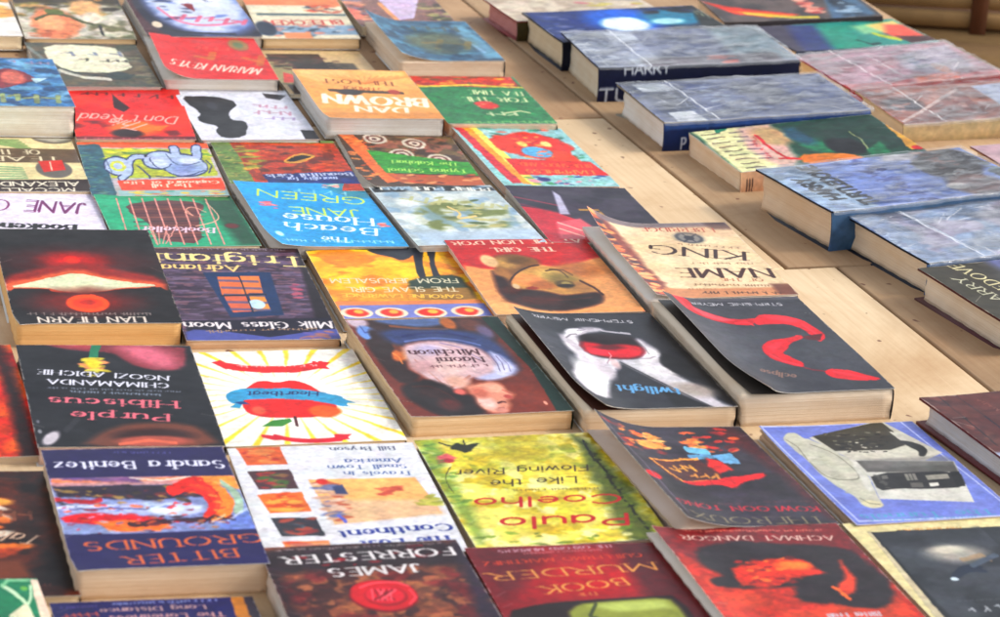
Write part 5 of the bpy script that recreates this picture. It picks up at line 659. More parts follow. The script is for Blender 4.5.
def art_coel(c):
    c.amt = .008; c.bg((222, 208, 84)); c.noise((236, 230, 140), .5, .18, 4, 5, 1, .8); c.noise((196, 176, 44), .56, .12, 6, 8, 2, .8); c.noise((246, 244, 200), .62, .08, 9, 9, 4, .7); c.box((0.247, -0.045), (0.807, 0.452), (176, 168, 50), .3, .55); c.noise((140, 150, 50), .6, .1, 9, 8, 7, .6, ((0.211, -0.011), (0.825, 0.492)))
    c.poly([(-0.031, -0.005), (0.120, 0.015), (0.112, 0.244), (0.050, 0.459), (0.093, 0.757), (0.096, 1.383), (0.022, 1.473)], (128, 158, 70), .06, .7, .05); c.poly([(0.868, -0.002), (0.940, 0.164), (0.935, 0.507), (0.966, 0.807), (0.922, 1.505), (0.873, 1.632), (0.770, 1.516), (0.783, 1.069), (0.814, 0.640)], (84, 100, 34), .06, .85, .06); c.line([(0.908, 0.121), (0.891, 0.350), (0.911, 0.541), (0.894, 0.761), (0.904, 0.979), (0.907, 1.366)], 0.0154, (38, 40, 22)); c.daubs(50, (0.908, 0.121), (0.909, 1.503), [(46, 50, 22), (120, 130, 50), (80, 96, 36), (60, 64, 26)], .006, .02, 3)
    c.poly([(0.209, 0.058), (0.247, 0.110), (0.345, 0.084), (0.289, 0.154), (0.235, 0.230), (0.217, 0.197), (0.160, 0.151)], (44, 50, 30), .01); c.line([(0.125, 0.055), (0.170, 0.107), (0.208, 0.127)], 0.0082, (50, 56, 34)); c.line([(0.264, 0.035), (0.232, 0.184)], 0.0072, (50, 50, 30)); c.poly([(0.071, 0.238), (0.132, 0.216), (0.173, 0.282), (0.122, 0.320), (0.060, 0.349)], (206, 110, 116), .02); c.ell((0.117, 0.312), 0.0309, 0.0322, (190, 60, 76), .5); c.daubs(34, (-0.006, 0.075), (0.114, 0.902), [(96, 130, 60), (160, 190, 100), (214, 222, 150), (110, 150, 70)], .01, .03, 6, .7); c.line([(0.116, 0.413), (0.063, 0.498), (0.037, 0.641), (0.052, 0.758)], 0.0051, (60, 60, 34), .8)
    c.daubs(36, (0.021, 1.305), (0.811, 1.563), [(130, 160, 50), (236, 232, 130), (104, 130, 44), (246, 244, 190)], .01, .03, 8, .7)
    c.text('Flowing River', (0.833, 0.463), (0.123, 0.455), 0.0940, (60, 44, 26), 'thin', .26, .2); c.text('Like the', (0.730, 0.620), (0.277, 0.616), 0.0994, (60, 44, 26), 'thin', .26, .2); c.blurb((0.804, 0.785), (0.342, 0.749), 0.0295, (110, 90, 40), 3, .7); c.text('Coelho', (0.895, 0.892), (0.144, 0.843), 0.1343, (186, 30, 36), 'thin', .36, .1); c.text('Paulo', (0.856, 1.157), (0.216, 1.113), 0.1611, (186, 30, 36), 'thin', .36, .1)
def art_ther(c):
    c.amt = .009
    c.bg((44, 38, 48)); c.noise((74, 66, 80), .5, .25, 3, 4, 1, .7); c.poly([(0.996, 0.044), (0.719, 0.019), (0.873, 0.379), (0.937, 0.694), (0.964, 1.437), (1.015, 1.439)], (96, 30, 36), .08, .8, .05); c.daubs(36, (0.031, 0.063), (0.329, 0.453), [(206, 110, 60), (110, 60, 70), (226, 150, 80), (150, 50, 50)], .01, .03, 1); c.daubs(26, (0.217, 0.133), (0.366, 0.361), [(240, 170, 90), (226, 110, 50), (250, 206, 130)], .012, .035, 2); c.ell((0.261, 0.325), 0.0902, 0.0535, (244, 176, 96), .4)
    c.daubs(30, (0.519, 0.046), (0.880, 0.411), [(206, 60, 44), (236, 120, 60), (150, 40, 44), (90, 30, 40)], .012, .035, 3); c.daubs(20, (0.508, 0.207), (0.629, 0.370), [(226, 130, 60), (240, 180, 100)], .01, .03, 4); c.line([(0.497, 0.365), (0.603, 0.401)], 0.0451, (130, 190, 210)); c.poly([(0.603, 0.463), (0.754, 0.422), (0.761, 0.594), (0.650, 0.574)], (130, 180, 216)); c.line([(0.466, 0.474), (0.610, 0.479)], 0.0258, (110, 160, 190)); c.poly([(0.139, 0.554), (0.513, 0.522), (0.568, 0.831), (0.212, 0.875)], (90, 44, 40), .01)
    c.line([(0.158, 0.555), (0.256, 0.862), (0.466, 0.826)], 0.0103, (240, 180, 80)); c.line([(0.158, 0.555), (0.506, 0.506)], 0.0103, (236, 170, 80)); c.blurb((0.410, 0.611), (0.218, 0.634), 0.0891, (246, 190, 80), 28); c.blurb((0.529, 0.738), (0.310, 0.729), 0.0891, (246, 180, 90), 35); c.poly([(0.564, 0.493), (0.643, 0.558), (0.670, 0.683), (0.554, 0.739), (0.527, 0.616)], (214, 50, 44), .02); c.poly([(0.237, 0.846), (0.383, 0.838), (0.581, 0.801), (0.839, 0.720), (0.852, 0.782), (0.684, 0.866), (0.557, 0.950), (0.492, 0.887), (0.289, 0.908)], (222, 30, 40), .02, 1, .02); c.ell((0.060, 0.838), 0.0515, 0.0594, (206, 30, 44), .4)
    c.blurb((0.973, 1.162), (0.190, 1.153), 0.0267, (120, 80, 84), 2, .6); c.text('KOWLOON TONG', (0.959, 1.249), (0.066, 1.176), 0.0743, (186, 44, 66), 'serif', .2); c.text('THEROUX', (0.933, 1.392), (0.097, 1.349), 0.1040, (150, 140, 116), 'serif', .12); c.line([(0.030, 0.030), (0.066, 0.658), (0.056, 1.389)], 0.0129, (140, 130, 150), .6)
def art_post(c):
    c.amt = .003; c.bg((126, 138, 200)); c.noise((150, 160, 214), .5, .3, 3, 4, 1, .5)
    for P in ([(0.012, 0.010), (0.922, -0.008)], [(0.922, -0.008), (0.978, 1.317)], [(0.935, 1.505), (0.036, 1.449)], [(0.036, 1.449), (0.012, 0.010)]): c.line(P, 0.0095, (200, 206, 236))
    c.poly([(0.074, 0.201), (0.132, 0.118), (0.197, 0.109), (0.204, 0.201), (0.244, 0.215), (0.316, 0.388), (0.360, 0.563), (0.363, 0.714), (0.366, 0.809), (0.323, 0.989), (0.288, 1.159), (0.265, 1.261), (0.184, 1.279), (0.150, 1.199), (0.161, 1.058), (0.107, 0.928), (0.095, 0.756), (0.091, 0.543), (0.082, 0.292)], (200, 198, 184), .01, 1, .02); c.daubs(24, (0.134, 0.209), (0.225, 1.089), [(186, 184, 170), (214, 212, 200), (176, 174, 160)], .012, .03, 1, .5); c.line([(0.209, 0.300), (0.297, 0.434), (0.322, 0.638), (0.316, 0.802), (0.273, 0.866), (0.103, 0.827), (0.100, 0.568)], 0.0060, (120, 118, 106), .8); c.line([(0.092, 0.220), (0.118, 0.329), (0.100, 0.528)], 0.0083, (140, 138, 124), .8); c.ell((0.217, 1.216), 0.0596, 0.0593, (214, 208, 180), .3); c.line([(0.181, 1.121), (0.205, 1.207), (0.257, 1.229)], 0.0060, (110, 110, 96), .7)
    c.poly([(0.242, 0.198), (0.802, -0.036), (0.963, 0.523), (0.802, 0.631), (0.366, 0.572)], (206, 202, 190)); c.poly([(0.272, 0.177), (0.797, -0.023), (0.813, 0.181), (0.772, 0.334)], (80, 76, 64)); c.poly([(0.275, 0.178), (0.824, 0.216), (0.786, 0.377), (0.661, 0.442), (0.318, 0.421)], (60, 56, 46), .012); c.daubs(60, (0.370, 0.140), (0.723, 0.410), [(34, 32, 28), (100, 96, 80), (150, 146, 130), (48, 46, 40), (28, 26, 24)], .006, .016, 2); c.daubs(26, (0.351, 0.303), (0.723, 0.483), [(30, 28, 26), (206, 202, 190), (44, 42, 38)], .006, .014, 7)
    c.poly([(0.780, 0.152), (0.841, 0.177), (0.890, 0.325), (0.823, 0.365), (0.790, 0.295)], (206, 202, 192)); c.poly([(0.774, 0.293), (0.844, 0.319), (0.893, 0.391), (0.892, 0.473), (0.829, 0.570), (0.796, 0.558), (0.830, 0.481), (0.803, 0.412)], (38, 36, 34), .01)
    c.poly([(0.350, 0.558), (0.974, 0.662), (0.818, 1.283), (0.292, 1.148), (0.366, 0.832)], (212, 210, 202)); c.poly([(0.385, 0.579), (0.965, 0.669), (0.926, 0.831), (0.382, 0.756)], (104, 102, 98), .012); c.box((0.414, 0.570), (0.960, 0.708), (140, 138, 134), .04, .6); c.poly([(0.385, 0.772), (0.939, 0.817), (0.872, 1.065), (0.614, 1.052), (0.473, 1.017), (0.331, 1.036)], (44, 42, 42), .01); c.daubs(16, (0.405, 0.814), (0.417, 1.002), [(30, 30, 30), (96, 94, 90)], .006, .016, 3)
    c.poly([(0.587, 0.816), (0.655, 0.817), (0.631, 0.916), (0.565, 0.914)], (140, 138, 130)); c.poly([(0.702, 0.855), (0.846, 0.851), (0.831, 0.920), (0.690, 0.924)], (160, 156, 146)); c.poly([(0.676, 0.969), (0.733, 0.969), (0.722, 1.014), (0.662, 1.021)], (226, 224, 216)); c.poly([(0.440, 0.819), (0.479, 0.817), (0.466, 0.869), (0.427, 0.872)], (120, 118, 112)); c.poly([(0.567, 0.946), (0.641, 0.956), (0.621, 1.023), (0.547, 1.020)], (110, 108, 102)); c.line([(0.610, 0.819), (0.586, 0.917)], 0.0048, (60, 60, 58)); c.line([(0.633, 0.818), (0.608, 0.916)], 0.0048, (60, 60, 58)); c.poly([(0.875, 0.824), (0.932, 0.824), (0.870, 1.050), (0.816, 1.050)], (30, 30, 30)); c.poly([(0.357, 0.571), (0.360, 0.808), (0.311, 1.033), (0.270, 1.020), (0.303, 0.832), (0.321, 0.717)], (214, 212, 204), .02, 1, .02)
    c.text('The Tunnels', (0.870, 1.399), (0.079, 1.360), 0.0800, (104, 166, 196), 'serif', .22); c.blurb((0.732, 1.476), (0.096, 1.428), 0.0296, (104, 160, 196), 4)
def art_fern(c):
    c.bg((20, 128, 92)); c.poly([(0.961, 0.007), (1.024, 0.021), (1.078, 1.531), (0.910, 1.522)], (236, 214, 196), .01); c.line([(0.798, 0.090), (0.851, 0.168), (0.896, 0.295), (0.899, 0.418)], 0.0204, (206, 226, 196)); c.line([(0.798, 0.090), (0.841, 0.015), (0.949, 0.019)], 0.0153, (150, 200, 160), .9); c.line([(0.948, 0.095), (0.939, 0.221), (0.903, 0.320)], 0.0123, (206, 226, 196)); c.ell((0.912, 0.120), 0.0204, 0.0278, (120, 180, 90), .3)
    for i in range(8): c.line([(0.00510*(28)+-0.00153*(604)+1.6713, 0.00023*(28)+0.01163*(604)+-6.7012), (0.00510*(12+i*4)+-0.00153*(616+i*1.5)+1.6713, 0.00023*(12+i*4)+0.01163*(616+i*1.5)+-6.7012)], 0.0153, (226, 222, 196))
    c.daubs(14, (0.727, 0.508), (0.812, 1.320), [(206, 222, 190), (60, 150, 110)], .02, .05)
def art_long(c):
    c.bg((34, 32, 96)); c.poly([(0.889, -0.062), (0.950, -0.069), (0.949, 1.524), (0.859, 1.514)], (190, 130, 50)); c.poly([(0.950, -0.069), (1.015, -0.063), (1.003, 1.530), (0.949, 1.524)], (60, 50, 66)); c.blurb((0.815, 0.019), (0.263, 0.029), 0.0271, (180, 190, 230), 1); c.text('Long Distance', (0.745, 0.088), (0.234, 0.100), 0.0519, (190, 160, 160), 'serif', .22); c.text('The Loneliness', (0.828, 0.183), (0.270, 0.190), 0.0564, (200, 160, 160), 'serif', .22); c.blurb((0.210, 0.135), (0.034, 0.154), 0.0564, (206, 110, 90), 42); c.blurb((0.221, 0.050), (0.027, 0.056), 0.0248, (120, 110, 170), 4)
def art_forr(c):
    c.amt = .009
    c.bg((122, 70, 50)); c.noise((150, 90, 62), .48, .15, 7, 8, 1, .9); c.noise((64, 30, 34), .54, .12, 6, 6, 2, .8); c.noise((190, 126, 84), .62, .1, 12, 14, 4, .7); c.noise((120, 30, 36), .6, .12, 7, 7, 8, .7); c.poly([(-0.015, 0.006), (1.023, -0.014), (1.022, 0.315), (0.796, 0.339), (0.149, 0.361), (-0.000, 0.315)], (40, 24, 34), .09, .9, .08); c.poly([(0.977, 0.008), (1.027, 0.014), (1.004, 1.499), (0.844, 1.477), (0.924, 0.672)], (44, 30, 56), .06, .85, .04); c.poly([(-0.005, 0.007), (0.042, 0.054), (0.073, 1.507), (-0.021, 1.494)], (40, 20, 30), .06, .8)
    c.daubs(22, (0.028, 0.052), (0.856, 0.293), [(150, 24, 40), (90, 20, 36), (60, 30, 50)], .012, .035, 3); c.blurb((0.911, 0.027), (0.054, 0.042), 0.0222, (190, 180, 180), 5, .7); c.text('FORRESTER', (0.947, 0.101), (0.097, 0.141), 0.1110, (226, 222, 222), 'serif', .19); c.text('JAMES', (0.743, 0.305), (0.292, 0.327), 0.1110, (226, 222, 222), 'serif', .19)
    c.ell((0.498, 0.692), 0.1656, 0.2035, (120, 8, 22), .06, 0, .1); c.ell((0.501, 0.679), 0.1609, 0.1899, (196, 18, 38), .08, 0, .1); c.ell((0.508, 0.693), 0.1041, 0.1233, (150, 10, 30), .12); c.ell((0.506, 0.680), 0.0947, 0.1110, (206, 30, 56), .2)
    for i in range(9): c.line([(0.00473*(372+i*3)+-0.00241*(590)+0.1170, 0.00064*(372+i*3)+0.01238*(590)+-6.9338), (0.00473*(374+(i*7)%24)+-0.00241*(600)+0.1170, 0.00064*(374+(i*7)%24)+0.01238*(600)+-6.9338)], 0.0095, [(236, 120, 130), (130, 10, 30)][i % 2], .8)
    c.line([(0.403, 0.576), (0.473, 0.521), (0.590, 0.523), (0.638, 0.582)], 0.0095, (240, 110, 120), .8); c.line([(0.637, 0.633), (0.648, 0.725), (0.602, 0.807)], 0.0114, (236, 100, 110), .7)
def art_murder(c):
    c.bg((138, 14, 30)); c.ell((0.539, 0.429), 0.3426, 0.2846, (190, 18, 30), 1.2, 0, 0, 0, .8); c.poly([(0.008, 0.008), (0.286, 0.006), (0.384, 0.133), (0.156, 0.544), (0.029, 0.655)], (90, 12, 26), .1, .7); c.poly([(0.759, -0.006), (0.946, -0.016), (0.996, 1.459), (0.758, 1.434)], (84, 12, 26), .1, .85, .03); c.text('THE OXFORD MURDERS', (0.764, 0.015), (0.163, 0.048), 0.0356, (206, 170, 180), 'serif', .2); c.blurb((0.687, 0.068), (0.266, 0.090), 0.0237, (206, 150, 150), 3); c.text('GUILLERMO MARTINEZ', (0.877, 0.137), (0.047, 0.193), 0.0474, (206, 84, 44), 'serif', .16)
    c.text('MURDER', (0.906, 0.257), (0.045, 0.333), 0.1067, (216, 160, 90), 'serif', .15); c.text('BOOK', (0.699, 0.444), (0.263, 0.517), 0.1008, (216, 160, 90), 'serif', .15); c.text('THE', (0.533, 0.604), (0.418, 0.618), 0.0356, (216, 150, 90), 'serif', .18); c.poly([(0.020, 0.799), (0.212, 0.721), (0.377, 0.701), (0.724, 0.684), (0.929, 0.679), (0.900, 1.449), (-0.072, 1.482)], (40, 22, 22), .02); c.poly([(0.308, 0.852), (0.397, 0.739), (0.511, 0.726), (0.863, 0.698), (0.887, 0.859), (0.872, 1.216), (0.363, 1.279)], (150, 156, 70), .03); c.poly([(0.449, 0.768), (0.527, 0.739), (0.833, 0.732), (0.845, 0.831), (0.577, 0.854)], (190, 200, 120), .05, .9); c.line([(0.485, 0.748), (0.418, 0.886), (0.483, 0.941)], 0.0147, (60, 70, 40), .8)
def art_dangor(c):
    c.amt = .009
    c.bg((128, 34, 40)); c.poly([(0.004, 0.336), (0.105, 0.478), (0.297, 0.681), (1.075, 0.710), (1.018, 1.506), (-0.004, 1.490), (-0.030, 0.891)], (184, 58, 38), .06); c.noise((206, 84, 50), .52, .15, 4, 5, 2, .8, ((0.059, 0.460), (0.970, 1.500))); c.poly([(0.146, 0.287), (0.281, 0.196), (0.464, 0.190), (0.704, 0.271), (0.937, 0.311), (0.985, 0.582), (0.983, 0.891), (0.889, 1.079), (0.766, 1.101), (0.681, 1.053), (0.542, 1.011), (0.450, 0.951), (0.463, 0.827), (0.520, 0.784), (0.333, 0.786), (0.147, 0.789), (0.100, 0.682), (0.170, 0.627), (0.109, 0.466)], (48, 38, 44), .035, 1, .03)
    c.poly([(0.265, 0.497), (0.442, 0.440), (0.644, 0.437), (0.680, 0.572), (0.715, 0.680), (0.657, 0.724), (0.545, 0.685), (0.363, 0.790), (0.202, 0.745)], (206, 60, 32), .03, 1, .04); c.daubs(50, (0.301, 0.423), (0.619, 0.771), [(236, 90, 40), (250, 140, 60), (190, 40, 30), (120, 30, 34)], .008, .024, 3); c.ell((0.578, 0.534), 0.0899, 0.0606, (250, 136, 60), .5); c.poly([(0.555, 0.686), (0.733, 0.630), (0.789, 0.766), (0.703, 0.882), (0.554, 0.864), (0.492, 0.806)], (44, 34, 40), .03, 1, .03); c.poly([(0.848, 0.434), (0.835, 0.668), (0.783, 0.892), (0.681, 0.942), (0.691, 0.830), (0.787, 0.714)], (216, 80, 50), .03, 1, .02); c.line([(0.681, 0.829), (0.706, 0.957)], 0.0200, (250, 130, 60)); c.ell((0.165, 0.703), 0.0699, 0.0606, (44, 34, 40), .3, 0, .4)
    c.blurb((0.894, 0.075), (0.148, 0.018), 0.0242, (226, 150, 130), 4, .8); c.text('ACHMAT DANGOR', (0.915, 0.166), (0.123, 0.097), 0.0655, (220, 190, 180), 'serif', .17); c.text('Bitter Fruit', (0.792, 1.141), (0.528, 1.132), 0.0606, (206, 206, 216), 'serif', .2)
def art_plane(c):
    c.bg((224, 214, 172)); c.poly([(0.098, 0.137), (1.117, 0.164), (1.000, 1.373), (0.006, 1.503)], (52, 56, 62)); c.noise((84, 88, 96), .5, .25, 4, 5, 2, .7, ((0.109, 0.138), (0.758, 1.628))); c.poly([(0.098, 0.137), (0.114, 0.139), (0.057, 1.512), (0.006, 1.503)], (206, 196, 170)); c.poly([(0.115, 0.153), (0.131, 0.156), (0.083, 1.516), (0.063, 1.513)], (40, 42, 46)); c.ell((0.468, 0.481), 0.1631, 0.1103, (180, 176, 168), .8, 4, .2); c.ell((0.435, 0.422), 0.0978, 0.0490, (220, 214, 200), .7, -4, .3); c.line([(0.467, 0.562), (0.605, 0.516), (0.620, 0.586)], 0.0217, (176, 150, 120), .7)
    c.poly([(0.313, 0.750), (0.422, 0.635), (0.515, 0.623), (0.547, 0.682), (0.427, 0.729), (0.323, 0.804)], (34, 46, 66), .01); c.line([(0.488, 0.646), (0.682, 0.528)], 0.0217, (90, 100, 114)); c.line([(0.476, 0.697), (0.536, 0.719)], 0.0163, (40, 50, 70)); c.ell((0.323, 0.791), 0.0217, 0.0245, (220, 232, 240), .5); c.blurb((0.472, 1.060), (0.211, 1.044), 0.0245, (120, 124, 130), 4, .5); c.blurb((0.450, 1.133), (0.227, 1.147), 0.0613, (190, 192, 196), 49); c.blurb((0.646, 0.136), (0.264, 0.120), 0.0294, (206, 150, 70), 2, .9)
def art_cream(c):
    c.bg((216, 206, 190)); c.noise((190, 176, 160), .5, .2, 7, 9, 1, .8); c.daubs(16, (0.544, -0.019), (0.942, 0.564), [(200, 190, 110), (190, 120, 130), (150, 150, 170)], .02, .05)
def art_saturn(c):
    c.amt = .005
    c.bg((14, 22, 54)); c.poly([(0.019, -0.031), (0.415, -0.021), (0.238, 0.721), (-0.037, 0.707)], (26, 56, 122), .03); c.daubs(30, (0.034, 0.040), (0.186, 0.711), [(70, 90, 150), (50, 70, 120), (110, 120, 160)], .012, .035, 2); c.ell((0.505, 0.249), 0.2146, 0.2893, (20, 110, 200), .5); c.ell((0.478, 0.333), 0.1395, 0.1447, (230, 240, 250), .3, 0, .1); c.ell((0.800, 0.240), 0.1824, 0.1860, (20, 130, 160), .5); c.ell((0.728, 0.316), 0.0966, 0.0620, (180, 220, 226), .5); c.poly([(0.969, 0.043), (1.081, 0.088), (1.040, 0.581), (0.863, 0.501)], (26, 32, 30), .03)
    for i in range(6): c.line([(0.00537*(692+i*5)+-0.00806*(9+i)+-2.6826, 0.00109*(692+i*5)+0.02081*(9+i)+-0.8569), (0.00537*(698+i*6)+-0.00806*(14+i*2)+-2.6826, 0.00109*(698+i*6)+0.02081*(14+i*2)+-0.8569)], 0.0075, (150, 160, 140), .8)
    c.daubs(20, (0.702, -0.034), (0.997, 0.118), [(10, 12, 30), (30, 60, 110)], .02, .05, 4)
def art_horry(c):
    c.bg((104, 118, 156)); c.poly([(0.204, -0.022), (0.341, -0.021), (0.335, 0.731), (0.174, 0.742)], (226, 232, 240), .015); c.poly([(-0.008, 0.043), (0.198, -0.003), (0.194, 0.709), (-0.012, 0.712)], (146, 156, 180), .02); c.noise((140, 150, 176), .5, .2, 6, 9, 2, .7); c.daubs(40, (0.034, 0.126), (0.169, 0.596), [(206, 212, 222), (100, 114, 150), (180, 190, 210)], .008, .03, 1); c.poly([(0.736, -0.080), (1.025, -0.036), (0.999, 0.616), (0.702, 0.643)], (140, 164, 170), .05, .9); c.box((0.249, 0.498), (0.927, 0.862), (120, 96, 104), .04, .7); c.daubs(12, (0.574, 0.512), (0.714, 0.682), [(206, 110, 96), (226, 150, 130)], .015, .04, 2)
    c.text('HARRY', (0.093, 0.620), (0.069, 0.093), 0.0772, (210, 216, 226), 'sans', .2)
def art_plasA(c):
    c.bg((84, 102, 150)); c.noise((120, 134, 166), .5, .2, 6, 12, 2, .8); c.poly([(0.030, -0.015), (0.112, 0.003), (0.183, 0.640), (0.058, 0.645)], (66, 84, 124)); c.poly([(0.064, 0.028), (0.221, 0.027), (0.249, 0.140), (0.078, 0.155)], (240, 244, 250), .01); c.poly([(0.073, 0.497), (0.196, 0.475), (0.209, 0.646), (0.067, 0.647)], (244, 246, 250), .01); c.poly([(0.078, 0.155), (0.234, 0.154), (0.234, 0.449), (0.096, 0.486)], (74, 86, 116), .01); c.daubs(70, (0.339, 0.053), (0.551, 0.656), [(50, 70, 120), (140, 154, 190), (96, 110, 150), (180, 190, 210)], .006, .022, 5); c.poly([(0.547, 0.027), (0.745, 0.034), (0.740, 0.425), (0.523, 0.480)], (54, 66, 110), .04, .8, .03); c.blurb((0.244, 0.553), (0.197, 0.093), 0.0543, (150, 160, 182), 4)
    c.noise((150, 150, 160), .6, .1, 6, 8, 8, .6, ((0.817, -0.023), (0.947, 0.644)))
def art_genie(c):
    c.amt = .009
    c.bg((22, 74, 58)); c.poly([(0.018, -0.025), (0.257, -0.014), (0.295, 0.684), (-0.006, 0.710)], (226, 222, 180), .03); c.poly([(0.255, 0.003), (0.444, -0.004), (0.346, 0.571), (0.224, 0.724), (0.179, 0.350)], (222, 190, 180), .04); c.ell((0.373, 0.179), 0.1035, 0.1458, (200, 170, 130), .5)
    for i in range(9): c.line([(0.00471*(700+i*6)+-0.00673*(136+i*4)+-2.3416, 0.00157*(700+i*6)+0.01465*(136+i*4)+-3.0319), (0.00471*(718+i*6)+-0.00673*(134+i*4)+-2.3416, 0.00157*(718+i*6)+0.01465*(134+i*4)+-3.0319)], 0.0066, (110, 90, 84), .8)
    for i in range(7): c.line([(0.00471*(728+i*5)+-0.00673*(134+i*4)+-2.3416, 0.00157*(728+i*5)+0.01465*(134+i*4)+-3.0319), (0.00471*(742+i*5)+-0.00673*(133+i*4)+-2.3416, 0.00157*(742+i*5)+0.01465*(133+i*4)+-3.0319)], 0.0066, (96, 84, 104), .7)
    c.line([(0.297, 0.154), (0.292, 0.287), (0.287, 0.419), (0.313, 0.527)], 0.0188, (206, 60, 70)); c.blurb((0.230, 0.499), (0.292, 0.118), 0.0377, (206, 70, 76), 77); c.line([(0.267, 0.512), (0.359, 0.543)], 0.0141, (206, 40, 50)); c.poly([(0.135, -0.020), (0.205, -0.032), (0.204, 0.020), (0.122, 0.061)], (30, 130, 100)); c.ell((0.535, 0.335), 0.0847, 0.1749, (30, 130, 90), .4, 0, .2); c.ell((0.505, 0.223), 0.0659, 0.1458, (40, 90, 110), .5); c.poly([(0.522, 0.126), (0.630, 0.023), (0.992, -0.034), (0.941, 0.572), (0.632, 0.535)], (16, 62, 50), .04, .9)
    c.ell((0.654, 0.442), 0.0941, 0.1312, (16, 18, 24), .3, 0, .2); c.line([(0.770, 0.243), (0.771, 0.380), (0.730, 0.534)], 0.0094, (150, 160, 120)); c.poly([(0.376, 0.482), (0.529, 0.500), (0.628, 0.567), (0.666, 0.645), (0.551, 0.705), (0.348, 0.637)], (206, 130, 40), .02, 1, .03); c.poly([(1.021, -0.025), (1.087, -0.021), (1.009, 0.611), (0.936, 0.603)], (206, 160, 70)); c.daubs(10, (1.021, -0.025), (1.063, 0.096), [(120, 160, 90), (206, 170, 80)], .01, .03); c.ell((0.983, 0.586), 0.0282, 0.0292, (190, 30, 40), .4); c.poly([(0.720, 0.531), (0.842, 0.437), (0.819, 0.598), (0.698, 0.623)], (30, 120, 84), .02)
def art_turt(c):
    c.bg((150, 170, 220)); c.poly([(-0.007, 0.007), (0.222, -0.018), (0.227, 0.641), (0.003, 0.657)], (196, 216, 236), .02); c.noise((196, 212, 240), .52, .15, 6, 8, 1, .8, ((0.041, -0.072), (0.094, 0.708))); c.noise((110, 130, 196), .5, .12, 7, 9, 2, .8, ((0.490, -0.146), (0.496, 0.747))); c.noise((214, 220, 236), .6, .08, 8, 9, 6, .8, ((0.490, -0.146), (0.573, 0.778))); c.daubs(60, (0.419, -0.040), (0.502, 0.658), [(90, 110, 180), (170, 186, 230), (120, 130, 180), (60, 76, 140)], .008, .03, 3)
    c.poly([(0.669, 0.122), (0.856, -0.006), (0.975, 0.006), (0.976, 0.289), (0.826, 0.409), (0.691, 0.389), (0.654, 0.246)], (56, 44, 48), .03, 1, .05); c.daubs(40, (0.766, -0.007), (0.850, 0.451), [(60, 50, 54), (150, 90, 70), (100, 70, 64), (40, 36, 44)], .01, .03, 4); c.poly([(0.707, 0.363), (0.858, 0.357), (0.894, 0.499), (0.964, 0.622), (0.688, 0.670), (0.633, 0.524)], (150, 124, 116), .04, .9); c.ell((0.680, 0.511), 0.0474, 0.0514, (226, 220, 214), .4, 0, .3); c.daubs(30, (0.962, 0.068), (0.957, 0.556), [(110, 120, 126), (140, 150, 156), (90, 90, 96)], .01, .03, 6); c.poly([(0.620, -0.030), (0.799, 0.005), (0.710, 0.104), (0.557, 0.078)], (220, 214, 214), .04, .9)
    for (q0, q1, st, hh) in (((0.256, 0.592), (0.251, 0.026), 'TURTLEDOVE', 0.0751), ((0.150, 0.490), (0.136, 0.189), 'HARRY', 0.0751)):
        c.text(st, q0, q1, hh, (6, 10, 30), 'sans', .42)
def art_plasB(c):
    c.bg((160, 178, 206)); c.noise((186, 204, 226), .5, .2, 5, 8, 1, .8); c.noise((150, 176, 206), .55, .12, 8, 10, 2, .7); c.noise((200, 176, 190), .6, .1, 4, 5, 5, .6); c.daubs(50, (0.033, 0.040), (0.011, 0.543), [(120, 140, 180), (206, 220, 236), (150, 164, 196)], .006, .02, 1); c.line([(0.247, 0.007), (0.284, 0.578)], 0.0094, (226, 236, 246)); c.poly([(0.517, 0.222), (0.770, 0.039), (0.980, 0.029), (0.863, 0.330), (0.542, 0.363)], (170, 150, 166), .05, .7)
    c.blurb((-0.020, 0.569), (0.045, 0.110), 0.0628, (130, 148, 186), 56)
def art_olivehb(c):
    c.bg((70, 64, 48)); c.poly([(0.308, -0.036), (0.718, -0.025), (0.606, 0.542), (0.093, 0.588)], (84, 82, 90), .1, .6); c.poly([(0.323, -0.044), (0.524, -0.033), (0.458, 0.203), (0.331, 0.104)], (120, 126, 170), .05, .8); c.text('REDOVE', (0.262, 0.344), (0.201, -0.007), 0.0684, (222, 214, 178), 'serif', .17); c.text('LARRY', (0.168, 0.453), (0.124, 0.137), 0.0604, (206, 204, 182), 'serif', .17); c.mott(.1, 12, 12)
def art_redhb(c):
    c.bg((92, 50, 50)); c.daubs(40, (0.049, -0.027), (0.082, 0.438), [(110, 66, 60), (70, 36, 40), (130, 86, 76)], .01, .03, 3, .5); c.blurb((0.277, 0.142), (0.244, 0.033), 0.0253, (150, 110, 100), 3); c.mott(.12, 5, 16); c.line([(0.090, -0.011), (0.053, 0.416)], 0.0084, (44, 30, 40)); c.line([(0.170, -0.014), (0.175, 0.325)], 0.0101, (44, 34, 50)); c.noise((116, 68, 62), .55, .1, 4, 20, 3, .6); c.poly([(-0.093, 0.446), (0.070, 0.452), (0.044, 0.651), (-0.124, 0.665)], (170, 180, 204), .02)
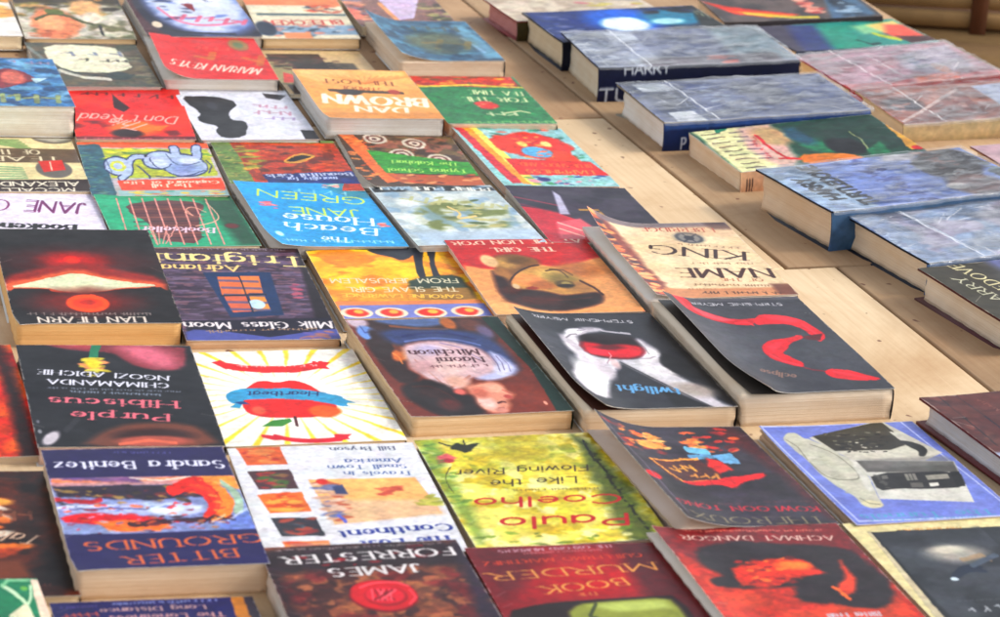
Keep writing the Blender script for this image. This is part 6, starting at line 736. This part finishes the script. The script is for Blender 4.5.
def art_rainbow(c):
    c.bg((84, 76, 76)); c.noise((120, 104, 100), .5, .2, 6, 8, 1, .8); c.poly([(-0.005, 0.186), (0.129, 0.320), (0.513, 0.536), (0.311, 0.572), (0.122, 0.476)], (214, 66, 40), .02); c.poly([(0.101, 0.406), (0.287, 0.457), (0.505, 0.558), (0.311, 0.572)], (236, 150, 50), .02); c.line([(0.189, 0.464), (0.431, 0.591), (0.599, 0.616)], 0.0182, (222, 206, 80)); c.daubs(30, (0.603, 0.093), (0.660, 0.514), [(206, 90, 80), (226, 140, 120), (150, 60, 60), (240, 190, 170)], .015, .04, 2); c.poly([(0.800, 0.123), (0.977, 0.103), (0.971, 0.607), (0.668, 0.671)], (90, 120, 146), .03); c.ell((0.827, 0.335), 0.0547, 0.1077, (20, 44, 66), .5); c.daubs(16, (0.786, 0.306), (0.907, 0.642), [(130, 160, 190), (60, 80, 100), (170, 190, 206)], .015, .04, 3)
def art_teal(c):
    c.bg((60, 150, 140)); c.poly([(0.012, -0.018), (0.284, -0.030), (0.115, 0.632), (-0.021, 0.701)], (70, 62, 84), .04); c.poly([(0.229, 0.011), (0.429, 0.036), (0.285, 0.679), (0.044, 0.692)], (44, 54, 120), .06, .9); c.noise((130, 126, 150), .55, .1, 9, 9, 2, .7, ((0.036, -0.040), (0.033, 0.715))); c.poly([(0.416, 0.061), (0.661, 0.069), (0.503, 0.685), (0.254, 0.670)], (20, 150, 130), .08); c.poly([(0.636, 0.119), (0.901, 0.076), (0.824, 0.336), (0.624, 0.338)], (150, 200, 160), .06); c.poly([(0.749, 0.121), (0.984, 0.042), (0.976, 0.321), (0.768, 0.349)], (236, 210, 140), .05); c.poly([(0.876, 0.126), (0.990, 0.156), (0.987, 0.490), (0.774, 0.542), (0.762, 0.375)], (226, 110, 90), .05); c.line([(0.699, 0.358), (0.737, 0.450), (0.774, 0.515)], 0.0373, (190, 200, 60)); c.line([(0.514, 0.472), (0.552, 0.591), (0.613, 0.580)], 0.0186, (14, 60, 60)); c.poly([(0.793, 0.438), (1.012, 0.497), (1.011, 0.606), (0.811, 0.634)], (84, 50, 50), .03)
def art_pink(c):
    c.bg((196, 150, 160)); c.noise((216, 186, 200), .5, .2, 6, 9, 1, .8); c.poly([(0.560, 0.166), (0.977, 0.054), (0.915, 0.480), (0.586, 0.532), (0.507, 0.389)], (200, 200, 214), .04, .8); c.daubs(24, (0.599, 0.179), (0.634, 0.430), [(120, 140, 156), (170, 184, 200), (206, 206, 220)], .01, .03, 2); c.line([(0.421, 0.122), (0.429, 0.520)], 0.0111, (236, 226, 230)); c.ell((0.712, 0.455), 0.0388, 0.0829, (226, 160, 120), .5); c.poly([(-0.030, 0.564), (1.024, 0.594), (0.963, 0.731), (-0.060, 0.706)], (200, 60, 66), .03, .9); c.poly([(0.484, 0.538), (0.771, 0.552), (0.690, 0.682), (0.422, 0.672)], (226, 130, 80), .03); c.mott(.08, 10, 14)
def art_salmon(c):
    c.bg((178, 112, 92)); c.noise((196, 140, 120), .5, .2, 5, 7, 1, .7); c.ell((0.175, 0.301), 0.1133, 0.1051, (90, 90, 106), .5, 10, .4); c.daubs(10, (0.093, 0.220), (0.217, 0.411), [(120, 116, 130), (200, 160, 150)], .015, .035); c.poly([(0.625, 0.077), (0.565, 0.541), (0.024, 0.630)], (156, 106, 100), .01); c.daubs(40, (0.509, 0.128), (0.509, 0.526), [(206, 160, 150), (170, 110, 106), (226, 196, 186)], .008, .024, 4); c.line([(0.023, 0.592), (0.610, 0.094)], 0.0136, (226, 206, 200)); c.poly([(0.712, 0.059), (1.058, 0.024), (0.891, 0.469), (0.720, 0.424)], (206, 214, 230), .02)
def art_rosy(c):
    c.bg((190, 166, 172)); c.mott(.1)
def sp_horry(c): c.text('HARRY', (.13, .18*c.H/1), (.35, .18*c.H/1), .30*c.H, (225, 230, 236), 'sans', .22); c.text('TURTLEDOVE', (.01, .92*c.H), (.78, .92*c.H), .42*c.H, (206, 212, 220), 'sans', .22)
def sp_plasA(c): c.box((0, 0), (1, .2*c.H), (70, 104, 160), .01); c.text('P', (.085, .85*c.H), (.105, .85*c.H), .42*c.H, (206, 210, 220), 'sans', .24)
def sp_genie(c):
    for i in range(3): c.line([(.03+i*.014, .3*c.H), (.03+i*.014, .8*c.H)], .006, (70, 50, 50))
def sp_turt(c): c.text('TURTLEDOVE', (.05, .8*c.H), (.8, .8*c.H), .5*c.H, (190, 206, 230), 'sans', .22)

# ---------------------------------------------------------------- the books: x, y, turn, width, length, tilts, height of cover, thickness (metres, radians)
REC = {
'whitecorner': (-0.6279, 3.3634, 0.2661, 0.1280, 0.1848, -0.0288, -0.0005, 0.0160, 0.0160),
'peach': (-0.5089, 3.4283, 0.2559, 0.1230, 0.1933, -0.0046, -0.0007, 0.0080, 0.0080),
'oval': (-0.3764, 3.4519, 0.2878, 0.1294, 0.1918, -0.0039, -0.0025, 0.0140, 0.0140),
'bleeker': (-0.2546, 3.4803, 0.2245, 0.1120, 0.1898, -0.0093, 0.0093, 0.0130, 0.0130),
'violet': (-0.1481, 3.5566, 0.2489, 0.1154, 0.1814, -0.0336, 0.0047, 0.0120, 0.0120),
'label': (-0.4578, 3.2354, 0.2893, 0.1223, 0.1865, -0.0224, -0.0165, 0.0080, 0.0080),
'blueman': (-0.5190, 3.0649, 0.2809, 0.1135, 0.1894, -0.0178, -0.0217, 0.0320, 0.0320),
'keyes': (-0.3338, 3.2733, 0.2448, 0.1209, 0.1873, -0.0240, -0.0052, 0.0150, 0.0150),
'olive': (-0.2093, 3.2846, 0.2786, 0.1147, 0.1855, -0.0245, -0.0015, 0.0050, 0.0050),
'blue': (-0.0975, 3.3943, 0.2775, 0.1209, 0.1852, -0.0252, 0.0001, 0.0200, 0.0200),
'dont': (-0.3947, 3.0679, 0.2167, 0.1193, 0.1933, -0.0126, 0.0064, 0.0070, 0.0070),
'cow': (-0.2780, 3.0930, 0.2760, 0.1210, 0.1896, -0.0197, -0.0027, 0.0070, 0.0070),
'brown': (-0.1564, 3.1516, 0.2712, 0.1244, 0.1910, -0.0155, -0.0129, 0.0220, 0.0220),
'green': (-0.0357, 3.1900, 0.2685, 0.1171, 0.1888, -0.0182, -0.0060, 0.0140, 0.0140),
'rays': (-0.4741, 2.8724, 0.2611, 0.1195, 0.1847, -0.0240, -0.0111, 0.0060, 0.0060),
'cup': (-0.3482, 2.8860, 0.2317, 0.1301, 0.1832, -0.0214, 0.0069, 0.0070, 0.0070),
'eye': (-0.2209, 2.9253, 0.2475, 0.1263, 0.1803, -0.0289, -0.0028, 0.0080, 0.0080),
'spiral': (-0.1005, 2.9675, 0.2302, 0.1192, 0.1852, -0.0226, -0.0042, 0.0090, 0.0090),
'flower': (0.0230, 3.0093, 0.3091, 0.1181, 0.1975, -0.0006, -0.0220, 0.0100, 0.0100),
'jane': (-0.4342, 2.7095, 0.2444, 0.1283, 0.1800, -0.0315, -0.0091, 0.0080, 0.0080),
'kabul': (-0.3050, 2.7249, 0.2754, 0.1295, 0.1767, -0.0385, -0.0020, 0.0110, 0.0110),
'beach': (-0.1755, 2.7651, 0.2969, 0.1258, 0.1962, -0.0154, -0.0281, 0.0130, 0.0130),
'pull': (-0.0482, 2.7881, 0.3071, 0.1227, 0.1869, -0.0272, 0.0001, 0.0150, 0.0150),
'dark': (0.0780, 2.8219, 0.2609, 0.1231, 0.1843, -0.0279, -0.0259, 0.0140, 0.0140),
'lian': (-0.3583, 2.5181, 0.2641, 0.1388, 0.2198, 0.0340, -0.0165, 0.0240, 0.0240),
'milk': (-0.2221, 2.5389, 0.2602, 0.1310, 0.2152, 0.0303, -0.0096, 0.0110, 0.0110),
'slave': (-0.0912, 2.5938, 0.2647, 0.1347, 0.1877, -0.0119, 0.0009, 0.0120, 0.0120),
'lion': (0.0352, 2.6226, 0.2702, 0.1337, 0.1988, -0.0047, 0.0001, 0.0180, 0.0180),
'king': (0.1689, 2.6709, 0.2933, 0.1344, 0.1983, 0.0048, 0.0051, 0.0270, 0.0270),
'fire': (-0.4332, 2.2420, 0.3005, 0.1459, 0.2191, 0.0309, -0.0081, 0.0100, 0.0100),
'purple': (-0.2943, 2.2686, 0.2492, 0.1419, 0.2071, 0.0145, -0.0179, 0.0160, 0.0160),
'heart': (-0.1608, 2.3158, 0.2844, 0.1425, 0.1996, 0.0006, 0.0010, 0.0070, 0.0070),
'mitch': (-0.0325, 2.3826, 0.3211, 0.1350, 0.2098, 0.0134, -0.0045, 0.0180, 0.0180),
'twil': (0.1020, 2.4160, 0.3245, 0.1290, 0.2120, 0.0137, -0.0274, 0.0210, 0.0210),
'eclipse': (0.2296, 2.4589, 0.3219, 0.1329, 0.2135, 0.0147, -0.0058, 0.0290, 0.0290),
'tales': (-0.3653, 2.0010, 0.2699, 0.1408, 0.2101, 0.0151, -0.0184, 0.0100, 0.0100),
'bitter': (-0.2380, 2.0408, 0.2705, 0.1355, 0.2051, 0.0117, -0.0073, 0.0240, 0.0240),
'lost': (-0.1042, 2.1057, 0.2526, 0.1441, 0.2009, 0.0033, 0.0135, 0.0120, 0.0120),
'coel': (0.0389, 2.1499, 0.2877, 0.1464, 0.1954, 0.0177, 0.0121, 0.0130, 0.0130),
'ther': (0.1704, 2.1906, 0.3348, 0.1257, 0.1978, -0.0105, -0.0444, 0.0170, 0.0170),
'post': (0.3081, 2.2420, 0.3322, 0.1349, 0.1936, -0.0074, -0.0070, 0.0100, 0.0100),
'fern': (-0.3266, 1.7912, 0.3106, 0.1237, 0.1922, -0.0142, -0.0479, 0.0300, 0.0300),
'long': (-0.1934, 1.8192, 0.2883, 0.1386, 0.1924, -0.0069, -0.0147, 0.0120, 0.0120),
'forr': (-0.0620, 1.9150, 0.2753, 0.1428, 0.1894, -0.0075, 0.0057, 0.0220, 0.0220),
'murder': (0.0829, 1.9492, 0.2744, 0.1431, 0.1989, -0.0057, -0.0076, 0.0150, 0.0150),
'dangor': (0.2199, 1.9982, 0.3006, 0.1446, 0.2011, -0.0113, -0.0087, 0.0190, 0.0190),
'plane': (0.3615, 2.0614, 0.3233, 0.1368, 0.1964, 0.0000, 0.0002, 0.0090, 0.0090),
'cream': (0.0594, 3.5792, 0.4241, 0.1870, 0.1048, -0.0041, 0.0262, 0.0250, 0.0250),
'saturn': (0.1240, 3.4774, 0.3817, 0.2153, 0.1298, -0.0036, 0.0236, 0.0350, 0.0350),
'horry': (0.1775, 3.3630, 0.3084, 0.2328, 0.1377, 0.0092, 0.0318, 0.0420, 0.0420),
'plasA': (0.2415, 3.1983, 0.3649, 0.2365, 0.1339, 0.0152, 0.0299, 0.0350, 0.0350),
'genie': (0.3021, 3.0711, 0.4061, 0.2114, 0.1241, 0.0274, 0.0530, 0.0280, 0.0280),
'turt': (0.3795, 2.9226, 0.5030, 0.2430, 0.1375, -0.0048, 0.0204, 0.0410, 0.0410),
'plasB': (0.4545, 2.8212, 0.5018, 0.2374, 0.1505, 0.0050, 0.0231, 0.0330, 0.0330),
'olivehb': (0.5088, 2.6691, 0.4729, 0.2241, 0.1469, 0.0127, 0.0207, 0.0300, 0.0300),
'redhb': (0.4699, 2.3350, 0.4367, 0.1967, 0.1664, 0.0083, -0.0033, 0.0220, 0.0220),
'rainbow': (0.3184, 3.6749, 0.2796, 0.1998, 0.1270, 0.0161, 0.0449, 0.0220, 0.0220),
'teal': (0.3816, 3.5656, 0.4473, 0.1928, 0.1084, -0.0039, 0.0163, 0.0180, 0.0180),
'pink': (0.4302, 3.4298, 0.4443, 0.1992, 0.1295, 0.0186, 0.0472, 0.0220, 0.0220),
'salmon': (0.4812, 3.2833, 0.3712, 0.1906, 0.1185, 0.0192, 0.0462, 0.0240, 0.0240),
'rosy': (0.5756, 3.1191, 0.4566, 0.1752, 0.0948, 0.0170, 0.0318, 0.0220, 0.0220),
}
CR = (250, 226, 186); PEACH = (250, 214, 162); ORG = (248, 196, 128); WH = (246, 240, 230); GRY = (236, 226, 210)
P = [
 ('whitecorner', 'white paperback cut off by the far left corner of the picture', dict(pg=CR)),
 ('peach', 'far paperback with a reclining peach figure under dark foliage, in the back left corner', dict(pg=PEACH)),
 ('oval', 'maroon paperback with a blue and white swirling oval, far back left', dict(pg=GRY, spine=(60, 30, 36))),
 ('bleeker', 'cream banded paperback with small red lettering, behind the dark olive one', dict(pg=PEACH)),
 ('violet', 'far paperback with a pale violet shape, behind the thick blue book', dict(pg=CR)),
 ('label', 'brown mottled paperback with a cream torn label, half under the thick blue one', dict(pg=GRY)),
 ('blueman', 'thick blue paperback with a red kite shape, at the left edge', dict(pg=(247, 242, 226), curl=[('LF', 3, 0, 0, 50, 60)])),
 ('keyes', 'red paperback with gold title and a lifted cover, behind the black and white one', dict(pg=(234, 222, 207), curl=[('L', 4, 3, 0, 50, 1), ('LN', 3, 9, 6, 40, 50)], skew=-.004)),
 ('olive', 'dark olive paperback with a cream border, mostly under the orange gold book', dict(pg=(243, 230, 204))),
 ('blue', 'thick slate blue paperback with a curling cover, beside the bare board at the back', dict(pg=(247, 221, 191), curl=[('L', 10, 3, 0, 55, 1), ('LF', 4, -2, 0, 50, 70)], spine=(50, 70, 90))),
 ('dont', 'thin bright red paperback with an orange sailing boat and pale handwriting', dict(pg=CR)),
 ('cow', 'white paperback with a black ink blot shaped like a cow', dict(pg=WH)),
 ('brown', 'thick tan and gold paperback with big white capitals, left of the green one', dict(pg=(239, 233, 224), curl=[('LN', 2, 3, 4, 40, 40)], spine=(150, 90, 50))),
 ('green', 'green paperback with a red and yellow top band, right of the thick tan one', dict(pg=(243, 216, 185), spine=(40, 90, 60))),
 ('rays', 'cream and brown paperback with green rays and a red lantern, at the left edge', dict(pg=CR)),
 ('cup', 'paperback with a pale blue elephant on yellow above an orange band', dict(pg=(237, 211, 185))),
 ('eye', 'rust orange paperback with an eye and a dark blue strip, half under the turquoise one', dict(pg=GRY)),
 ('spiral', 'paperback with white spirals over a green band and an orange edge', dict(pg=(221, 208, 191), curl=[('LN', 3, 8, 8, 60, 70)], skew=-.004)),
 ('flower', 'paperback with a big red flower painting and striped red, orange and yellow edge', dict(pg=(226, 195, 172), spine=(180, 60, 50))),
 ('jane', 'white paperback with thin purple capitals, half under the black sunset one', dict(pg=CR)),
 ('kabul', 'emerald green paperback with a hanging brown rug crossed by pink strings', dict(pg=CR)),
 ('beach', 'turquoise paperback with lime and white lettering', dict(pg=(214, 201, 188), curl=[('LN', 2.5, 6, 6, 50, 60), ('L', 2, 0, 0, 40, 1)], skew=-.005)),
 ('pull', 'pale green and grey paperback with a black strip of white capitals at its far edge', dict(pg=(221, 214, 204))),
 ('dark', 'dark violet paperback with red drapery and a silver sword, right of the pale green one', dict(pg=GRY)),
 ('lian', 'black paperback with a pale mountain, red sunset and orange sun', dict(pg=ORG, curl=[('LN', .4, 4, 3, 30, 30)])),
 ('milk', 'plum brick wall paperback with a blue framed window and cream title', dict(pg=(234, 191, 152), spine=(30, 24, 36))),
 ('slave', 'yellow paperback with dark horse legs and a row of round medallions', dict(pg=(237, 201, 162), spine=(180, 140, 60))),
 ('lion', 'red and peach paperback with a dark haired head lying down', dict(pg=(243, 211, 185), spine=(60, 20, 24))),
 ('king', 'parchment coloured paperback with big dark capitals and burnt edges, its corner curling up', dict(pg=(238, 227, 214), curl=[('L', 5, 2, 0, 45, 1), ('LF', 12, -3, -6, 60, 70)], skew=-.007, spine=(120, 90, 80))),
 ('fire', 'orange fiery paperback cut off by the left edge, left of the black pink flower one', dict(pg=(211, 191, 165))),
 ('purple', 'black paperback with a yellow flower, pink title and brown face', dict(pg=(230, 198, 185), spine=(60, 60, 64))),
 ('heart', 'white paperback with a red apple, blue ribbon and yellow sunrays', dict(pg=(240, 214, 172))),
 ('mitch', 'paperback of a woman in a pale blouse on rust brown ground', dict(pg=(242, 207, 160), curl=[('L', 1.2, 0, 0, 40, 1)], spine=(16, 50, 40))),
 ('twil', 'black paperback with two white hands holding a red apple', dict(pg=(231, 208, 178), curl=[('L', 7, 4, 0, 50, 1), ('LN', 1, 8, 8, 50, 60)], skew=-.004, spine=(30, 28, 34), leaf=(70, 36, 28))),
 ('eclipse', 'thick charcoal paperback with a torn red ribbon, its cover curling up', dict(pg=(234, 214, 188), curl=[('L', 9, 6, 0, 50, 1), ('LN', 2, 12, 12, 60, 70)], skew=-.005, spine=(40, 40, 46), leaf=(64, 58, 54))),
 ('tales', 'dark brown paperback with faint lettering, left of the navy blue one', dict(pg=(211, 191, 159))),
 ('bitter', 'thick navy blue paperback with copper capitals and a red orange harvest painting', dict(pg=(234, 205, 173), curl=[('LN', .5, 3, 3, 25, 25)], spine=(40, 38, 80))),
 ('lost', 'white paperback with four small colour pictures down its left side', dict(pg=(240, 217, 185))),
 ('coel', 'yellow green leafy paperback with red handwriting', dict(pg=(234, 214, 185), spine=(120, 110, 50))),
 ('ther', 'charcoal and red paperback with neon signs, its cover curling up', dict(pg=(217, 191, 172), curl=[('L', 9, 3, 0, 55, 1), ('LF', 6, -2, -3, 60, 70)], skew=-.006)),
 ('post', 'blue paperback with old black and white postcards of a house', dict(pg=(211, 185, 159), curl=[('LF', 2, 0, 0, 60, 60)], edge=(220, 222, 236))),
 ('fern', 'green and cream paperback with a pale fern, at the bottom left corner', dict(pg=CR)),
 ('long', 'dark blue paperback with a gold bar, near edge, left of the wax seal one', dict(pg=CR)),
 ('forr', 'brown paperback with white capitals over a red wax seal', dict(pg=(234, 221, 208), spine=(60, 40, 60))),
 ('murder', 'crimson paperback with thin gold capitals and a green roof shape', dict(pg=(160, 70, 50), spine=(80, 14, 24), edge=(150, 40, 50))),
 ('dangor', 'red paperback with a dark smoky face lit orange', dict(pg=(234, 221, 207), curl=[('L', 4, 0, 0, 40, 1)], skew=-.005, spine=(90, 30, 36))),
 ('plane', 'cream bordered grey paperback with a small aeroplane in cloud, bottom right', dict(pg=(217, 204, 178), edge=(226, 216, 180))),
]
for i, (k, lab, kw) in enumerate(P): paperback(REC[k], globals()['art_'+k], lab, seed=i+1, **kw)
Hb = [
 ('cream', 'cream hardback with red edged leaves at the far end of the bare board', dict(pg=(221, 149, 142), cloth=(150, 60, 56), spine=(96, 84, 54))),
 ('saturn', 'dark blue hardback with glowing white and teal planets', dict(pg=CR, cloth=(34, 34, 44), spine=(20, 26, 50))),
 ('horry', 'grey blue plastic wrapped hardback with its navy spine towards us, behind the other wrapped one', dict(pg=(240, 226, 199), cloth=(30, 30, 44), spine=(30, 38, 72), spine_art=sp_horry, film=.2)),
 ('plasA', 'grey blue plastic wrapped hardback with white leaves and a bright blue spine', dict(pg=(247, 242, 234), cloth=(150, 140, 120), spine=(34, 54, 100), spine_art=sp_plasA, film=.18)),
 ('genie', 'thick softcover with a green figure and pink text panel, between two wrapped hardbacks', dict(pg=(246, 220, 185), cloth=(220, 190, 170), spine=(226, 190, 160), spine_art=sp_genie, soft=True)),
 ('turt', 'pale blue hardback with outlined block capitals and a winter battle scene', dict(pg=(246, 214, 177), cloth=(26, 28, 40), spine=(90, 120, 150), film=.05)),
 ('plasB', 'icy blue plastic wrapped hardback, right of the winter battle one', dict(pg=(246, 221, 188), cloth=(26, 28, 40), spine=(110, 136, 170), film=.24)),
 ('olivehb', 'dark olive hardback with cream capitals at the right edge', dict(pg=(246, 226, 198), cloth=(84, 34, 34), spine=(60, 56, 44))),
 ('redhb', 'reddish brown hardback with white leaves at the right edge, over the bare board', dict(pg=(234, 231, 234), cloth=(110, 44, 44), spine=(100, 50, 50))),
 ('rainbow', 'grey hardback with an orange and yellow streak, far back right', dict(pg=CR, cloth=(90, 84, 84), spine=(70, 64, 66))),
 ('teal', 'hardback with a blue, teal and orange nebula, far back right', dict(pg=CR, cloth=(60, 70, 90), spine=(70, 80, 100))),
 ('pink', 'pink plastic wrapped hardback with a red strip, behind the salmon one', dict(pg=CR, cloth=(170, 80, 84), spine=(170, 44, 50), film=.2, tint=(1, .93, .95))),
 ('salmon', 'salmon hardback in folded clear plastic with a diagonal crease', dict(pg=(234, 217, 191), cloth=(190, 170, 140), spine=(214, 196, 160), film=.14, tint=(1, .96, .95))),
 ('rosy', 'rosy grey hardback at the right edge, above the olive one', dict(pg=CR, cloth=(120, 70, 60), spine=(150, 120, 110))),
]
for i, (k, lab, kw) in enumerate(Hb): hardback(REC[k], globals()['art_'+k], lab, seed=60+i, **kw)
